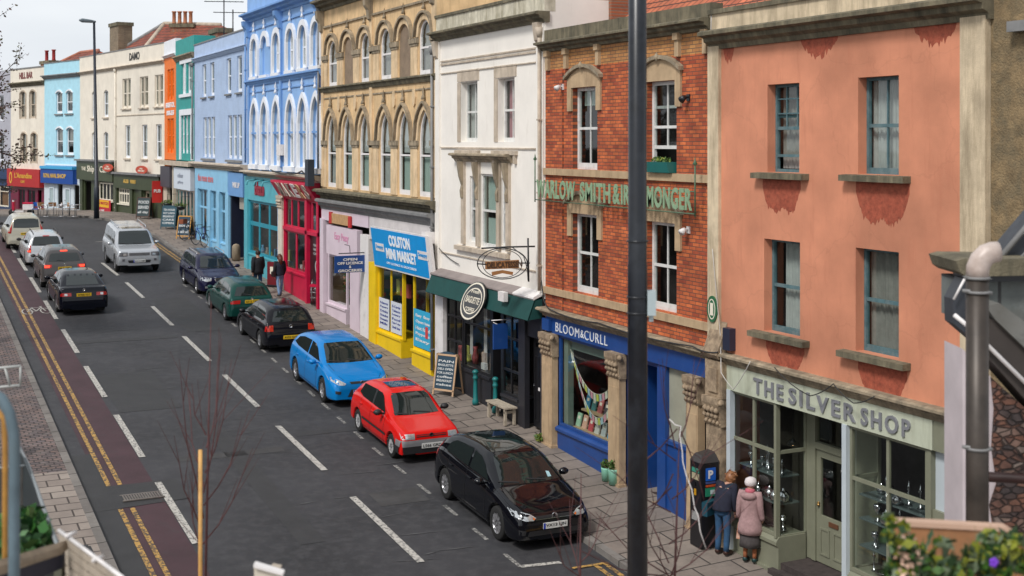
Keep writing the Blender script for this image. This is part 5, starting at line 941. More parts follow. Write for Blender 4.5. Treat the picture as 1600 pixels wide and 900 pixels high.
wbl = M('icy_white_paint', (.6, .68, .74), .5, .05); b = fb(CAF); wall(b, 0, u1, 3.6, 7.9, row(CAF, (94,), .5, 5.1, 6.9)+row(CAF, (120,), .5, 5.0, 6.9), .1, .6, w=.02); b.build('shop_front', [wbl, cavity], B10)
for x in (94, 120): glazing(B10, CAF, CAF.px(x)-.5, CAF.px(x)+.5, 5.05, 6.9, wbl, 1, None, -.03, .06)
for x in (82, 107): door(B10, CAF, CAF.px(x)-.45, CAF.px(x)+.45, 4.65, 6.6, wbl, .08, (.4, .95)); b = fb(CAF)
B11 = thing('cream_corner_building', 'cream building with the red shop sign near the left edge of the photo', 'building', (*CAF.P(10, 0, 0).xy, 4.4), 0, 'terraced buildings along the street')
Hu = row(CAF, (36, 51.5), .55, 11.7, 13.8, 'seg', .15); Hl = row(CAF, (37.5, 53.5), .55, 8.3, 10.6, 'seg', .15)
b = fb(CAF); wall(b, u1, u2, 7.6, 14.3, Hu+Hl, .12, .7); shell(b, u1, u2, 3.6, 15.6); b.build('wall', [cream, cavity], B11)
for q in Hu+Hl: window(B11, CAF, q, stucco_tan, .1, .08, (0, 1), .5, [(netd, 0, 1, .0, 1)], pane=None); hood(B11, CAF, q, stucco_tan, .1, .06, full=True)
cornice(B11, CAF, mossy, u1, u2, 14.15, 14.5, .3); cpart(B11, 'parapet', cream, (u1, u2, -.3, .03, 14.5, 15.5)); cpart(B11, 'coping', leadg, (u1, u2, -.3, .07, 15.5, 15.6)); b = fb(CAF); ftext(b, CAF, 'HILL BAR', CAF.px(31), 14.75, CAF.px(31)-CAF.px(52), .5, .04, .01, .05); b.build('painted_lettering', M('brown_paint', (.2, .07, .06), .6, 0), B11)
rr = M('signal_red', (.42, .02, .02), .5, .05); mar = M('maroon_paint', (.16, .006, .035), .4, .1); f = cpart(B11, 'shop_fascia', rr, (u1+.1, u2-.1, -.1, .35, 6.5, 7.85)); b = fb(CAF); ftext(b, CAF, 'L’Amandine', u2-1.7, 7.15, 3.4, .4, .36, .01, .02); ftext(b, CAF, 'CAFE', u2-2.9, 6.8, .8, .18, .36, .01, .02)
b.ring([(u2-.9+.3*math.cos(k*.5236), 7.15+.45*math.sin(k*.5236)) for k in range(12)], [(u2-.9+.18*math.cos(k*.5236), 7.15+.32*math.sin(k*.5236)) for k in range(12)], .35, .37); b.build('lettering', M('bright_gold', (.7, .4, .05), .5, 0), f)
b = fb(CAF); wall(b, u1, u2, 3.6, 7.6, [(u1+.5, u1+1.2, 4.6, 6.3), (u1+1.7, u1+3.2, 4.7, 6.3), (u1+3.7, u1+5.0, 4.7, 6.3)], .1, .6, w=.02); b.build('shop_front', [mar, cavity], B11)
for a, c in ((u1+1.7, u1+3.2), (u1+3.7, u1+5.0)): glazing(B11, CAF, a, c, 4.7, 6.3, mar, 2, None, -.03, .06)
B12 = thing('grey_corner_building', 'grey upper walls and navy shopfront at the far left edge of the photo', 'building', (*CAF.P(20, 0, 0).xy, 4.3), 0, 'terraced buildings along the street')
gry = M('lilac_grey_render', (.4, .4, .45), .8, .08); b = fb(CAF); wall(b, u2, u2+12, 3.4, 7.7, [(u2+.4, u2+2.4, 4.8, 6.4)], .1, .6, 2, w=.02); wall(b, u2, u2+12, 7.7, 15.5, [(u2+1.5, u2+2.5, 8.4, 10.6), (u2+1.5, u2+2.5, 11.6, 13.6)], .12, .7); shell(b, u2, u2+12, 3.4, 15.5); b.build('wall', [gry, cavity, M('navy_front', (.015, .04, .11), .5, .1)], B12)
glazing(B12, CAF, u2+.4, u2+2.4, 4.8, 6.4, cream_l, 1, [6.0], -.03, .1); part(B12, CAF, 'interior_panel', M('warm_brown_board', (.25, .12, .05), .7, .2), (u2+.5, u2+2.3, -.3, -.2, 4.85, 6.0)); cpart(B12, 'shop_fascia', bpy.data.materials['navy_front'], (u2+.05, u2+12, .02, .3, 7.0, 7.8))
for q in ((u2+1.5, u2+2.5, 8.4, 10.6), (u2+1.5, u2+2.5, 11.6, 13.6)): window(B12, CAF, q, wtrim, .1, .08)

# ================================================================ roofs, chimneys, aerials behind the parapets
def hiproof(name, label, fr, u0, u1, w0, w1, z0, h, inset, mat, ridge=None, cat='roof'):
    t = thing(name, label, cat, fr.P((u0+u1)/2, (w0+w1)/2, z0)); wm_ = (w0+w1)/2
    b = fb(fr); b.add([(u0, w0, z0), (u1, w0, z0), (u1, w1, z0), (u0, w1, z0), (u0+inset, wm_, z0+h), (u1-inset, wm_, z0+h)], [(0, 1, 5, 4), (1, 2, 5), (2, 3, 4, 5), (3, 0, 4)]); b.build('tiles', mat, t)
    for k, (p, q) in enumerate((((u0+inset, wm_, z0+h), (u1-inset, wm_, z0+h)), ((u0, w0, z0), (u0+inset, wm_, z0+h)), ((u1, w0, z0), (u1-inset, wm_, z0+h)))): b = fb(fr); b.tube([p, q], .13, 8); b.build('ridge_tiles', ridge or stucco_tan, t)
    return t
tilep = M('terracotta_ridge', (.42, .16, .1), .8, .2)
def ridgeroof(name, label, fr, pl, pr, bl_, br, w0, w1, z0, z1, mat, rm):
    t = thing(name, label, 'roof', fr.P(bl_, w0, z0)); wr = (w0+w1)/2; a, c, d, e = pl, pr, bl_, br
    b = fb(fr); b.add([(e, w0, z0), (d, w0, z0), (d, w1, z0), (e, w1, z0), (c, wr, z1), (a, wr, z1)], [(0, 1, 5, 4), (1, 2, 5), (2, 3, 4, 5), (3, 0, 4)]); b.build('tiles', mat, t)
    for p, q in (((c, wr, z1), (a, wr, z1)), ((d, w0, z0), (a, wr, z1)), ((e, w0, z0), (c, wr, z1))): b = fb(fr); b.tube([p, q], .14, 8); b.build('ridge_tiles', rm, t)
BR = thing('tiled_roof', 'large red tiled hipped roof behind the cream pub and orange building', 'roof', pt3(250, 95, 88))
A_, B_, Rb, R2, L1 = pt3(257, 37, 88), pt3(345, 39, 86), pt3(208, 98, 83), pt3(392, 62, 66), pt3(140, 108, 93); bk = A_+Vector((9, 9, -4)); b = MB(); b.add([L1, Rb, R2, B_, A_, bk, B_+Vector((10, 2, -4))], [(0, 1, 4), (1, 2, 3), (1, 3, 4), (0, 4, 5), (4, 3, 6, 5), (2, 6, 3)]); b.build('tiles', tile, BR)
for p, q in ((A_, B_), (Rb, A_), (L1, A_)): b = MB(); b.tube([p, q], .15, 8); b.build('ridge_tiles', stucco_tan if p is not L1 else leadg, BR)
hiproof('tiled_roof', 'low red tiled roof behind the cream pub left part and the chimney', PUB, 9, uE+1, -1.2, -8, 15.4, 2.0, 3, tile, tilep)
hiproof('tiled_roof', 'small red tiled roof with two red chimney pots behind the cream corner building', CAF, u1-1.5, u2, -1.2, -8, 14.9, 2.1, 2.4, tile, tilep)
hiproof('tiled_roof', 'bright red pantile roof with pale ridge behind the brick building parapet', ROW, 20.5, 29.5, -1.4, -8, 12.5, 2.6, 2.4, masonry('pantiles', (.5, .15, .07), (.4, .1, .05), (.08, .03, .02), .26, .16, 'YZ', .02, .0, dirt=.35, var=.3, dcol=(.2, .08, .05)), tilep)
def chimney(label, fr, u, w, z0, z1, su, sw, mat, pots, pm):
    t = thing('chimney_stack', label, 'chimney', fr.P(u, w, z0), 0, 'chimneys on the roofs'); b = fb(fr); b.box(u-su, u+su, w-sw, w+sw, z0, z1); b.build('stack', mat, t); b = fb(fr); b.box(u-su-.08, u+su+.08, w-sw-.08, w+sw+.08, z1-.25, z1); b.build('cap', mossy, t)
    for k in range(pots): b = fb(fr); b.lathe((u-su*.75+1.5*su*k/max(1, pots-1), w, z1), [(.17, 0), (.13, .1), (.12, .75), (.16, .78), (.16, .85)], 10); b.build('chimney_pot', pm, t)
potm = M('clay_pot', (.4, .16, .08), .8, .15)
def behind(fr, x, w): return fr.px(x, w=w)
chimney('broad buff brick chimney stack without pots left of the big tiled roof', PUB, behind(PUB, 189, -2.5), -2.5, 14.5, 18.35, .95, .5, masonry('buff_stack', (.26, .2, .13), (.2, .15, .1), (.15, .12, .09), .23, .08, 'YZ', .01), 0, potm)
chimney('long chimney with four clay pots on the ridge of the big tiled roof', Fr(pt3(285, 38, 86.5).x, pt3(285, 38, 86.5).y, 64), 0, 0, 16.6, 17.9, .75, .25, chimb, 4, potm)
chimney('chimney with two dark red pots at the far left rooftops', CAF, CAF.px(78.5, w=-2), -2, 14.5, 16.2, .9, .4, chimb, 2, M('red_pot', (.3, .02, .02), .7, .1))
chimney('low brick chimney behind the pale blue parapet by the aerials', Fr(pt3(345, 48, 70).x, 0), pt3(345, 48, 70).y, 0, 14.5, 16.1, .9, .4, chimb, 0, potm)
chimney('short brick chimney rising from the bright red pantile roof', ROW, behind(ROW, 952, -2.2), -2.2, 12.5, 14.1, .8, .4, chimb, 2, potm)
part(tag(part(None, ROW, 'rear_wall', M('grey_render_wall', (.24, .21, .19), .9, .2, 2, dirt=.5), (39.6, 47, -5.5, -4.5, 12.5, 17.2)), 'grey rendered rear wall rising behind the white building parapet', 'wall'), ROW, 'brick_section', chimb, (37.6, 39.55, -5.4, -4.6, 12.5, 17))
mb_ = tag(part(None, ROW, 'modern_block', M('purple_cladding', (.16, .08, .09), .6, .1), (59, 66.5, -34, -30, 5, 18.4)), 'distant modern block with dark red cladding behind the salmon building parapet', 'building'); part(mb_, ROW, 'white_band', M('white_cladding', (.7, .74, .78), .5, .02), (58.9, 66.6, -34.2, -29.9, 18.4, 21)); part(mb_, ROW, 'window_band', M('dark_glazing', (.05, .1, .11), .2, .1), (59, 66.4, -29.99, -29.9, 17.6, 18.3))
for (x, y0, y1, l) in ((350, 39, -2, 'tall television aerial on a thin mast left of the bright blue building'), (364, 47, 15, 'short television aerial on a thin mast left of the bright blue building')):
    q = pt3(x, y0, 66); p = pt3(x, y1, 66); t = thing('television_aerial', l, 'aerial', q, 0, 'aerials on the roofs'); b = MB(); b.tube([q-Vector((0, 0, 1.4)), p], .035, 5); b.build('mast', iron, t)
    b = MB(); d = Vector((.95, -.3, 0)); c = p-Vector((0, 0, .15)); b.tube([c-d*1.0, c+d*1.0], .02, 4)
    for k in range(7): e = c+d*(-.9+.3*k); n = Vector((.3, .95, 0))*.3; b.tube([e-n, e+n], .01, 4)
    b.build('antenna', iron, t)
for u, z0, z1, m in ((35.25, 3.2, 12.6, leadg), (46.6, 8.9, 14.8, leadg), (57.82, 9, 15, blue5d), (69.5, 9, 14, leadg), (28.2, 6.3, 12.6, stucco_tan)):
    downpipe({35.25: B4, 46.6: B5, 57.82: B6, 69.5: B6, 28.2: B3}[u], ROW, u, z0, z1, m, .12)
cable([(46.5, .35, 8.6), (47.5, .5, 8.85), (49.5, .5, 8.7), (52, .5, 8.8)], cabd, .03, 'bundle of dark cables lying on the cornice above the crimson shop')
cable([(35.2, .05, 6.2), (35.0, .05, 6.9), (33.4, .05, 6.5)], cabd, .012, 'thin dark cable looping on the white wall above the awning left end')
bx_ = tag(part(None, ROW, 'junction_box', M('dark_utility_box', (.02, .03, .045), .5, .1), (46.35, 46.75, .35, .6, 8.3, 9.3)), 'dark utility box with cables between the crimson shop and the sandstone building', 'utility box')

# ================================================================ cars
random.seed(11)
opp = masonry('reflection_block_brick', (.1, .07, .06), (.08, .06, .05), (.06, .055, .05), .23, .08, 'YZ', .01)
ob = MB(); ob.box(-16, -7, 14, 120, 0, 9.5); tag(ob.build('reflection_block', opp, None, (-10, 60, 0)), 'long brown brick block across the street, unseen, added to darken the reflections', 'building')  # unseen block added so cars and windows reflect something darker than low sky
def interp(P, x):                               # smooth monotone interpolation of (x, y) pairs
    if x <= P[0][0]: return P[0][1]
    for i in range(len(P)-1):
        if x <= P[i+1][0]:
            x0, y0 = P[i]; x1, y1 = P[i+1]; h = x1-x0
            def sl(k):
                if k <= 0 or k >= len(P)-1: return None
                a = (P[k][1]-P[k-1][1])/max(1e-6, P[k][0]-P[k-1][0]); c = (P[k+1][1]-P[k][1])/max(1e-6, P[k+1][0]-P[k][0])
                return 0 if a*c <= 0 else 2*a*c/(a+c)
            m0, m1 = sl(i), sl(i+1); d = (y1-y0)/max(h, 1e-6)
            if m0 is None: m0 = d
            if m1 is None: m1 = d
            t = (x-x0)/max(h, 1e-6)
            return (2*t**3-3*t*t+1)*y0+(t**3-2*t*t+t)*h*m0+(-2*t**3+3*t*t)*y1+(t**3-t*t)*h*m1
    return P[-1][1]
tyre = M('tyre_rubber', (.012, .012, .012), .85, .1, 20); dark = M('car_underside', (.006, .006, .006), .9, 0); plastic = M('black_plastic', (.018, .018, .02), .55, .1)
cglass = M('car_glass', (.012, .018, .018), .03, 0, spec=.9); alloy = M('alloy_rim', (.5, .5, .52), .28, .05, metal=.75); chrome = M('chrome_trim', (.6, .6, .62), .12, 0, metal=1)
lampg = M('headlamp_glass', (.55, .58, .6), .08, .3, 25, metal=.5, coat=.5); lampd = M('headlamp_dark', (.1, .1, .11), .1, .2, 25, coat=.5); redl = M('tail_lamp', (.42, .01, .008), .15, .2, 25, coat=.5); reds = M('lit_tail_lamp', (.9, .05, .02), .2, .2, 20, emit=1.2); orl = M('orange_indicator', (.7, .16, .02), .15, .1, 20, coat=.5)
ypl = M('yellow_number_plate', (.75, .48, .02), .4, 0); wpl = M('white_number_plate', (.68, .68, .66), .4, 0); bpl = M('plate_blue_band', (.02, .05, .4), .4, 0); seam = M('panel_gap', (.004, .004, .004), .9, 0); plbk = M('plate_black', (.01, .01, .01), .5, 0)
def paint(name, c, metal=.0, rough=.22): return M(name, c, rough, .0, coat=.3, metal=metal, spec=.25)
class Car:
    def __init__(s, label, cat, loc, rz, L, W, H, wb, fo, deck, cab, belt, col, r=.31, sill=.19, tum=.36, f0=.78, b0=.84, rf=.7, rb=.6, group='cars', pf=2.4, flare=0.0, name='parked_car', crown=.035, spokes=5, rimm=None, lower=None):
        s.__dict__.update(locals()); s.root = thing(name, label, cat, loc, rz, group); s.W = W; s.L = L
        s.top = lambda x: max(interp(deck, x), interp(cab, x) if cab[0][0] <= x <= cab[-1][0] else 0)
        s.wx = (fo, fo+wb); s.build()
    def plan(s, x):
        k = 1.0
        if x < s.rf: t = 1-x/s.rf; k = s.f0+(1-s.f0)*(1-t**s.pf)**(1/s.pf)
        e = s.L-x
        if e < s.rb: t = 1-max(e, 0)/s.rb; k = s.b0+(1-s.b0)*(1-t**s.pf)**(1/s.pf)
        return k*s.W/2
    def bot(s, x):
        z = s.sill
        if x < .5: z = s.sill+.05*(1-x/.5)
        if s.L-x < .5: z = s.sill+.08*(1-(s.L-x)/.5)
        R_ = s.r+.065
        for c in s.wx:
            if abs(x-c) < R_: z = max(z, s.r+math.sqrt(max(0, R_*R_-(x-c)**2)))
        return z
    def sec(s, x):
        hw = s.plan(x); zt = s.top(x); zs = min(interp(s.belt, x), zt-s.crown); zb = s.bot(x); out = []
        zn = s.sill
        def ys(z): t = (z-zn)/max(.05, zs-zn); return hw-(.05*(1-t/.22)**2 if t < .22 else 0)-(.075*((t-.5)/.5)**2.2 if t > .5 else 0)
        zb = min(zb, zs-.02); out = [(0, zn+.02), (max(hw-.38, .1), zn+.02), (max(hw-.36, .12), max(zb, zn+.03))]
        for k, t in enumerate((0, .06, .14, .24, .36, .46, .5, .56, .7, .84, .93, 1)):
            z = zn+(zs-zn)*t; z = max(z, zb+.0015*k); out.append((ys(min(z, zs)), min(z, zs)))
        y0 = out[-1][0]; dz = zt-zs
        ze = zs+dz*.80; ye = y0-(ze-zs)*s.tum-.012
        ye = max(ye, .3)
        for t in (.08, .5, 1): out.append((y0+(ye-y0)*t-(0.006 if t < .2 else 0), zs+(ze-zs)*t))
        out += [(ye-.05*min(1, dz*4)-.03, zs+dz*.91), (ye-.14, zs+dz*.965), (ye*.62, zs+dz*.99), (ye*.3, zt), (0, zt)]
        return out
    def build(s):
        L = s.L; xs = {0, .008, .02, .04, .07, .11, .16, .22}; xs |= {L-v for v in (0, .008, .02, .04, .07, .11, .16, .22)}
        x = .28
        while x < L-.25: xs.add(round(x, 3)); x += .075
        R_ = s.r+.065
        for c in s.wx:
            for k in range(0, 19): xs.add(round(c-R_*math.cos(math.pi*k/18), 4))
        for p in s.cab+s.deck: xs.add(p[0])
        xs = sorted(x for x in xs if 0 <= x <= L); S = [s.sec(x) for x in xs]; n = len(S[0]); b = MB(); b.T = None
        F = lambda x: s.L/2-x
        for side in (1, -1):
            k = len(b.v)
            for x, q in zip(xs, S): b.v += [Vector((side*y, F(x), z)) for y, z in q]
            for i in range(len(xs)-1):
                for j in range(n-1):
                    b.f.append([k+i*n+j, k+(i+1)*n+j, k+(i+1)*n+j+1, k+i*n+j+1]); b.m.append(1 if s.lower and j < 7 else 0); b.sm.append(True)
            for e in (0, len(xs)-1): b.f.append([k+e*n+j for j in range(n)]); b.m.append(0); b.sm.append(False)
        # caps need the mirrored half: close with a centre column
        me_v = b.v; s.body = b.build('body', [s.col, s.lower or s.col], s.root, local=True)
        bm = bmesh.new(); bm.from_mesh(s.body.data); bmesh.ops.remove_doubles(bm, verts=bm.verts, dist=.0008)
        bmesh.ops.recalc_face_normals(bm, faces=bm.faces); bm.to_mesh(s.body.data); s.bvh = BVHTree.FromBMesh(bm); bm.free()
        u = MB(); w_ = s.W/2-.2
        u.box(-w_, w_, -L/2+.12, L/2-.12, s.sill-.03, .5)
        for c in s.wx:
            for sd in (1, -1):
                y = F(c); vs = []
                for k in range(17):
                    a = math.pi*k/16; vs += [(sd*(s.W/2-.03), y+(R_-.0)*math.cos(a), s.r+(R_-.0)*math.sin(a)), (sd*(s.W/2-.34), y+R_*math.cos(a), s.r+R_*math.sin(a))]
                u.add(vs, [(2*i, 2*i+1, 2*i+3, 2*i+2) for i in range(16)])
                u.add([vs[2*i+1] for i in range(17)]+[(sd*(s.W/2-.34), y-R_, .2), (sd*(s.W/2-.34), y+R_, .2)], [tuple(range(19))])
        u.build('underbody', dark, s.root, local=True)
        for c in s.wx:
            for sd in (1, -1): s.wheel(sd, F(c))
    def wheel(s, sd, y):
        r = s.r; xo = sd*(s.W/2-.015); b = MB(); wdt = .2
        b.lathe((xo, y, r), [(r*.62, 0), (r*.9, 0), (r*.97, -sd*.012), (r, -sd*.035), (r, -sd*(wdt-.03)), (r*.95, -sd*wdt), (r*.5, -sd*wdt)], 26, 0, 'x', cap=False); o = b.build('wheel', tyre, s.root, local=True)
        g = MB(); R2 = r*.66; g.lathe((xo-sd*.01, y, r), [(R2, 0), (R2*.93, -sd*.012), (R2*.88, -sd*.05)], 24, 0, 'x', cap=False); g.lathe((xo-sd*.075, y, r), [(0, 0), (R2*.9, 0)], 16, 1, 'x', smooth=False); g.lathe((xo-sd*.03, y, r), [(0, sd*.015), (R2*.2, sd*.012), (R2*.24, 0), (R2*.24, -sd*.03)], 12, 0, 'x')
        for k in range(s.spokes):
            a = 2*math.pi*k/s.spokes+.3; ca, sa = math.cos(a), math.sin(a); w1, w2 = R2*.12, R2*(.17 if s.spokes < 9 else .1)
            q = [(R2*.15, -w1), (R2*.15, w1), (R2*.92, w2), (R2*.92, -w2)]
            g.add([(xo-sd*d, y+ca*p-sa*t, r+sa*p+ca*t) for d in (.012, .045) for p, t in q], [(0, 1, 2, 3), (0, 1, 5, 4), (1, 2, 6, 5), (2, 3, 7, 6), (3, 0, 4, 7)])
        g.build('rim', [s.rimm or alloy, dark], o, local=True)
    def decal(s, name, outl, way, mat, off=.006, sym=False, sub=.09, parent=None, label=None):   # outline laid on the body from a direction
        outs = []
        for sg in ((1, -1) if sym else (1,)):
            bm = bmesh.new(); L2 = s.L/2
            if way in 'FR': pts = [Vector((sg*x, 0, z)) for x, z in outl]
            elif way == 'T': pts = [Vector((sg*x, L2-y, 0)) for x, y in outl]
            else: pts = [Vector((0, L2-x, z)) for x, z in outl]
            vs = [bm.verts.new(p) for p in pts]; bm.faces.new(vs); bmesh.ops.triangulate(bm, faces=bm.faces[:])
            for _ in range(6):
                es = [e for e in bm.edges if e.calc_length() > sub]
                if not es: break
                bmesh.ops.subdivide_edges(bm, edges=es, cuts=1); bmesh.ops.triangulate(bm, faces=[f for f in bm.faces if len(f.verts) > 3])
            bad = []
            for v in bm.verts:
                p = v.co
                if way == 'F': o, d = Vector((p.x, 9, p.z)), Vector((0, -1, 0))
                elif way == 'R': o, d = Vector((p.x, -9, p.z)), Vector((0, 1, 0))
                elif way == 'T': o, d = Vector((p.x, p.y, 5)), Vector((0, 0, -1))
                else: o, d = Vector((sg*3, p.y, p.z)), Vector((-sg, 0, 0))
                h, nn, _, _ = s.bvh.ray_cast(o, d)
                if h is None: bad.append(v)
                else:
                    if nn.dot(d) > 0: nn = -nn
                    v.co = h+nn*off*.3-d*off*.7
            bmesh.ops.delete(bm, geom=bad, context='VERTS')
            me = bpy.data.meshes.new(name); bm.to_mesh(me); bm.free(); me.materials.append(mat)
            for p in me.polygons: p.use_smooth = True
            o = bpy.data.objects.new(name, me); COL.objects.link(o); o.parent = parent or s.root; WM[o.name] = wm(s.root); outs.append(o)
            if label: o['label'] = label
        return outs[0]
    def line(s, pts, way, wd=.012, mat=None, name='panel_seam', sym=False, off=.004):
        pts = [Vector(p) for p in pts]; A, B = [], []
        for i, p in enumerate(pts):
            d = (pts[min(i+1, len(pts)-1)]-pts[max(i-1, 0)]).normalized(); n = Vector((-d.y, d.x))*wd/2; A.append(p+n); B.append(p-n)
        return s.decal(name, [tuple(p) for p in A+B[::-1]], way, mat or seam, off, sym, .12)
    def surf(s, way, a, z):
        if way == 'F': h = s.bvh.ray_cast(Vector((a, 9, z)), Vector((0, -1, 0)))
        elif way == 'R': h = s.bvh.ray_cast(Vector((a, -9, z)), Vector((0, 1, 0)))
        else: h = s.bvh.ray_cast(Vector((3, a, z)), Vector((-1, 0, 0)))
        return h[0]
    def plate(s, way, z, txt, mat=None, w_=.52, h_=.115):
        y = (max if way == 'F' else min)(s.surf(way, a, z+c).y for a in (0, .2) for c in (-.05, .05)); sg = 1 if way == 'F' else -1
        b = MB(); b.box(-w_/2, w_/2, min(y, y+sg*.02), max(y, y+sg*.02), z-h_/2, z+h_/2); o = b.build('number_plate', mat or (wpl if way == 'F' else ypl), s.root, local=True)
        b = MB(); M4 = wm(s.root); ex = (-1, 0, 0) if way == 'F' else (1, 0, 0); P0 = Vector((w_/2*.8 if way == 'F' else -w_/2*.86, y+sg*.021, z-h_*.32))
        text(b, txt, P0, ex, (0, 0, 1), w_*.84, h_*.62, .002, .02); b.build('lettering', plbk, o, local=True)
        if way == 'F': b = MB(); b.box(w_/2-.045, w_/2, y+.02, y+.0215, z-h_/2, z+h_/2); b.build('blue_band', bpl, o, local=True)
    def mirrors(s, x, mat, z=None):
        for sd in (1, -1):
            y = s.L/2-x; z_ = z or interp(s.belt, x)+.02; xx = s.W/2-.04; b = MB()
            b.lathe((sd*(xx+.13), y, z_+.05), [(0, -.05), (.055, -.045), (.085, -.01), (.085, .03), (.06, .075), (0, .09)], 12, 0, 'y', 1.25, .85); b.box(min(sd*(xx-.06), sd*(xx+.1)), max(sd*(xx-.06), sd*(xx+.1)), y-.02, y+.03, z_-.01, z_+.03)
            o = b.build('door_mirror', mat, s.root, local=True)
    def doors(s, xs, z0, zt=None, handles=(), hz=.75, mat=None, moulding=None):
        for x in xs: s.line([(x, z0), (x, interp(s.belt, x)-.0)], 'S', .012, sym=True)
        s.line([(s.wx[0]+s.r+.12, z0-.0), (s.wx[1]-s.r-.12, z0)], 'S', .012, sym=True)
        for x in handles:
            for sd in (1, -1):
                h = s.bvh.ray_cast(Vector((sd*3, s.L/2-x, hz)), Vector((-sd, 0, 0)))[0]; b = MB(); b.box(min(h.x, h.x+sd*.03), max(h.x, h.x+sd*.03), h.y-.09, h.y+.09, hz-.014, hz+.014); b.build('door_handle', mat or s.col, s.root, local=True)
        if moulding: s.line([(s.wx[0]+s.r+.09, moulding), (s.wx[1]-s.r-.09, moulding)], 'S', .06, plastic, 'side_moulding', True, .012)
    def wind(s, fw, rw, sides, rear_wiper=True):
        s.decal('windscreen', fw, 'F', cglass); s.decal('rear_window', rw, 'R', cglass)
        for q in sides: s.decal('side_window', q, 'S', cglass, sym=True)
        zb = fw[0][1]; 
        for x in (-.35, .25): s.line([(x, zb+.01), (x+.42, zb+.05)], 'F', .018, plastic, 'wiper', off=.02)
    def badge(s, way, z, r=.055, mat=None):
        h = s.surf(way, 0, z); sg = 1 if way == 'F' else -1; b = MB(); b.lathe((0, h.y, z), [(r*.75, sg*.006), (r*.78, sg*.016), (r, sg*.016), (r, 0)], 16, 0, 'y'); b.lathe((0, h.y, z), [(0, sg*.01), (r*.45, sg*.01)], 3, 0, 'y'); b.build('badge', mat or chrome, s.root, local=True)
def sgn(t, a=0): return None
HD = 0                                           # parked cars point down the street (towards the camera) with rotation pi
def carpos(xf, af, facing, L, fo):               # outer flank at lateral xf..., front axle at af
    return None
def trap(w0, z0, w1, z1, c=.04):                 # a windscreen outline, base half width w0 at z0, top half width w1 at z1
    return [(-w0, z0), (-w0*.5, z0-.012), (0, z0-.018), (w0*.5, z0-.012), (w0, z0), (w1+.015, z1-.06), (w1-c, z1), (0, z1+.01), (-w1+c, z1), (-w1-.015, z1-.06)]
def place(t, a, faces, slope=True):              # centre on the street; the car follows the slope
    return (t, a, gz(a)+.006), (math.pi if faces == 'near' else 0)
def settle(c, t, a, yaw=0):
    rz = c.root.rotation_euler[2]; n = math.atan((gz(a+1)-gz(a-1))/2); c.root.rotation_euler = (n if abs(rz) < 1 else -n, 0, rz+yaw)
# --- black hatchback nearest the camera
def pk(i, L, W, axf, fo): return None
def hatch(label, t, a, rz, dims, col, **k):
    L, W, H, wb, fo = dims; c = Car(label, 'car', (t, a, gz(a)+.006), rz, L, W, H, wb, fo, col=col, **k); settle(c, t, a); return c
PI = math.pi
# positions: left wheel line at t = 10.65; front axle at a (measured from the photograph)
def ctr(af, L, fo, near=True): return af+(L/2-fo) if near else af-(L/2-fo)
G1 = 'cars parked along the right kerb'
gdeck = [(0, .48), (.008, .56), (.03, .64), (.07, .70), (.16, .75), (.4, .83), (.8, .91), (1.05, .955), (1.3, .98), (3.7, .98), (4.05, .98), (4.14, .96), (4.2, .82), (4.24, .72), (4.255, .5)]
gcab = [(1.02, .93), (1.3, 1.1), (1.75, 1.34), (2.1, 1.425), (2.6, 1.455), (3.2, 1.43), (3.65, 1.35), (3.8, 1.27), (4.05, 1.0), (4.16, .9)]
gbelt = [(0, .45), (.1, .63), (.5, .77), (1.0, .87), (1.6, .92), (3, .96), (3.8, .99), (4.25, .95)]
blk = M('gloss_black_paint', (.003, .0035, .006), .05, 0, spec=.55)
c = hatch('glossy black hatchback parked nearest the camera with a full dark glass roof', 11.47, ctr(22.85, 4.255, .86), PI, (4.255, 1.74, 1.43, 2.63, .86), blk, deck=gdeck, cab=gcab, belt=gbelt, group=G1, spokes=10, r=.33)
c.wind(trap(.66, .985, .53, 1.36), trap(.56, 1.03, .46, 1.27), [[(1.45, .985), (2.1, 1.0), (2.38, 1.005), (2.38, 1.345), (2.05, 1.32), (1.8, 1.22)], [(2.46, 1.005), (3.25, 1.02), (3.62, 1.05), (3.5, 1.22), (3.3, 1.31), (2.9, 1.345), (2.46, 1.35)]])
c.decal('roof_glass', [(-.46, 1.95), (.46, 1.95), (.47, 2.6), (.45, 3.4), (-.45, 3.4), (-.47, 2.6)], 'T', cglass)
c.decal('headlamp', [(.4, .64), (.5, .705), (.66, .745), (.8, .755), (.8, .66), (.62, .60), (.46, .595)], 'F', lampg, sym=True); c.decal('indicator', [(.42, .63), (.47, .66), (.47, .615), (.44, .61)], 'F', orl, .01, sym=True)
c.decal('grille', [(-.42, .665), (.42, .665), (.42, .61), (-.42, .61)], 'F', plastic, .004); c.line([(-.42, .606), (.42, .606)], 'F', .012, chrome, 'chrome_strip', off=.012); c.badge('F', .645, .065); c.decal('lower_grille', [(-.55, .40), (.55, .40), (.6, .3), (-.6, .3)], 'F', plastic)
c.decal('fog_grille', [(.62, .42), (.76, .44), (.76, .35), (.64, .33)], 'F', plastic, sym=True); c.plate('F', .475, 'VX13 LJN'); c.mirrors(1.5, blk); c.doors((1.42, 2.42, 3.35), .27, handles=(2.25, 3.2), hz=.83); c.line([(-.62, .975), (-.6, .8), (-.5, .715)], 'F', .01, sym=False); c.line([(.62, .975), (.6, .8), (.5, .715)], 'F', .01)
c.line([(1.5, .965), (2.4, .985), (3.55, 1.02)], 'S', .02, chrome, 'window_trim', True, .008); c.decal('tail_lamp', [(4.0, .95), (4.2, .93), (4.2, .78), (4.02, .82)], 'S', redl, sym=True)
ap = M('paper_sticker', (.35, .55, .6), .6, .2); b_ = c.decal('window_sticker', [(-.5, 1.02), (-.42, 1.02), (-.43, 1.1), (-.5, 1.09)], 'F', ap, .014)
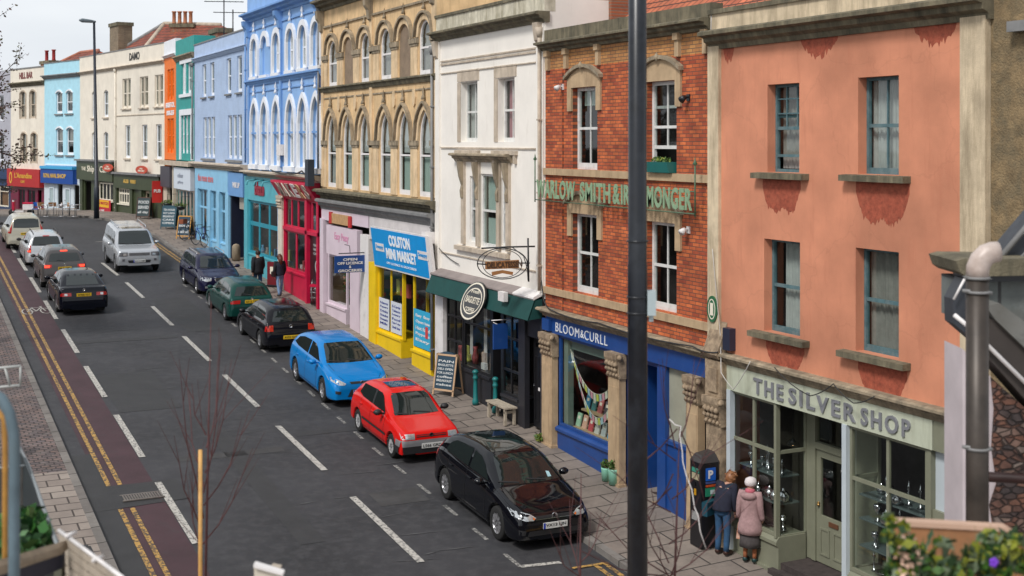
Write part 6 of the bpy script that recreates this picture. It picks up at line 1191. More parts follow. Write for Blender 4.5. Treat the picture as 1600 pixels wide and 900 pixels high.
# --- red old hatchback
redc = paint('signal_red_paint', (.62, .008, .006), 0, .2)
rdeck = [(0, .5), (.01, .56), (.03, .66), (.07, .72), (.12, .74), (.4, .79), (.8, .86), (.98, .9), (3.3, .93), (3.6, .92), (3.66, .86), (3.69, .7), (3.705, .5)]
rcab = [(.9, .86), (1.15, 1.03), (1.6, 1.31), (1.85, 1.365), (2.4, 1.375), (2.95, 1.34), (3.15, 1.29), (3.4, 1.1), (3.6, .9)]
c = hatch('small bright red five door hatchback with black sunroof parked behind the black hatchback', 11.34, ctr(28.7, 3.705, .68), PI, (3.705, 1.57, 1.37, 2.42, .68), redc, deck=rdeck, cab=rcab, belt=[(0, .5), (.1, .66), (.9, .83), (1.5, .87), (3.1, .91), (3.7, .88)], group=G1, r=.28, f0=.93, b0=.93, pf=3.6, spokes=12, rimm=M('silver_wheel_cover', (.42, .42, .43), .4, .1), rf=.3, rb=.35, tum=.34)
c.wind(trap(.57, .915, .47, 1.30), trap(.52, .98, .44, 1.24), [[(1.3, .91), (2.15, .925), (2.15, 1.27), (1.85, 1.27), (1.68, 1.22)], [(2.23, .925), (2.9, .94), (3.2, 1.0), (3.05, 1.24), (2.23, 1.275)]])
c.decal('sunroof', [(-.36, 1.9), (.36, 1.9), (.35, 2.45), (-.35, 2.45)], 'T', cglass); c.decal('headlamp', [(.42, .7), (.72, .7), (.74, .6), (.72, .575), (.42, .575)], 'F', lampg, sym=True); c.decal('grille', [(-.38, .67), (.38, .67), (.38, .655), (-.38, .655)], 'F', plastic, .004); c.decal('grille', [(-.38, .635), (.38, .635), (.38, .61), (-.38, .61)], 'F', plastic, .004); c.badge('F', .65, .05, plastic)
gb_ = M('grey_bumper', (.2, .2, .21), .5, .1); c.decal('front_bumper', [(-.74, .42), (.74, .42), (.74, .56), (-.74, .56)], 'F', gb_, .035, sub=.05); c.decal('front_valance', [(-.72, .25), (.72, .25), (.74, .42), (-.74, .42)], 'F', plastic, .03, sub=.05); c.decal('bumper_end', [(.05, .42), (.3, .42), (.3, .56), (.05, .56)], 'S', gb_, .02, True, sub=.05); c.decal('bumper_end', [(.12, .25), (.28, .25), (.3, .42), (.08, .42)], 'S', plastic, .02, True, sub=.05)
b = MB(); b.box(-.26, .26, 1.885, 1.9, .36, .475); o = b.build('number_plate', wpl, c.root, local=True); b = MB(); text(b, 'L566 GRD', (.23, 1.901, .38), (-1, 0, 0), (0, 0, 1), .46, .07, .002, .02); b.build('lettering', plbk, o, local=True)
c.mirrors(1.35, plastic); c.doors((1.2, 2.19, 2.95), .28, handles=(2.05, 2.88), hz=.78, moulding=.47); c.decal('pillar', [(2.14, .93), (2.24, .93), (2.24, 1.28), (2.14, 1.28)], 'S', plastic, .008, sym=True)
b = MB(); b.tube([(0, .0, 1.36), (0, -.1, 1.5)], .006, 4); b.build('aerial', plastic, c.root, local=True)
# --- bright blue hatchback
bluec = paint('bright_blue_paint', (.002, .2, .56), .1, .2)
fdeck = [(0, .5), (.01, .58), (.03, .66), (.07, .72), (.15, .78), (.4, .87), (.8, .95), (1.05, .985), (3.9, 1.0), (4.2, .98), (4.28, .85), (4.33, .7), (4.345, .5)]
fcab = [(.98, .96), (1.3, 1.13), (1.8, 1.38), (2.15, 1.475), (2.6, 1.5), (3.2, 1.475), (3.75, 1.38), (4.0, 1.2), (4.22, .95)]
c = hatch('bright blue hatchback parked between the red and the charcoal hatchbacks', 11.47, ctr(34.25, 4.345, .87), PI, (4.345, 1.79, 1.5, 2.64, .87), bluec, deck=fdeck, cab=fcab, belt=[(0, .46), (.1, .62), (.5, .8), (1.0, .91), (1.6, .95), (3.2, 1.0), (4.1, 1.03), (4.34, .95)], group=G1, spokes=5, r=.335)
c.wind(trap(.68, 1.02, .55, 1.41), trap(.56, 1.08, .46, 1.34), [[(1.4, 1.01), (2.45, 1.03), (2.45, 1.39), (2.1, 1.37), (1.85, 1.28)], [(2.53, 1.03), (3.5, 1.06), (3.85, 1.12), (3.6, 1.3), (3.2, 1.37), (2.53, 1.395)]])
c.decal('headlamp', [(.46, .66), (.6, .74), (.84, .82), (.84, .72), (.66, .63), (.5, .62)], 'F', lampg, sym=True); c.decal('grille', [(-.36, .70), (.36, .70), (.32, .64), (-.32, .64)], 'F', plastic); c.decal('lower_grille', [(-.32, .5), (.32, .5), (.42, .3), (-.42, .3)], 'F', plastic); c.decal('fog_lamp', [(.6, .46), (.76, .48), (.76, .4), (.62, .38)], 'F', plastic, sym=True); c.badge('F', .67, .05); c.plate('F', .42, 'AE09 KVF'); c.mirrors(1.45, bluec); c.doors((1.4, 2.49, 3.45), .29, handles=(2.3, 3.3), hz=.84); c.line([(-.66, 1.0), (-.6, .82), (-.5, .74)], 'F', .01); c.line([(.66, 1.0), (.6, .82), (.5, .74)], 'F', .01)
# --- charcoal hatchback seen from the rear
charc = M('charcoal_paint_car', (.008, .008, .011), .1, 0, spec=.35)
mdeck = [(0, .46), (.01, .55), (.04, .66), (.12, .72), (.5, .81), (1.0, .9), (1.15, .92), (3.6, .94), (3.98, .93), (4.06, .9), (4.12, .66), (4.15, .6), (4.16, .42)]
mcab = [(1.08, .9), (1.4, 1.1), (1.85, 1.36), (2.1, 1.42), (2.6, 1.44), (3.3, 1.42), (3.62, 1.37), (3.78, 1.27), (4.02, .97), (4.08, .88)]
c = hatch('charcoal grey hatchback seen from behind, parked between the bright blue and dark green cars', 11.55, ctr(44.0, 4.15, .85, False)+.0, 0, (4.16, 1.735, 1.44, 2.51, .85), charc, deck=mdeck, cab=mcab, belt=[(0, .45), (.1, .6), (.5, .72), (1.1, .86), (2, .9), (4.15, .94)], group=G1, spokes=7, r=.31, b0=.88, rb=.4)
def rearwin(c, outl, wip=True):
    if wip: z = outl[0][1]; c.line([(0, z+.01), (-.3, z+.06)], 'R', .02, plastic, 'rear_wiper', off=.02)
c.wind(trap(.62, .95, .5, 1.35), trap(.6, 1.0, .5, 1.29), [[(1.5, .92), (2.4, .93), (2.4, 1.33), (2.1, 1.32), (1.85, 1.24)], [(2.48, .93), (3.3, .94), (3.6, 1.0), (3.5, 1.28), (3.2, 1.33), (2.48, 1.34)]]); rearwin(c, trap(.6, 1.0, .5, 1.29))
c.decal('tail_lamp', [(.58, .9), (.84, .88), (.86, .7), (.58, .7)], 'R', M('orange_red_lamp', (.55, .03, .008), .15, .25, 25, coat=.5), sym=True); c.decal('tail_lamp', [(4.0, .88), (4.14, .86), (4.14, .7), (4.02, .7)], 'S', redl, sym=True); c.badge('R', .84, .055); c.plate('R', .5, 'AV53 OXK'); c.mirrors(1.5, charc); c.doors((1.45, 2.44, 3.3), .27, handles=(2.28, 3.15), hz=.8); c.line([(-.8, .63), (.8, .63)], 'R', .012)
# --- dark green hatchback seen from the rear
grn = paint('bottle_green_paint', (.008, .06, .05), .25, .2)
c = hatch('dark green estate shaped hatchback seen from behind, parked in front of the walking couple', 11.6, ctr(49.3, 4.2, .85, False), 0, (4.2, 1.7, 1.42, 2.55, .85), grn, deck=[(0, .46), (.01, .55), (.04, .64), (.12, .7), (.5, .79), (1.05, .9), (3.7, .93), (4.05, .92), (4.12, .88), (4.17, .64), (4.19, .55), (4.2, .42)], cab=[(1.05, .88), (1.4, 1.1), (1.85, 1.34), (2.1, 1.4), (2.6, 1.42), (3.4, 1.38), (3.6, 1.33), (3.8, 1.2), (4.08, .9)], belt=[(0, .45), (.1, .58), (.5, .7), (1.1, .84), (2, .88), (4.2, .92)], group=G1, spokes=8, r=.3, b0=.87, rb=.42)
c.wind(trap(.6, .93, .48, 1.32), trap(.62, .97, .5, 1.25), [[(1.5, .9), (2.4, .91), (2.4, 1.3), (2.1, 1.29), (1.85, 1.22)], [(2.48, .91), (3.2, .92), (3.45, 1.0), (3.3, 1.27), (2.48, 1.31)], [(3.5, .95), (3.75, 1.0), (3.65, 1.2), (3.4, 1.24)]]); rearwin(c, trap(.62, .97, .5, 1.25)); c.decal('tail_lamp', [(.42, .83), (.82, .81), (.83, .7), (.44, .7)], 'R', redl, sym=True); c.badge('R', .86, .04); c.plate('R', .77, 'S512 TFD'); c.mirrors(1.5, grn); c.doors((1.45, 2.44, 3.2), .27, handles=(2.28, 3.05), hz=.78); c.line([(-.8, .57), (.8, .57)], 'R', .02)
# --- navy estate facing the camera
nav = paint('midnight_blue_paint', (.012, .012, .045), .35, .18)
c = hatch('dark navy estate car with roof rails, parked furthest up the street facing the camera', 11.85, ctr(52.7, 4.57, .9), PI, (4.57, 1.77, 1.47, 2.58, .9), nav, deck=[(0, .5), (.01, .58), (.03, .68), (.08, .74), (.18, .78), (.6, .86), (1.1, .95), (4.3, .97), (4.46, .95), (4.52, .7), (4.57, .5)], cab=[(1.08, .92), (1.45, 1.12), (1.95, 1.38), (2.25, 1.45), (3.6, 1.46), (4.1, 1.43), (4.28, 1.35), (4.46, .98), (4.5, .9)], belt=[(0, .48), (.1, .64), (.6, .78), (1.1, .88), (2, .92), (4.5, .97)], group=G1, spokes=6, r=.32)
c.wind(trap(.64, .98, .52, 1.37), trap(.6, 1.03, .5, 1.33), [[(1.5, .95), (2.5, .96), (2.5, 1.35), (2.2, 1.35), (1.95, 1.27)], [(2.58, .96), (3.45, .97), (3.45, 1.36), (2.58, 1.36)], [(3.53, .97), (4.15, 1.0), (4.0, 1.32), (3.53, 1.36)]])
for sd in (1, -1): b = MB(); b.tube([(sd*.55, .1, 1.42), (sd*.57, 0, 1.5), (sd*.57, -1.5, 1.5), (sd*.54, -1.7, 1.43)], .018, 6); b.build('roof_rail', alloy, c.root, local=True)
c.decal('headlamp', [(.42, .74), (.8, .76), (.82, .64), (.6, .6), (.44, .62)], 'F', lampg, sym=True); c.decal('grille', [(-.34, .76), (.34, .76), (.28, .6), (-.28, .6)], 'F', chrome, .005); c.decal('grille_bars', [(-.29, .735), (.29, .735), (.24, .62), (-.24, .62)], 'F', plastic, .01); c.decal('lower_grille', [(-.5, .42), (.5, .42), (.55, .3), (-.55, .3)], 'F', plastic); c.decal('fog_lamp', [(.58, .42), (.7, .42), (.7, .34), (.58, .34)], 'F', lampg, sym=True); c.plate('F', .5, 'WU61 FHO'); c.mirrors(1.55, nav); c.doors((1.5, 2.54, 3.5), .28, handles=(2.36, 3.35), hz=.82)
# --- silver off-roader coming down the street
silv = paint('silver_paint_car', (.55, .57, .6), .55, .22)
c = Car('large silver off road car driving towards the camera in the middle of the street', 'car', (9.72, ctr(59.5, 4.83, .85), gz(61)+.006), PI, 4.83, 1.92, 1.88, 2.88, .85, [(0, .62), (.01, .72), (.03, .9), (.07, 1.0), (.14, 1.04), (.5, 1.09), (1.15, 1.14), (4.4, 1.2), (4.72, 1.18), (4.8, .9), (4.83, .6)], [(1.12, 1.1), (1.4, 1.35), (1.75, 1.68), (1.95, 1.78), (2.4, 1.8), (2.9, 1.82), (3.4, 1.86), (4.5, 1.87), (4.68, 1.8), (4.78, 1.2), (4.8, 1.1)], [(0, .6), (.06, .95), (.5, 1.02), (1.2, 1.08), (4.8, 1.14)], silv, r=.38, sill=.34, tum=.2, f0=.9, b0=.93, rf=.35, rb=.3, group='cars driving on the street', name='driving_car', spokes=7, pf=2.8)
settle(c, 9.7, 61, 0); c.wind(trap(.74, 1.17, .64, 1.7), trap(.7, 1.25, .64, 1.72), [[(1.6, 1.13), (2.5, 1.14), (2.5, 1.66), (2.1, 1.66), (1.85, 1.6)], [(2.6, 1.14), (3.6, 1.15), (3.6, 1.7), (2.6, 1.68)], [(3.7, 1.15), (4.6, 1.16), (4.55, 1.72), (3.7, 1.72)]])
c.decal('headlamp', [(.5, .95), (.86, .96), (.88, .78), (.52, .78)], 'F', lampd, sym=True); c.decal('lamp_lens', [(.56, .91), (.7, .91), (.7, .81), (.56, .81)], 'F', lampg, .01, sym=True); c.decal('grille', [(-.46, .93), (.46, .93), (.44, .8), (-.44, .8)], 'F', M('grey_grille', (.2, .2, .21), .4, .1), .006)
for z in (.9, .865, .83): c.line([(-.44, z), (.44, z)], 'F', .01, plastic, 'grille_slot', off=.012)
c.decal('lower_intake', [(-.5, .6), (.5, .6), (.46, .48), (-.46, .48)], 'F', plastic); c.decal('fog_lamp', [(.62, .66), (.74, .66), (.74, .56), (.64, .56)], 'F', lampd, sym=True); c.plate('F', .56, 'WX12 HBE'); c.mirrors(1.65, silv, 1.13); c.doors((1.55, 2.55, 3.65), .42, handles=(2.4, 3.45), hz=1.0)
for sd in (1, -1): b = MB(); b.tube([(sd*.62, .3, 1.8), (sd*.62, .2, 1.9), (sd*.62, -1.9, 1.94), (sd*.62, -2.0, 1.86)], .022, 6); b.build('roof_rail', alloy, c.root, local=True)
c.decal('roof_glass', [(-.45, 2.0), (.45, 2.0), (.45, 2.5), (-.45, 2.5)], 'T', cglass)
# --- queue of four cars driving away on the left
G2 = 'cars driving on the street'
def away(label, t, ar, dims, col, **k):          # ar: rear axle position
    L, W, H, wb, fo = dims; a = ar+(L/2-(L-fo-wb)); c = Car(label, 'car', (t, a, gz(a)+.006), 0, L, W, H, wb, fo, col=col, group=G2, name='driving_car', **k); settle(c, t, a); return c
blk2 = M('blue_black_paint', (.003, .004, .009), .08, 0, spec=.35)
c = away('black liftback saloon at the tail of the queue driving away beside the cycle lane', 6.18, 50.3, (4.68, 1.78, 1.43, 2.68, .95), blk2, deck=[(0, .48), (.03, .62), (.1, .7), (.5, .8), (1.1, .92), (3.9, .99), (4.3, 1.03), (4.5, 1.03), (4.58, 1.0), (4.63, .75), (4.67, .55), (4.68, .42)], cab=[(1.15, .92), (1.5, 1.12), (1.95, 1.36), (2.3, 1.42), (2.9, 1.43), (3.4, 1.38), (3.8, 1.24), (4.25, 1.04), (4.35, 1.0)], belt=[(0, .46), (.1, .6), (.6, .76), (1.1, .87), (2, .92), (4.3, .98), (4.68, .9)], spokes=7, r=.32, b0=.86, rb=.5, tum=.42)
c.wind(trap(.62, .97, .5, 1.35), [(-.58, 1.06), (.58, 1.06), (.5, 1.33), (.44, 1.37), (-.44, 1.37), (-.5, 1.33)], [[(1.55, .95), (2.6, .97), (2.6, 1.34), (2.25, 1.33), (1.95, 1.25)], [(2.68, .97), (3.6, 1.0), (3.5, 1.25), (3.1, 1.33), (2.68, 1.35)]])
c.decal('tail_lamp', [(.44, .84), (.82, .84), (.82, .72), (.44, .72)], 'R', redl, sym=True); c.decal('lamp_lens', [(.58, .82), (.68, .82), (.68, .74), (.58, .74)], 'R', lampg, .011, sym=True); c.plate('R', .76, 'WX06 YDT'); c.badge('R', .93, .05); c.mirrors(1.6, blk2); c.doors((1.55, 2.64, 3.5), .28, handles=(2.45, 3.35), hz=.82); c.line([(-.8, .62), (.8, .62)], 'R', .012)
br = paint('grey_brown_paint', (.09, .085, .085), .4, .25)
suvd = [(0, .55), (.03, .7), (.1, .8), (.5, .92), (1.1, 1.02), (3.9, 1.05), (4.15, 1.05), (4.22, 1.0), (4.28, .75), (4.31, .6), (4.32, .5)]
c = away('grey brown crossover with lit brake lamps, second from the tail of the queue', 6.2, 56.2, (4.32, 1.8, 1.6, 2.63, .9), br, deck=suvd, cab=[(1.1, 1.0), (1.5, 1.25), (1.95, 1.5), (2.3, 1.59), (3.2, 1.6), (3.7, 1.55), (3.85, 1.48), (4.1, 1.15), (4.2, 1.0)], belt=[(0, .5), (.1, .7), (.6, .86), (1.1, .95), (2, .99), (4.3, 1.04)], spokes=5, r=.34, b0=.88, rb=.45, sill=.25)
c.wind(trap(.62, 1.05, .5, 1.5), trap(.62, 1.12, .54, 1.42), [[(1.55, 1.02), (2.5, 1.04), (2.5, 1.48), (2.2, 1.48), (1.95, 1.4)], [(2.58, 1.04), (3.5, 1.06), (3.6, 1.2), (3.4, 1.42), (2.58, 1.49)]]); rearwin(c, trap(.62, 1.12, .54, 1.42))
c.decal('tail_lamp', [(.5, 1.0), (.86, 1.02), (.86, .86), (.6, .85), (.5, .9)], 'R', redl, sym=True); c.decal('brake_lamp', [(.56, .97), (.78, .98), (.78, .89), (.6, .89)], 'R', reds, .012, sym=True); c.decal('high_brake_lamp', [(-.14, 1.53), (.14, 1.53), (.14, 1.49), (-.14, 1.49)], 'R', reds, .012); c.plate('R', .85, 'FP60 HMY'); c.badge('R', .98, .04); c.mirrors(1.6, br); c.doors((1.5, 2.54, 3.4), .34, handles=(2.38, 3.25), hz=.9); c.decal('rear_bumper_plastic', [(-.8, .5), (.8, .5), (.78, .34), (-.78, .34)], 'R', plastic)
b = MB(); b.tube([(0, -1.3, 1.59), (0, -1.45, 1.67)], .01, 5); b.build('aerial', plastic, c.root, local=True)
est = paint('pale_silver_paint', (.6, .61, .63), .5, .25)
c = away('pale silver estate car, third from the tail of the queue driving away', 6.1, 62.6, (4.56, 1.72, 1.5, 2.6, .9), est, deck=[(0, .5), (.03, .62), (.1, .7), (.5, .8), (1.1, .92), (4.3, .97), (4.42, .95), (4.5, .7), (4.55, .55), (4.56, .42)], cab=[(1.1, .9), (1.5, 1.12), (1.95, 1.4), (2.3, 1.47), (3.3, 1.5), (4.0, 1.47), (4.2, 1.4), (4.42, 1.0), (4.48, .9)], belt=[(0, .46), (.1, .6), (.6, .76), (1.1, .87), (4.5, .95)], spokes=6, r=.31, b0=.87, rb=.45)
c.wind(trap(.6, .97, .5, 1.38), trap(.62, 1.0, .52, 1.38), [[(1.55, .93), (2.5, .94), (2.5, 1.38), (2.2, 1.38), (1.95, 1.3)], [(2.58, .94), (3.4, .95), (3.4, 1.4), (2.58, 1.39)], [(3.48, .95), (4.15, 1.0), (4.0, 1.36), (3.48, 1.4)]]); rearwin(c, trap(.62, 1.0, .52, 1.38)); c.decal('tail_lamp', [(.66, 1.05), (.76, .95), (.84, .72), (.66, .68)], 'R', redl, sym=True); c.decal('brake_lamp', [(.68, .8), (.8, .8), (.8, .73), (.68, .72)], 'R', reds, .012, sym=True); c.plate('R', .8, 'YK07 BRV'); c.mirrors(1.6, plastic); c.doors((1.5, 2.54, 3.44), .28, handles=(2.38, 3.25), hz=.82); c.decal('high_brake_lamp', [(-.14, 1.42), (.14, 1.42), (.14, 1.39), (-.14, 1.39)], 'R', redl, .012)
for sd in (1, -1): b = MB(); b.tube([(sd*.52, 0, 1.46), (sd*.54, -.1, 1.54), (sd*.54, -1.5, 1.54), (sd*.52, -1.65, 1.46)], .018, 6); b.build('roof_rail', plastic, c.root, local=True)
crm = paint('champagne_paint', (.5, .47, .38), .3, .25)
c = away('champagne coloured tall car with high red tail lamps at the head of the queue', 5.75, 68.6, (4.5, 1.78, 1.68, 2.62, .9), crm, deck=[(0, .55), (.03, .7), (.1, .8), (.5, .92), (1.1, 1.02), (4.2, 1.05), (4.38, 1.03), (4.44, .75), (4.48, .6), (4.5, .5)], cab=[(1.1, 1.0), (1.5, 1.25), (1.95, 1.55), (2.3, 1.65), (3.4, 1.68), (4.1, 1.66), (4.28, 1.55), (4.4, 1.1), (4.43, 1.0)], belt=[(0, .5), (.1, .7), (.6, .86), (1.1, .95), (4.4, 1.03)], spokes=5, r=.34, b0=.9, rb=.4, sill=.26)
c.wind(trap(.62, 1.05, .5, 1.55), trap(.6, 1.12, .55, 1.55), [[(1.55, 1.02), (2.5, 1.04), (2.5, 1.55), (2.2, 1.55), (1.95, 1.46)], [(2.58, 1.04), (3.5, 1.05), (3.5, 1.57), (2.58, 1.57)], [(3.58, 1.05), (4.2, 1.07), (4.1, 1.5), (3.58, 1.56)]]); c.decal('tail_lamp', [(.64, 1.52), (.72, 1.5), (.84, 1.05), (.84, .85), (.7, .85), (.66, 1.05)], 'R', redl, sym=True); c.plate('R', .82, 'HN05 KWJ'); c.mirrors(1.6, plastic); c.doors((1.5, 2.54, 3.54), .34, handles=(2.38, 3.35), hz=.9)

# ================================================================ street furniture
def gp(x, y, h=.2): t, a = at(x, y, h); return t, a, pz(t, a)
# ticket machine
t_, a_, z_ = gp(1108, 850); t_ = min(t_, 14.0); PM = thing('parking_ticket_machine', 'tall black parking ticket machine with blue P sign beside the two women', 'ticket machine', (t_, a_, z_))
mb = M('machine_black', (.01, .01, .013), .35, .1)
def lp(name, mat, *bx, par=PM, label=None):
    b = MB()
    for q in bx: b.box(*q)
    o = b.build(name, mat, par, local=True); return o
lp('cabinet', mb, (-.2, .2, -.19, .19, 0, 1.62)); b = MB(); b.add([(-.21, -.2, 1.62), (.21, -.2, 1.62), (.21, .2, 1.62), (-.21, .2, 1.62), (-.13, -.1, 1.76), (.16, -.1, 1.8), (.16, .12, 1.8), (-.13, .12, 1.76)], [(0, 1, 5, 4), (1, 2, 6, 5), (2, 3, 7, 6), (3, 0, 4, 7), (4, 5, 6, 7)]); b.build('solar_hood', M('hood_grey', (.04, .035, .035), .5, .1), PM, local=True)
o = lp('blue_sign', M('parking_blue', (.01, .1, .45), .4, 0), (-.1, .12, -.205, -.19, 1.28, 1.52)); b = MB(); text(b, 'P', (-.05, -.206, 1.32), (1, 0, 0), (0, 0, 1), .11, .16, .004, .04); b.build('lettering', white, o, local=True)
lp('red_strip', M('orange_red_strip', (.5, .08, .02), .5, .3, 40), (-.1, .14, -.2, -.19, 1.16, 1.2)); lp('white_strip', M('dark_blue_strip', (.05, .07, .2), .5, 0), (-.1, .12, -.2, -.19, 1.22, 1.26)); lp('green_notice', M('notice_green', (.02, .22, .12), .5, .1), (-.11, .15, -.2, -.19, .98, 1.14)); lp('notice_panel', M('notice_white', (.5, .6, .6), .5, 0), (.0, .14, -.204, -.2, 1.02, 1.1))
lp('tariff_card', M('tariff_card', (.4, .36, .24), .5, .2, 40), (-.21, -.2, -.12, .12, 1.28, 1.4)); lp('green_header', M('tariff_green', (.04, .25, .18), .5, 0), (-.21, -.2, -.12, .12, 1.42, 1.5)); lp('coin_slot', chrome, (-.215, -.2, -.03, .0, 1.16, 1.24)); lp('amber_light', M('amber_panel', (.5, .25, .01), .4, .2), (-.213, -.2, -.02, .04, .98, 1.1)); lp('keypad', M('keypad_steel', (.3, .3, .3), .4, .3, 60), (-.213, -.2, -.1, .12, .5, .66))
# bench, bollards, pots, boards
wood = M('pale_bench_wood', (.42, .36, .28), .7, .15, 6, dirt=.3); tx, ax, zx = gp(783, 657); BN = thing('bench', 'small backless pale wooden bench in front of the black cafe door', 'bench', (tx+.0, ax, zx-.02), 0)
for k in range(3): lp('seat_slat', wood, (-.17+.12*k, -.06+.12*k, -.6, .6, .42, .46), par=BN)
for y in (-.5, .5): lp('leg', wood, (-.15, -.09, y-.04, y+.04, 0, .42), par=BN); lp('leg', wood, (.1, .16, y-.04, y+.04, 0, .42), par=BN); lp('rail', wood, (-.15, .16, y-.02, y+.02, .3, .36), par=BN)
tealb = M('teal_bollard_paint', (.01, .16, .16), .4, .1)
for (x, y, l) in ((743, 632, 'teal cast bollard nearer the chalkboard outside the cafe'), (774, 645, 'teal cast bollard nearer the bench outside the cafe')):
    q = gp(x, y); b = MB(); b.lathe((0, 0, 0), [(.09, 0), (.09, .1), (.065, .14), (.055, .6), (.055, .68), (.075, .7), (.075, .74), (.06, .76), (.06, .84), (.085, .86), (.085, .9), (.05, .94), (0, .95)], 14); o = b.build('bollard', tealb, None); o.location = q; tag(o, l, 'bollard', 'teal bollards outside the cafe')
q = gp(369, 407); b = MB(); b.lathe((0, 0, 0), [(.2, 0), (.2, .5), (.19, .65), (.13, .74), (0, .78)], 14); o = b.build('bollard', stone, None); o.location = q; tag(o, 'round topped stone bollard at the kerb of the dark open shopfront up the street', 'bollard')
potg = M('mint_pot', (.25, .55, .42), .5, .1, dirt=.2, dcol=(.2, .35, .28))
for (x, y, s, l) in ((947, 751, .85, 'mint green plant pot partly behind the other at the blue bookshop wall'), (959, 757, 1, 'mint green plant pot in front at the blue bookshop wall')):
    q = gp(x, y); P0 = thing('plant_pot', l, 'plant pot', q, 0, 'mint green pots by the bookshop'); b = MB(); b.lathe((0, 0, 0), [(.11*s, 0), (.13*s, .3*s), (.135*s, .34*s), (.11*s, .34*s), (.1*s, .26*s), (0, .26*s)], 14); b.build('pot', potg, P0, local=True); b = MB(); leaves(b, Vector(q)+Vector((0, 0, .42*s)), (.13, .13, .12), 130, .04); b.build('plant', [leafm[0], leafm[0], leafm[1]], P0)
q = gp(845, 690); b = MB(); leaves(b, Vector(q)+Vector((0, 0, .1)), (.16, .16, .1), 160, .045); tag(b.build('weed', leafm, None, q), 'clump of green weeds at the foot of the stone column left of the bookshop', 'plant')
def aboard(x, y, rz, w_, h_, fcol, bcol, lines, label, ink=None, arch=False, tilt=.16):
    q = gp(x, y); T_ = thing('chalkboard_sign', label, 'sign board', q, rz, 'pavement sign boards'); ink = ink or M('chalk_white', (.6, .62, .62), .8, 0)
    for sd in (-1, 1):
        def tf(a, b_, c, sd=sd): return Vector((a, sd*(.24-c/h_*.22)+b_*sd, c))
        b = MB(); b.T = tf
        b.box(-w_/2, -w_/2+.05, 0, .03, 0, h_); b.box(w_/2-.05, w_/2, 0, .03, 0, h_); b.box(-w_/2, w_/2, 0, .03, .12, .17); b.box(-w_/2, w_/2, 0, .03, h_-.05, h_); b.build('frame', fcol, T_, local=True)
        b = MB(); b.T = tf; b.box(-w_/2+.05, w_/2-.05, .005, .025, .17, h_-.05)
        if arch: b.poly([(a, c) for a, c in [(w_/2-.05, h_-.06)]+archpts(-w_/2+.05, w_/2-.05, h_-.06, .12, 'rd', 8)+[(-w_/2+.05, h_-.06)]], .005, .025)
        o = b.build('board', bcol, T_, local=True)
        if sd == -1:
            b = MB(); n = len(lines)
            for i, s in enumerate(lines):
                z = h_-.14-(h_-.38)*(i+.8)/n; hh = (h_-.38)/n*.6; p = tf(-w_/2+.1, .027, z); u = (tf(0, 0, 1)-tf(0, 0, 0)); text(b, s, p, (1, 0, 0), u, w_-.2, hh, .003, .02)
            b.build('lettering', ink, o, local=True)
    return T_
navyb = M('navy_board', (.02, .05, .08), .5, .05); lw = M('light_wood_frame', (.5, .33, .2), .6, .1); ow = M('orange_wood_frame', (.6, .3, .06), .6, .1); dwf = M('dark_wood_frame', (.07, .03, .02), .6, .1)
aboard(700, 615, R(-58), .72, 1.12, lw, navyb, ['PAIN', 'BAGUETTE', 'DELI OPEN', 'FOR LUNCH', 'coffee', 'BREAKFAST', 'cakes'], 'arched navy chalkboard with white lettering in a pale wooden frame by the cafe', arch=True)
aboard(266, 357, R(-45), .95, 1.3, M('slate_blue_frame', (.02, .07, .1), .5, .1), M('slate_blue_board', (.02, .07, .1), .5, .1), ['TEA HOUSE', 'HOT LUNCH', 'BREAKFAST', 'CAKE', 'OPEN'], 'dark slate blue pavement sign with white lettering up the street')
aboard(290, 372, R(-48), .85, 1.2, ow, navyb, ['Today', 'soup', 'salad'], 'orange framed chalkboard beside the parked bicycles')
aboard(226, 341, R(-40), .9, 1.3, dwf, M('dark_green_board', (.02, .04, .045), .5, .1), ['FOOD', 'SERVED', 'all day'], 'dark wooden framed chalkboard outside the olive green pub door')
q = gp(429, 447); T_ = thing('maroon_board', 'maroon pavement board standing behind the walking couple by the crimson shop', 'sign board', q, R(-50)); lp('panel', M('maroon_panel', (.15, .008, .015), .5, .05), (-.35, .35, -.03, .03, .05, 1.0), par=T_); lp('white_symbol', cream_l, (-.2, -.05, -.04, -.03, .5, .8), par=T_); lp('foot', iron, (-.3, .3, -.2, .2, 0, .05), par=T_)
# shopping trolley
q = gp(495, 477); T_ = thing('hand_trolley', 'small wire hand trolley with a red top parked at the crimson shop door', 'trolley', q, R(-30)); b = MB()
for x in (-.2, .2): b.tube([(x, 0, .05), (x, 0, .8), (x, .12, .95)], .015, 5)
for z in (.3, .5, .7): b.tube([(-.2, 0, z), (.2, 0, z), (.18, -.3, z), (-.18, -.3, z), (-.2, 0, z)], .01, 4)
for x in (-.15, 0, .15): b.tube([(x, -.3, .7), (x, -.3, .3)], .008, 4)
b.build('frame', alloy, T_, local=True); lp('red_top', redp, (-.22, .22, -.33, .02, .72, .8), par=T_)
for x in (-.2, .2): b = MB(); b.lathe((x, 0, .07), [(0, -.015), (.07, -.015), (.07, .015), (0, .015)], 10, 0, 'x'); b.build('wheel', tyre, T_, local=True)
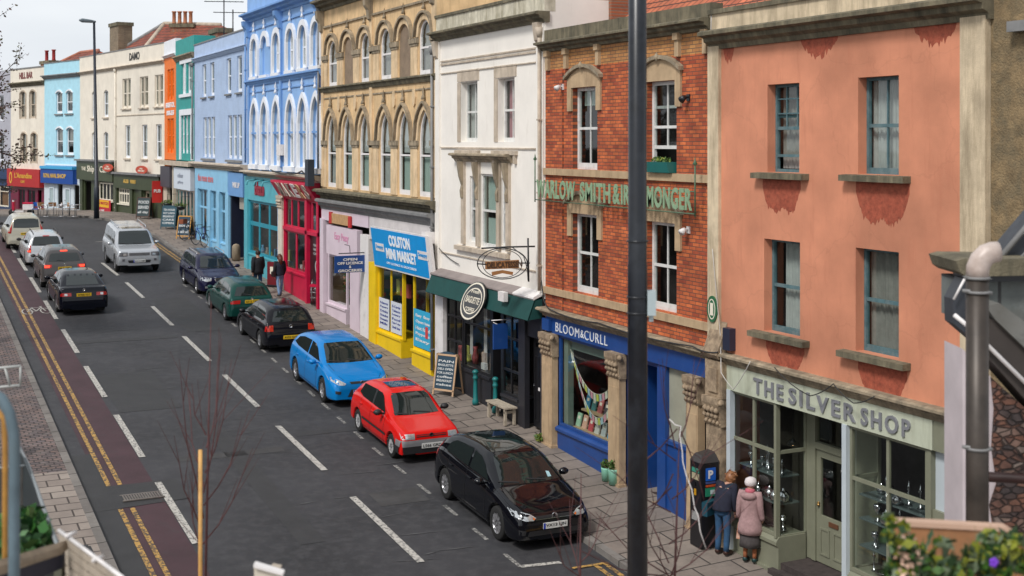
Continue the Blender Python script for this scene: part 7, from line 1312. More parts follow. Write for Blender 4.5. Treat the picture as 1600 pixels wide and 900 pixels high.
# bicycles
def bike(x, y, rz, col, label, basket=False, lean=.1):
    q = gp(x, y); T_ = thing('bicycle', label, 'bicycle', q, rz, 'bicycles parked by the light blue shop'); T_.rotation_euler = (0, lean, rz); r = .34
    for yy in (-.52, .52):
        b = MB(); b.tube([(0, yy+r*math.cos(k*.2618), r+r*math.sin(k*.2618)) for k in range(25)], .02, 6, cap=False); w_ = b.build('wheel', tyre, T_, local=True); b = MB(); b.tube([(0, yy+(r-.02)*math.cos(k*.2618), r+(r-.02)*math.sin(k*.2618)) for k in range(25)], .01, 4, cap=False)
        for k in range(12): b.tube([(0, yy, r), (0, yy+(r-.02)*math.cos(k*.5236), r+(r-.02)*math.sin(k*.5236))], .003, 3)
        b.build('rim', alloy, w_, local=True)
    b = MB(); A, S_, H_, BB = (0, -.52, r), (0, -.2, .82), (0, .36, .8), (0, -.08, .3)
    for p, s in ((BB, S_), (S_, H_), (H_, BB), (A, BB), (A, (0, -.18, .76)), ((0, .34, .88), (0, .52, r))): b.tube([p, s], .018, 6)
    b.build('frame', col, T_, local=True); b = MB(); b.tube([(0, .34, .86), (0, .32, .98)], .014, 5); b.tube([(-.28, .22, .98), (-.2, .32, .99), (.2, .32, .99), (.28, .22, .98)], .014, 5); b.build('handlebar', iron, T_, local=True)
    b = MB(); b.tube([(0, -.2, .8), (0, -.21, .9)], .013, 5); b.add([(-.07, -.34, .92), (.07, -.34, .92), (.02, -.06, .91), (-.02, -.06, .91), (-.06, -.34, .88), (.06, -.34, .88), (.02, -.06, .88), (-.02, -.06, .88)], [(0, 1, 2, 3), (4, 5, 6, 7), (0, 1, 5, 4), (1, 2, 6, 5), (2, 3, 7, 6), (3, 0, 4, 7)]); b.build('saddle', plastic, T_, local=True)
    b = MB(); b.lathe((.02, -.08, .3), [(0, 0), (.09, 0), (.09, .01), (0, .01)], 12, 0, 'x'); b.tube([(.05, -.08, .3), (.06, .06, .2)], .01, 4); b.tube([(-.05, -.08, .3), (-.06, -.22, .4)], .01, 4); b.build('crank', iron, T_, local=True)
    if basket: b = MB(); b.add([(x_*(.19 if z > .9 else .14), yy, z) for z in (.85, 1.1) for x_, yy in ((-1, .4), (1, .4), (1, .68), (-1, .68))], [(0, 1, 2, 3), (0, 1, 5, 4), (1, 2, 6, 5), (2, 3, 7, 6), (3, 0, 4, 7)]); b.build('basket', M('wicker_basket', (.25, .07, .03), .7, .3, 40), T_, local=True)
bike(301, 374, R(118), iron, 'dark bicycle with a brown basket leaning beside the chalkboard', True)
bike(317, 381, R(128), M('blue_bike', (.01, .05, .4), .3, 0), 'bright blue bicycle in the middle of the parked bicycles')
bike(328, 385, R(138), M('grey_bike', (.06, .06, .07), .3, .1), 'dark grey bicycle nearest the light blue shop window')
# lamp columns
q = gp(151, 341, .14); LP_ = thing('street_lamp', 'tall dark street lamp column standing in front of the cream pub in the distance', 'street lamp', q); top = pt3(146, 34, Vector((q[0]*sn+q[1]*cs, 0, 0)).x)
q = Vector(q); top = Vector((q.x-.15, q.y, top.z)); colm = M('dark_column_paint', (.012, .018, .03), .35, .15, 3); b = MB(); b.tube([q, q+Vector((0, 0, 1.9)), q+Vector((0, 0, 1.95)), top], [.16, .16, .12, .07], 12); b.build('column', colm, LP_)
b = MB(); h0 = top; d = Vector((-.9, -.35, .03)); b.tube([h0+d*-.1, h0+d*.2, h0+d*.8, h0+d*1.0], [.06, .1, .13, .05], 10); b.build('lantern', M('lantern_grey', (.12, .15, .17), .4, .1), LP_)
# black lamp column close to the camera, on the raised terrace
def cam3(x, y, yc): return pt3(x, y, yc)
base = cam3(996, 220, 9.0); base.z = 6.2; PC = thing('black_lamp_column', 'thick black lamp column close to the camera, crossing the brick building from top to bottom', 'street lamp', base)
b = MB(); b.tube([base, base+Vector((0, 0, 2.92)), base+Vector((0, 0, 2.94)), base+Vector((0, 0, 8))], [.072, .069, .066, .06], 24); b.build('column', M('black_column_paint', (.007, .009, .014), .3, .35, 7, dirt=.4, dcol=(.03, .035, .045)), PC)
b = MB()
for y in (465, 490, 378): z = cam3(996, y, 9).z; b.lathe((base.x, base.y, z), [(.07, 0), (.076, 0), (.076, .012), (.07, .012)], 20)
b.build('band', iron, PC); zz = cam3(0, 473, 9).z; e = Vector((cs, -sn, 0)); b = MB(); b.T = lambda x, y, z: base+e*x+Vector((sn, cs, 0))*y+Vector((0, 0, z-6.2)); b.box(.066, .125, -.05, .06, zz-.085, zz+.085); b.box(.08, .11, -.02, .02, zz-.13, zz-.085); b.build('junction_box', M('pale_grey_box', (.38, .45, .47), .5, .1), PC)
# terrace under the camera
CF = lambda x, y, z: Vector((x*cs+y*sn, -x*sn+y*cs, z))
b = MB(); b.T = CF; b.box(-16, 14, -8, 10.1, 5.9, 6.2); b.box(-16, 14, 9.8, 10.1, 0, 5.9); struct(b.build('terrace', slabL))
# cafe tables and chairs in the distance
wick = M('tan_chair_back', (.4, .22, .1), .7, .2, 20)
def cchair(q, rz, label, m):
    T_ = thing('cafe_chair', label, 'chair', q, rz, 'cafe chairs on the far pavement'); b = MB()
    for x in (-.2, .2): b.tube([(x, .2, 0), (x, .22, .45), (x, .26, .85)], .015, 5); b.tube([(x, -.2, 0), (x, -.2, .62), (x, .2, .62)], .015, 5)
    b.build('frame', alloy, T_, local=True); lp('seat', m, (-.21, .21, -.2, .2, .43, .46), par=T_); lp('backrest', m, (-.2, .2, .22, .26, .6, .85), par=T_)
for i, (x, l) in enumerate(((55, 'blue panelled cafe chair in front of the maroon shopfront'), (66, 'tan backed metal cafe chair left of the first cafe table'), (84, 'tan backed metal cafe chair between the first and second cafe table'), (91, 'tan backed metal cafe chair just left of the middle of the light blue shop'), (103, 'tan backed metal cafe chair in front of the navy lettering'), (113, 'tan backed metal cafe chair nearest the pub corner'))): q = gp(x, 337, .14); cchair(q, R(20*i), l, M('blue_seat', (.01, .12, .5), .5, .1) if i == 0 else wick)
for i, x in enumerate((74, 98, 118)):
    q = gp(x, 338, .14); T_ = thing('cafe_table', ['small round metal cafe table furthest left', 'small round metal cafe table in the middle of the far terrace', 'small round metal cafe table furthest right by the pub'][i], 'table', q, 0, 'cafe tables on the far pavement'); b = MB(); b.lathe((0, 0, .72), [(0, 0), (.35, 0), (.35, .03), (0, .03)], 18); b.build('table_top', alloy, T_, local=True); b = MB(); b.tube([(0, 0, 0), (0, 0, .72)], .025, 6); b.tube([(-.25, 0, .02), (.25, 0, .02)], .02, 5); b.tube([(0, -.25, .02), (0, .25, .02)], .02, 5); b.build('table_base', alloy, T_, local=True)
q = gp(35, 337, .14); T_ = thing('motor_scooter', 'white and red motor scooter parked in front of the maroon shopfront', 'scooter', q, R(70))
b = MB(); b.box(-.14, .14, -.68, -.05, .4, .74); b.box(-.13, .13, -.1, .5, .24, .34); b.box(-.06, .06, .5, .6, .3, 1.0); b.build('body', white, T_, local=True); lp('seat', redp, (-.14, .14, -.65, -.05, .76, .86), par=T_); lp('leg_shield', redp, (-.2, .2, .48, .56, .35, .9), par=T_)
for y in (-.5, .62): b = MB(); b.lathe((0, y, .23), [(0, -.05), (.2, -.05), (.23, 0), (.2, .05), (0, .05)], 14, 0, 'x'); b.build('wheel', tyre, T_, local=True)
b = MB(); b.tube([(-.3, .45, 1.05), (0, .55, 1.0), (.3, .45, 1.05)], .02, 5); b.build('handlebar', iron, T_, local=True)
# ================================================================ bare trees and twigs
bark = M('grey_brown_bark', (.08, .055, .045), .9, .2, 20); twigr = M('red_brown_twig', (.085, .03, .03), .7, .2, 20); cane = M('bamboo_cane', (.6, .33, .1), .6, .15, 15)
def grow(b, p, d, l, r, depth, buds=None, spread=.5, up=.15, nb=3):
    pts = [p]; q = p.copy(); dd = d.normalized(); n = 4
    for i in range(n): dd = (dd+Vector((random.gauss(0, .09), random.gauss(0, .09), random.gauss(0, .06)+up*.2))).normalized(); q = q+dd*l/n; pts.append(q.copy())
    b.tube(pts, [r*(1-.55*i/n) for i in range(n+1)], 5 if depth else 4, cap=False)
    if buds is not None and depth <= 1:
        for pt in pts[1:]: buds.append(pt)
    if depth:
        for k in range(nb):
            i = random.randint(1, n); a = Vector((random.gauss(0, 1), random.gauss(0, 1), random.gauss(0, .5)+up)).normalized(); grow(b, pts[i], (dd*(1-spread)+a*spread), l*random.uniform(.55, .8), r*.5, depth-1, buds, spread, up, nb)
random.seed(21)
def sapling(label, x, yb, yc, tips, mat, r0=.012, base_z=6.2):
    p = cam3(x, 220, yc); p.z = base_z; T_ = thing('sapling', label, 'young tree', p); b = MB(); crown = MB(); first = cam3(tips[0][0], tips[0][1], yc); b.tube([p, p+(first-p)*.5+CF(.01, 0, 0)*.5*0, first], [r0, r0*.7, r0*.2], 6); b.build('trunk', mat, T_)
    for (x0, y0, x1, y1) in tips[1:]:
        s = cam3(x0, y0, yc); e = cam3(x1, y1, yc+random.uniform(-.4, .4)); m = (s+e)/2+CF(.03*(1 if x1 > x0 else -1), 0, -.04); pts = [s, s*.5+m*.5+CF(.01, 0, -.01), m, m*.5+e*.5, e]; crown.tube(pts, [.0055, .005, .004, .003, .0015], 5, cap=False)
        for k in range(3): q = pts[1+k]; dd = (e-s).normalized()+Vector((random.gauss(0, .35), random.gauss(0, .35), .25)); crown.tube([q, q+dd*.12, q+dd*.28], [.003, .0022, .001], 4, cap=False)
    crown.build('branches', mat, T_); return T_
sapling('leafless red twigged sapling tied to a bamboo cane in front of the road, lower left', 318, 900, 9, [(330, 470), (318, 810, 280, 560), (318, 770, 345, 520), (320, 740, 362, 560), (318, 790, 390, 640), (316, 830, 272, 680), (317, 850, 395, 700), (322, 700, 340, 560), (322, 680, 300, 600), (316, 880, 300, 730), (318, 760, 296, 610)], twigr)
p = cam3(313, 703, 8.9); q = Vector((p.x, p.y, 6.2)); b = MB(); b.tube([q, p], .0145, 8); tag(b.build('bamboo_stake', cane, None, q), 'upright orange bamboo stake supporting the left red twigged sapling', 'stake')
sapling('leafless red twigged sapling with a white string beside the black lamp column, lower right', 1050, 900, 9.3, [(1062, 665), (1055, 700, 1035, 560), (1060, 690, 1085, 560), (1058, 670, 960, 760), (1050, 760, 960, 830), (1056, 720, 1000, 650), (1050, 780, 1110, 690), (1045, 850, 1120, 760), (1048, 800, 945, 720), (1045, 880, 985, 700), (1062, 670, 1100, 780), (1052, 740, 1010, 820), (1046, 900, 930, 800), (1046, 900, 1150, 800), (1044, 900, 1000, 780), (1040, 900, 905, 860), (1048, 900, 1075, 740)], twigr)
b = MB(); b.tube([cam3(x, y, 9.2) for x, y in ((1046, 655), (1055, 664), (1064, 666), (1062, 680), (1066, 705), (1067, 722), (1072, 742), (1081, 765), (1085, 792), (1091, 806), (1094, 830), (1103, 857))], .0042, 6); tag(b.build('white_string', white, None, cam3(1062, 665, 9.2)), 'loose white string hanging from the right sapling', 'string')
sapling('thin leafless twigs rising at the bottom edge left of the black lamp column', 905, 900, 9.4, [(908, 740), (906, 900, 890, 780), (906, 880, 940, 800), (905, 900, 870, 850)], twigr)
random.seed(5); tb = Vector((1.3, 44, gz(44))); BT = thing('bare_tree', 'budding bare tree reaching in from the left edge above the far street', 'tree', tb); b = MB(); b.tube([tb, tb+Vector((.1, .1, 4)), tb+Vector((.1, 0, 6.5))], [.2, .15, .12], 10); b.build('trunk', bark, BT)
b = MB(); buds = []
for k in range(15): st = tb+Vector((.1, .05, 4.5+.32*k)); grow(b, st, Vector((random.uniform(-1, 1), random.uniform(-1, 1), random.uniform(.1, .8))), 1.5, .06, 3, buds, .55, .12)
b.build('branches', bark, BT); b = MB(); random.shuffle(buds)
for p in buds[:4500]: leaves(b, p, (.12, .12, .12), 3, .05)
b.build('buds', [M('pink_brown_bud', (.13, .07, .06), .8, .2), M('green_bud', (.1, .1, .04), .8, .2), bark], BT)
# ================================================================ foreground left: rail, planter, fence
railm = M('blue_grey_rail', (.11, .16, .19), .45, .2, 8, dirt=.3, dcol=(.06, .07, .07)); T_ = thing('handrail', 'blue grey tubular handrail curving down at the lower left edge', 'railing', cam3(20, 830, 5))
b = MB(); b.tube([cam3(*p, 5) for p in ((-60, 612), (-25, 606), (2, 622), (15, 645), (22, 680), (23, 720), (22, 790), (22, 860), (22, 1300))], .022, 12); b.build('rail', railm, T_)
b = MB(); b.tube([cam3(*p, 9.6) for p in ((-20, 577), (32, 572))], .012, 6); b.tube([cam3(*p, 9.6) for p in ((-20, 607), (32, 602))], .012, 6); b.tube([cam3(8, 575, 9.6), cam3(16, 604, 9.6)], .011, 6); b.tube([cam3(32, 572, 9.6), cam3(32, 602, 9.6)], .01, 6); b.tube([cam3(-20, 572, 9.6), cam3(-20, 1000, 9.6)], .012, 6); tag(b.build('metal_frame', M('pale_grey_metal', (.35, .36, .35), .5, .1), None, cam3(-20, 900, 9.6)), 'small pale metal frame jutting in from the left edge above the handrail', 'frame')
b = MB(); b.tube([cam3(*p, 5.4) for p in ((-6, 640), (6, 655), (8, 700), (7, 1250))], .012, 8); tag(b.build('rusty_pipe', M('rusty_orange', (.4, .2, .04), .7, .2, 12), None, cam3(7, 900, 5.4)), 'thin rusty orange pipe behind the blue grey handrail', 'pipe')
def pan(name, pts, yc, mat, par=None, d=.05, y2=None, dz=0):     # a flat panel cut to outline, given thickness away from the camera
    b = MB(); n = len(pts); ys = [yc]*n if not isinstance(yc, (list, tuple)) else yc; A = [cam3(x, y, k) for (x, y), k in zip(pts, ys)]; o = CF(0, d, 0); b.add(A+[p+o for p in A], [tuple(range(n)), tuple(range(2*n-1, n-1, -1))]+[(i, (i+1) % n, n+(i+1) % n, n+i) for i in range(n)]); return b.build(name, mat, par)
PL = thing('planter_box', 'dark planter with white metal rim holding leafy green plants at the lower left', 'planter', cam3(50, 1000, 6))
pan('side_panel', [(30, 700), (92, 862), (92, 1010), (30, 1010)], [8.2, 6.4, 6.4, 8.2], M('dark_planter_panel', (.025, .035, .04), .5, .15, 5), PL, .04); b = MB(); b.tube([cam3(31, 700, 8.2), cam3(44, 726, 7.9), cam3(93, 862, 6.35)], .011, 6); b.tube([cam3(44, 727, 7.9), cam3(-20, 733, 7.9)], .008, 6); b.build('rim', M('white_rim', (.2, .22, .23), .5, .1), PL)
pan('back_panel', [(-20, 735), (44, 728), (44, 1000), (-20, 1000)], 8.0, M('back_planks', (.05, .045, .04), .7, .3, 6), PL, .03); b = MB(); leaves(b, cam3(33, 850, 6.6), (.16, .3, .17), 420, .045); leaves(b, cam3(50, 818, 6.8), (.08, .15, .1), 90, .04); b.build('leaves', [M('fresh_green', (.03, .12, .02), .5, .2, 9), M('dark_green_leaf', (.015, .06, .015), .5, .2, 9), leafm[0]], PL)
BM_ = thing('timber_beam', 'grey timber beam over a navy board at the bottom left corner', 'beam', cam3(40, 920, 5.5)); pan('beam', [(-20, 890), (93, 856), (97, 866), (-20, 906)], [5.2, 5.8, 5.8, 5.2], M('grey_timber', (.26, .2, .14), .8, .25, 9), BM_, .12); pan('navy_board', [(-20, 906), (97, 867), (97, 888), (-20, 940)], [5.22, 5.82, 5.82, 5.22], M('navy_timber', (.008, .012, .035), .5, .1), BM_, .04); pan('post', [(84, 880), (96, 872), (96, 960), (84, 960)], 5.9, M('green_slats', (.1, .1, .07), .7, .2), BM_, .05)
FS = thing('slatted_fence', 'cream slatted fence panel with a white top rail at the lower left', 'fence', cam3(140, 1000, 5.6)); slat = M('cream_slat', (.42, .36, .29), .7, .12, 8, dirt=.2)
for k in range(7): pan('slat', [(93, 836+14*k), (190, 906+14*k), (190, 916+14*k), (93, 847+14*k)], [6.0, 5.2, 5.2, 6.0], slat, FS, .02)
b = MB(); b.tube([cam3(92, 829, 6.0), cam3(192, 903, 5.2)], .009, 6); b.build('top_rail', white, FS); b = MB()
for x, y in ((108, 832), (150, 870)): b.tube([cam3(x-4, y+6, 5.95-(x-92)*.008), cam3(x+10, y, 6.1-(x-92)*.008)], .01, 6)
b.build('bracket', white, FS); pan('fence_post', [(136, 862), (144, 868), (144, 990), (136, 990)], 5.62, M('fence_post_dark', (.1, .085, .07), .8, .2), FS, .02)
pan('backing', [(93, 835), (190, 906), (190, 1000), (93, 1000)], [6.04, 5.24, 5.24, 6.04], M('fence_backing_board', (.12, .1, .085), .9, .1), FS, .01)  # dark brown board behind the cream slats
FB_ = thing('white_sign_back', 'corner of a white board with wooden frame at the bottom edge below the road', 'board', cam3(420, 960, 6)); pan('board', [(397, 884), (441, 898), (441, 960), (397, 960)], 6, M('cream_board', (.6, .55, .46), .6, .1), FB_, .03); pan('edge', [(396, 882), (442, 896), (442, 900), (396, 887)], 5.98, white, FB_, .05); pan('bracket', [(424, 884), (438, 887), (438, 898), (424, 896)], 6.1, slat, FB_, .04)
def rubble(name):
    m = M(name, (.1, .08, .075), .9, 0); n = m.node_tree.nodes; l = m.node_tree.links.new; b = n['Principled BSDF']; g = n.new('ShaderNodeNewGeometry'); mp_ = n.new('ShaderNodeMapping'); mp_.inputs['Scale'].default_value = (2.6, 2.6, 4.6); mp_.inputs['Rotation'].default_value = (.3, .5, .2); l(g.outputs['Position'], mp_.inputs[0])
    v = n.new('ShaderNodeTexVoronoi'); l(mp_.outputs[0], v.inputs['Vector']); v2 = n.new('ShaderNodeTexVoronoi'); v2.feature = 'DISTANCE_TO_EDGE'; l(mp_.outputs[0], v2.inputs['Vector'])
    r = n.new('ShaderNodeValToRGB'); e = r.color_ramp.elements; e[0].color = (.05, .04, .04, 1); e[1].color = (.2, .16, .14, 1); k = r.color_ramp.elements.new(.8); k.color = (.16, .07, .045, 1); sp = n.new('ShaderNodeSeparateColor'); l(v.outputs['Color'], sp.inputs[0]); l(sp.outputs[0], r.inputs[0])
    nz_ = n.new('ShaderNodeTexNoise'); nz_.inputs['Scale'].default_value = 18; nz_.inputs['Detail'].default_value = 8; l(g.outputs['Position'], nz_.inputs['Vector']); mm = n.new('ShaderNodeMapRange'); mm.inputs[1].default_value = .03; mm.inputs[2].default_value = .12; mm.inputs[3].default_value = .35; l(v2.outputs['Distance'], mm.inputs[0])
    x = n.new('ShaderNodeMix'); x.data_type = 'RGBA'; x.blend_type = 'MULTIPLY'; x.inputs[0].default_value = 1; l(r.outputs[0], x.inputs[6]); l(mm.outputs[0], x.inputs[7]); x2 = n.new('ShaderNodeMix'); x2.data_type = 'RGBA'; x2.blend_type = 'OVERLAY'; x2.inputs[0].default_value = .8; l(x.outputs[2], x2.inputs[6]); l(nz_.outputs['Fac'], x2.inputs[7]); l(x2.outputs[2], b.inputs['Base Color'])
    bp_ = n.new('ShaderNodeBump'); bp_.inputs['Strength'].default_value = .9; bp_.inputs['Distance'].default_value = .04; l(mm.outputs[0], bp_.inputs['Height']); l(bp_.outputs[0], b.inputs['Normal']); return m
# ================================================================ foreground right: outbuilding, flue, planter
OB = thing('stone_outbuilding', 'grey stone outbuilding with slate and mossy coping at the right edge of the photo', 'outbuilding', cam3(1570, 1000, 9))
rub = rubble('dark_rubble_stone'); blockm = masonry('grey_blocks', (.2, .22, .21), (.15, .165, .16), (.06, .06, .06), .34, .3, 'XZ', .012, 0, dirt=.5, var=.35)
pan('rubble_wall', [(1549, 590), (1660, 690), (1660, 1060), (1546, 1060), (1548, 900), (1553, 830), (1547, 790), (1558, 756), (1550, 700), (1554, 640)], 9.0, rub, OB, .4)
pan('rendered_strip', [(1504, 545), (1549, 590), (1555, 640), (1551, 700), (1559, 756), (1548, 790), (1554, 830), (1549, 900), (1549, 1060), (1504, 1060)], 9.02, M('lilac_render', (.5, .44, .46), .8, .1, 3), OB, .38)
pan('block_wall', [(1500, 436), (1660, 436), (1660, 520), (1500, 500)], 9.2, blockm, OB, .4)
pan('coping', [(1494, 408), (1508, 404), (1660, 406), (1660, 430), (1510, 432), (1500, 425)], 9.05, mossy, OB, .6); pan('coping_gap', [(1512, 431), (1660, 430), (1660, 440), (1512, 440)], 9.12, iron, OB, .3)
pan('sloping_coping', [(1540, 478), (1562, 474), (1660, 545), (1660, 600), (1556, 500)], 8.9, M('grey_coping', (.16, .16, .15), .9, .3, 8, dirt=.5), OB, .4); pan('dark_fascia', [(1536, 492), (1560, 504), (1660, 600), (1660, 690), (1545, 560), (1530, 528)], 8.95, M('dark_brown_fascia', (.04, .032, .028), .6, .2), OB, .3)
pan('slate_cheek', [(1490, 468), (1507, 436), (1540, 436), (1540, 548), (1491, 506)], 9.1, M('blue_slate', (.035, .04, .05), .5, .25, 8), OB, .2); b = MB(); b.tube([cam3(1490, 468, 9.05), cam3(1507, 436, 9.05)], .01, 5); b.tube([cam3(1491, 492, 8.9), cam3(1515, 512, 8.9), cam3(1660, 655, 8.9)], .016, 5); b.build('white_trim', white, OB)
pan('slate_roof', [(1562, 406), (1660, 290), (1660, 406)], 9.4, bpy.data.materials['blue_slate'], OB, .3); b = MB(); b.tube([cam3(1560, 406, 9.35), cam3(1660, 288, 9.35)], .022, 6); b.tube([cam3(1592, 406, 9.3), cam3(1660, 335, 9.3)], .012, 6); b.build('roof_edge', leadg, OB)
FL = thing('flue_pipe', 'brown metal flue pipe with a pale curved elbow near the right edge', 'pipe', cam3(1527, 1100, 8)); b = MB(); b.tube([cam3(1527, 1100, 8), cam3(1527, 432, 8)], .069, 18); b.build('pipe', M('brown_steel', (.05, .04, .033), .45, .3, 6, metal=.3), FL); b = MB(); b.tube([cam3(1527, 434, 8), cam3(1528, 418, 8), cam3(1533, 406, 8), cam3(1541, 398, 8), cam3(1551, 394, 8), cam3(1560, 393, 8)], [.07, .07, .069, .068, .066, .064], 18); b.build('elbow', M('pale_elbow', (.5, .42, .38), .4, .15, 9, dirt=.4, dcol=(.25, .17, .13)), FL)
for y in (434, 456, 700): b = MB(); c = cam3(1527, y, 8); b.lathe(c, [(.069, -.008), (.078, -.008), (.078, .008), (.069, .008)], 18); b.tube([cam3(1504, y-2, 7.97), cam3(1550, y+2, 7.97)], .012 if y > 440 else .003, 6); b.build('clamp', leadg, FL)
b = MB(); b = MB(); b.tube([cam3(1540, 745, 8.6), cam3(1680, 752, 8.6)], .034, 10); tag(b.build('horizontal_pipe', M('oxide_pipe', (.035, .012, .01), .5, .1), None, cam3(1600, 748, 8.6)), 'dark oxide horizontal pipe crossing the rubble wall at the right edge', 'pipe')
WP = thing('wooden_planter', 'orange brown wooden planter board behind plants at the lower right corner', 'planter', cam3(1500, 950, 5.5)); wdm = M('orange_brown_wood', (.3, .14, .06), .6, .25, 5, dirt=.3); pan('front_board', [(1400, 820), (1585, 829), (1600, 870), (1600, 1000), (1400, 1000)], 5.5, wdm, WP, .04); pan('top_edge', [(1399, 814), (1575, 824), (1588, 832), (1400, 822)], 5.49, M('pale_wood_edge', (.5, .33, .24), .6, .1), WP, .06); pan('end_board', [(1560, 826), (1578, 826), (1660, 905), (1660, 990), (1585, 920)], 5.6, wdm, WP, .04)
random.seed(31); SH = thing('flowering_shrub', 'leafy shrub with yellow green leaves and one purple flower in front of the wooden planter', 'shrub', cam3(1490, 1000, 5)); b = MB()
for (x, y, n, r) in ((1420, 860, 220, 18), (1400, 845, 90, 12), (1450, 885, 260, 22), (1490, 890, 260, 20), (1530, 870, 200, 18), (1560, 850, 200, 18), (1590, 875, 200, 18), (1410, 895, 260, 22), (1550, 895, 250, 22), (1470, 850, 40, 16), (1395, 815, 30, 10), (1582, 840, 60, 10)): leaves(b, cam3(x, y, 5.0), (r*.0028, .09, r*.0025), n//2, .027, 1, 4)
b.build('leaves', [M('shrub_green', (.04, .1, .015), .5, .25, 30), M('shrub_yellow', (.2, .22, .02), .5, .2, 30), M('shrub_dark', (.02, .05, .015), .6, .2, 30), M('shrub_grey', (.12, .16, .09), .6, .2, 30)], SH)
b = MB()
for k in range(26): x = random.uniform(1390, 1595); y = random.uniform(815, 870); b.tube([cam3(x+random.uniform(-14, 14), 930, 5.05), cam3(x+random.uniform(-5, 5), (930+y)/2, 5.02), cam3(x, y, 5)], [.003, .0025, .001], 4)
b.build('stems', M('straw_stems', (.16, .12, .05), .7, .2), SH); b = MB(); c = cam3(1553, 879, 4.9)
for k in range(5): a = k*1.2566; o = CF(.01*math.cos(a), 0, .01*math.sin(a)); b.lathe(c+o, [(0, -.006), (.01, -.003), (.01, .003), (0, .006)], 8, 0, 'y')
b.build('purple_flower', M('purple_petal', (.16, .03, .5), .5, .1), SH); b = MB(); leaves(b, cam3(1418, 868, 4.95), (.05, .05, .09), 40, .012, 1, 1); leaves(b, cam3(1420, 885, 4.95), (.06, .05, .04), 20, .012, 1, 1); b.build('pale_blossom', M('pale_blossom', (.6, .4, .3), .7, .1), SH)

# ================================================================ people
skin_m = M('skin', (.5, .28, .2), .55, .05, 20)
def skinmesh(J, E_, root=0, sub=2):
    me = bpy.data.meshes.new('s'); me.from_pydata([j[0] for j in J], E_, []); o = bpy.data.objects.new('s', me); COL.objects.link(o)
    m = o.modifiers.new('k', 'SKIN'); m.use_smooth_shade = True
    for i, (p, r) in enumerate(J): sv = me.skin_vertices[0].data[i]; sv.radius = r if isinstance(r, tuple) else (r, r); sv.use_root = (i == root)
    q = o.modifiers.new('u', 'SUBSURF'); q.levels = sub; q.render_levels = sub
    bpy.context.view_layer.update(); mm = bpy.data.meshes.new_from_object(o.evaluated_get(bpy.context.evaluated_depsgraph_get())); V = [v.co.copy() for v in mm.vertices]; Fc = [tuple(p.vertices) for p in mm.polygons]
    bpy.data.objects.remove(o); bpy.data.meshes.remove(mm); return V, Fc
def person(label, loc, rz, H, pose, parts, build=1.0, skin=None):
    T_ = thing('person', label, 'person', loc, rz); s = H/1.75; v = lambda x, y, z: Vector((x*s, y*s, z*s))
    P = {'pel': v(0, 0, .95), 'spi': v(0, .0, 1.12), 'che': v(0, 0, 1.32), 'nek': v(0, .0, 1.48), 'hed': v(0, .02, 1.62), 'top': v(0, .0, 1.70)}
    for sd, k in ((-1, 'l'), (1, 'r')):
        P.update({'hip'+k: v(sd*.09, 0, .90), 'kne'+k: v(sd*.1, .02, .5), 'ank'+k: v(sd*.1, -.02, .09), 'toe'+k: v(sd*.11, .15, .04), 'sho'+k: v(sd*.18, 0, 1.42), 'elb'+k: v(sd*.23, -.02, 1.14), 'wri'+k: v(sd*.24, .06, .9), 'han'+k: v(sd*.235, .09, .83)})
    for k, q in pose.items(): P[k] = P[k]+v(*q)
    names = list(P); ix = {k: i for i, k in enumerate(names)}
    Rr = {'pel': (.15, .11), 'spi': (.13, .1), 'che': (.155, .115), 'nek': .052, 'hed': (.08, .095), 'top': (.06, .075), 'hip': .095, 'kne': .058, 'ank': .04, 'toe': .035, 'sho': .058, 'elb': .042, 'wri': .03, 'han': (.04, .02)}
    J = [(P[k], tuple(x*s*build for x in (Rr[k if k in Rr else k[:-1]] if isinstance(Rr[k if k in Rr else k[:-1]], tuple) else (Rr[k if k in Rr else k[:-1]],)*2))) for k in names]
    ed = [('pel', 'spi'), ('spi', 'che'), ('che', 'nek'), ('nek', 'hed'), ('hed', 'top')]
    for k in 'lr': ed += [('pel', 'hip'+k), ('hip'+k, 'kne'+k), ('kne'+k, 'ank'+k), ('ank'+k, 'toe'+k), ('che', 'sho'+k), ('sho'+k, 'elb'+k), ('elb'+k, 'wri'+k), ('wri'+k, 'han'+k)]
    parts = list(parts)
    V, Fc = skinmesh(J, [(ix[a], ix[c]) for a, c in ed]); b = MB(); b.add(V, Fc, 0, True)
    f = (P['hed']-P['nek']).normalized(); fw = Vector((0, 1, 0)); b.lathe(P['hed']+Vector((0, .1*s, -.005)), [(0, -.015), (.012, 0), (0, .025)], 6)     # nose
    for sd in (-1, 1): b.lathe(P['hed']+Vector((sd*.08*s, 0, 0)), [(0, -.03), (.012, -.01), (.014, .015), (0, .03)], 6, 0, 'z', .5, 1); b.lathe(P['hed']+Vector((sd*.032*s, .09*s, .02)), [(0, -.008), (.01, 0), (0, .008)], 6)
    for k in 'lr':
        h = P['han'+k]; d = (P['han'+k]-P['wri'+k]).normalized(); sd = -1 if k == 'l' else 1
        for i in range(4): o = h+Vector((0, (i-1.5)*.018, 0))+d*.02; L_ = (.06, .07, .068, .052)[i]; b.tube([o, o+d*L_*.6+Vector((-sd*.01, 0, 0)), o+d*L_+Vector((-sd*.022, 0, 0))], [.009, .008, .006], 6)
        o = h+Vector((-sd*.01, .03, .02)); b.tube([o, o+d*.03+Vector((0, .02, 0)), o+d*.05+Vector((0, .018, 0))], [.01, .009, .007], 6)
    b.build('body', skin or skin_m, T_, local=True)
    for p in parts: p(T_, P, s)
    return T_
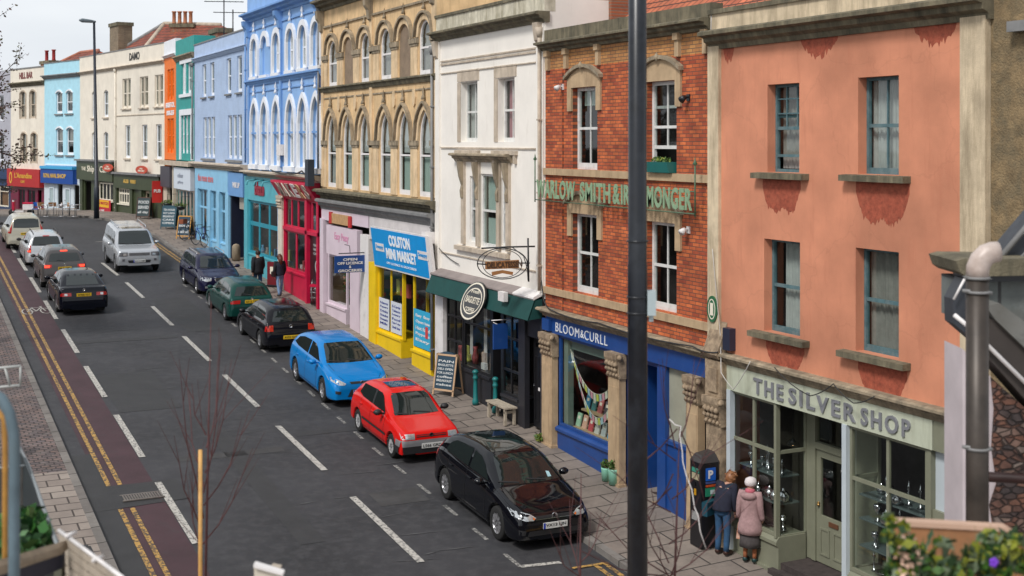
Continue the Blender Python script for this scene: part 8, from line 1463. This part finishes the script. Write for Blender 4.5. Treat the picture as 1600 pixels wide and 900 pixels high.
def limb(name, ks, rs, mat):
    def f(T_, P, s):
        b = MB(); pts = [P[k] for k in ks]; q = []; r = []
        for i in range(len(pts)-1):
            for t in range(4): q.append(pts[i].lerp(pts[i+1], t/4)); r.append((rs[i]+(rs[i+1]-rs[i])*t/4)*s*(1+.04*math.sin(i*9+t*2.3)))
        q.append(pts[-1]); r.append(rs[-1]*s); b.tube(q, r, 12); b.build(name, mat, T_, local=True)
    return f
def coat(name, rows, mat, n=24, fold=.02):          # rows: (joint a, joint b, t, half width, half depth, drop)
    def f(T_, P, s):
        b = MB(); vs = []
        for j, (a, c, t, hw, hd, dz) in enumerate(rows):
            o = P[a].lerp(P[c], t)+Vector((0, 0, dz*s))
            for i in range(n): an = 2*math.pi*i/n; w_ = 1+fold*math.sin(an*5+j)*(j/len(rows)); vs.append(o+Vector((math.cos(an)*hw*s*w_, math.sin(an)*hd*s*w_, 0)))
        N = len(rows); b.add(vs, [(j*n+i, j*n+(i+1) % n, (j+1)*n+(i+1) % n, (j+1)*n+i) for j in range(N-1) for i in range(n)]+[tuple(range(n)), tuple(range((N-1)*n, N*n))], 0, True); b.build(name, mat, T_, local=True)
    return f
def hair(name, mat, r=(.105, .125, .13), dz=.03, dy=-.015, long=0, n=220):
    def f(T_, P, s):
        b = MB(); c = P['hed']+Vector((0, dy, dz)); vs = []; N1, N2 = 14, 9
        for j in range(N2+1):
            ph = math.pi*j/N2*.72
            for i in range(N1): a = 2*math.pi*i/N1; fr_ = math.sin(a) > .4 and ph > 1.0; k = 1+.05*math.sin(a*7+j); q = .78 if fr_ else 1; vs.append(c+Vector((r[0]*math.sin(ph)*math.cos(a)*k*s, r[1]*math.sin(ph)*math.sin(a)*k*q*s, r[2]*math.cos(ph)*s)))
        b.add(vs, [(j*N1+i, j*N1+(i+1) % N1, (j+1)*N1+(i+1) % N1, (j+1)*N1+i) for j in range(N2) for i in range(N1)], 0, True)
        leaves(b, c+Vector((0, -.01, .01)), (r[0]*1.04*s, r[1]*1.04*s, r[2]*1.02*s), 170, .03, 1, 1)
        if long: b.tube([c+Vector((0, -.05, .02)), c+Vector((0, -.1, -.1)), P['nek']+Vector((0, -.11, -.05-long))], [.1*s, .1*s, .05*s], 10)
        b.build(name, mat, T_, local=True)
    return f
def shoes(mat):
    def f(T_, P, s):
        for k in 'lr': b = MB(); a, t = P['ank'+k], P['toe'+k]; b.tube([a+Vector((0, -.05, -.03))*s, a+Vector((0, .02, -.02))*s, t, t+(t-a).normalized()*.05*s], [.045*s, .05*s, .042*s, .02*s], 9); b.build('shoe', mat, T_, local=True)
    return f
fab = lambda n, c, v=.2: M(n, c, .9, v, 14, .3, 120)
dnv = fab('dark_padded_jacket', (.012, .014, .03)); jean = fab('blue_jeans', (.025, .08, .17)); auburn = M('auburn_hair', (.28, .12, .05), .5, .3, 40); tealbag = M('teal_leather', (.01, .06, .09), .4, .15)
TO = ('che', 'pel')
def jacketrows(hw=.2, hd=.15, hem=-.06): return [('nek', 'che', .1, .075, .075, 0), ('nek', 'che', .4, .15, .13, 0), ('che', 'spi', -.3, .205, .16, 0), ('che', 'spi', .4, hw*.97, hd*.97, 0), ('spi', 'pel', .3, hw*.95, hd*.95, 0), ('spi', 'pel', 1, hw, hd, 0), ('spi', 'pel', 1, hw*1.02, hd*1.02, hem)]
def bag(name, mat, joint, off, size, strap=None):
    def f(T_, P, s):
        b = MB(); c = P[joint]+Vector(off)*s; x, y, z = size; b.box(c.x-x, c.x+x, c.y-y, c.y+y, c.z-z, c.z+z); b.box(c.x-x-.004, c.x+x+.004, c.y-y-.004, c.y+y+.004, c.z, c.z+z*.9); o = b.build(name, mat, T_, local=True)
        if strap:
            b = MB(); q = P['sho'+strap]+Vector((0, -.03, .07)); b.tube([c+Vector((0, y, z)), P['che']+Vector((0, -.16, 0))*s, q, P['che']+Vector((0, .16, 0))*s, c+Vector((0, y, z))], .009, 5); b.build('strap', mat, o, local=True)
    return f
def armf(k, m, r=.06): return limb('sleeve', ('che', 'sho'+k, 'elb'+k, 'wri'+k), (.12, r*1.35, r, r*.8), m)
def seatf(m): return coat('trouser_seat', [('spi', 'pel', .7, .165, .135, 0), ('spi', 'pel', 1, .185, .15, -.04), ('spi', 'pel', 1, .18, .135, -.1), ('spi', 'pel', 1, .1, .1, -.16)], m, fold=0)
def legf(k, m, r=.095): return limb('trouser_leg', ('hip'+k, 'kne'+k, 'ank'+k), (r, r*.72, r*.62), m)
bend = {'spi': (0, .04, 0), 'che': (0, .14, -.03), 'nek': (0, .24, -.08), 'hed': (0, .32, -.14), 'top': (0, .38, -.16), 'shol': (0, .15, -.04), 'shor': (0, .15, -.04), 'elbl': (0, .2, .0), 'elbr': (0, .1, 0), 'wril': (0, .28, .12), 'hanl': (0, .33, .17), 'wrir': (-.02, .06, .0), 'hanr': (-.02, .06, .0)}
q = gp(1129, 866); person('woman in dark padded jacket and jeans with teal shoulder bag leaning towards the shop window', q, R(-68), 1.62, bend, [armf('l', dnv), armf('r', dnv), legf('l', jean), legf('r', jean), seatf(jean), coat('jacket', jacketrows(.215, .19, -.03), dnv), hair('hair', auburn, (.115, .13, .14), .02, -.02), shoes(M('brown_boots', (.05, .02, .015), .5, .1)), bag('shoulder_bag', tealbag, 'hipl', (-.17, -.08, .02), (.06, .17, .13), 'r')])
pinkc = fab('dusty_pink_coat', (.36, .225, .225), .16); grysk = fab('grey_skirt', (.07, .06, .06)); stock = fab('tan_stockings', (.35, .12, .05)); wool = M('white_wool_hat', (.75, .68, .68), .95, .15, 60, .8, 90)
def hatf(T_, P, s): b = MB(); b.lathe(P['hed']+Vector((0, -.01, .0)), [(.098*s, -.02*s), (.118*s, 0), (.125*s, .06*s), (.105*s, .12*s), (.05*s, .15*s), (0, .155*s)], 18, 0, 'z', 1, 1.1); b.build('woolly_hat', wool, T_, local=True)
def scarf(T_, P, s): b = MB(); b.lathe(P['nek']+Vector((0, 0, 0)), [(.075, -.03), (.095, 0), (.085, .04), (.06, .05)], 14); b.build('scarf', M('pink_scarf', (.5, .12, .16), .9, .2, 30), T_, local=True)
def hoodf(T_, P, s): b = MB(); b.lathe(P['nek']+Vector((0, -.09, -.07)), [(.02, -.09), (.11, -.05), (.14, .0), (.12, .05), (.06, .06)], 16, 0, 'z', 1.1, .7); b.build('hood', pinkc, T_, local=True)
def bagf(T_, P, s):
    c = P['hanl']+Vector((0, 0, -.03)); b = MB(); b.add([(c.x-.05, c.y-.12, c.z-.3), (c.x+.05, c.y-.12, c.z-.3), (c.x+.05, c.y+.12, c.z-.3), (c.x-.05, c.y+.12, c.z-.3), (c.x-.02, c.y-.09, c.z), (c.x+.02, c.y-.09, c.z), (c.x+.02, c.y+.09, c.z), (c.x-.02, c.y+.09, c.z)], [(0, 1, 2, 3), (0, 1, 5, 4), (1, 2, 6, 5), (2, 3, 7, 6), (3, 0, 4, 7)]); w_ = [tag_ for tag_ in ()]
    b.v = [wm(T_) @ v_ for v_ in b.v]; o = b.build('carrier_bag', M('orange_white_bag', (.6, .5, .42), .5, .35, 9, dirt=1, dcol=(.5, .12, .03)), None, wm(T_) @ (c+Vector((0, 0, -.3)))); tag(o, 'orange and white carrier bag held by the woman in the pink coat', 'bag')
q = gp(1172, 879); person('woman in dusty pink hooded coat, white woollen hat and grey skirt at the shop window', q, R(-55), 1.56, {'hed': (0, .03, -.01), 'wril': (-.02, -.02, .0), 'wrir': (.02, -.03, 0)}, [armf('l', pinkc, .068), armf('r', pinkc, .068), coat('coat', jacketrows(.2, .16)[:-1]+[('spi', 'pel', 1, .235, .195, -.08), ('spi', 'pel', 1, .26, .215, -.24), ('spi', 'pel', 1, .265, .22, -.34)], pinkc), coat('skirt', [('spi', 'pel', 1, .21, .17, -.2), ('spi', 'pel', 1, .22, .18, -.5), ('spi', 'pel', 1, .225, .185, -.62)], grysk, fold=.05), limb('stocking', ('knel', 'ankl'), (.055, .042), stock), limb('stocking', ('kner', 'ankr'), (.055, .042), stock), hatf, scarf, hoodf, shoes(M('dark_green_shoes', (.01, .04, .04), .5, .1)), bagf])
dk = fab('black_coat', (.01, .011, .016)); ljean = fab('light_jeans', (.16, .26, .42)); walk = {'knel': (0, .1, .02), 'ankl': (0, .22, .02), 'toel': (0, .22, .03), 'kner': (0, -.02, 0), 'ankr': (0, -.2, .03), 'toer': (0, -.2, .0), 'elbl': (-.02, -.04, 0), 'wril': (0, -.1, 0), 'hanl': (0, -.12, 0), 'wrir': (0, .1, .03), 'hanr': (0, .12, .04)}
q = gp(403, 459); person('short haired man in black coat and dark jeans walking beside the auburn haired woman', q, R(12), 1.8, walk, [armf('l', dk, .07), armf('r', dk, .07), legf('l', jean), legf('r', jean), seatf(jean), coat('coat', jacketrows(.23, .17, -.14), dk), hair('hair', M('dark_brown_hair', (.03, .02, .015), .6, .2), (.09, .11, .105), .02), shoes(plastic)], 1.05)
q = gp(437, 463); person('woman with long auburn hair, dark jacket and light jeans walking away beside the man', q, R(5), 1.68, {k: (a, -c if k[:3] in ('kne', 'ank', 'toe') else c, z) for k, (a, c, z) in walk.items()}, [armf('l', dk), armf('r', dk), legf('l', ljean, .088), legf('r', ljean, .088), seatf(ljean), coat('jacket', jacketrows(.2, .155, -.06), dnv), hair('hair', M('dark_auburn_hair', (.1, .03, .015), .5, .2, 30), (.11, .125, .13), .02, -.02, .1), shoes(plastic), bag('cross_body_bag', M('dark_small_bag', (.02, .01, .01), .5, .1), 'hipl', (-.18, .0, .05), (.05, .12, .1), 'r')])
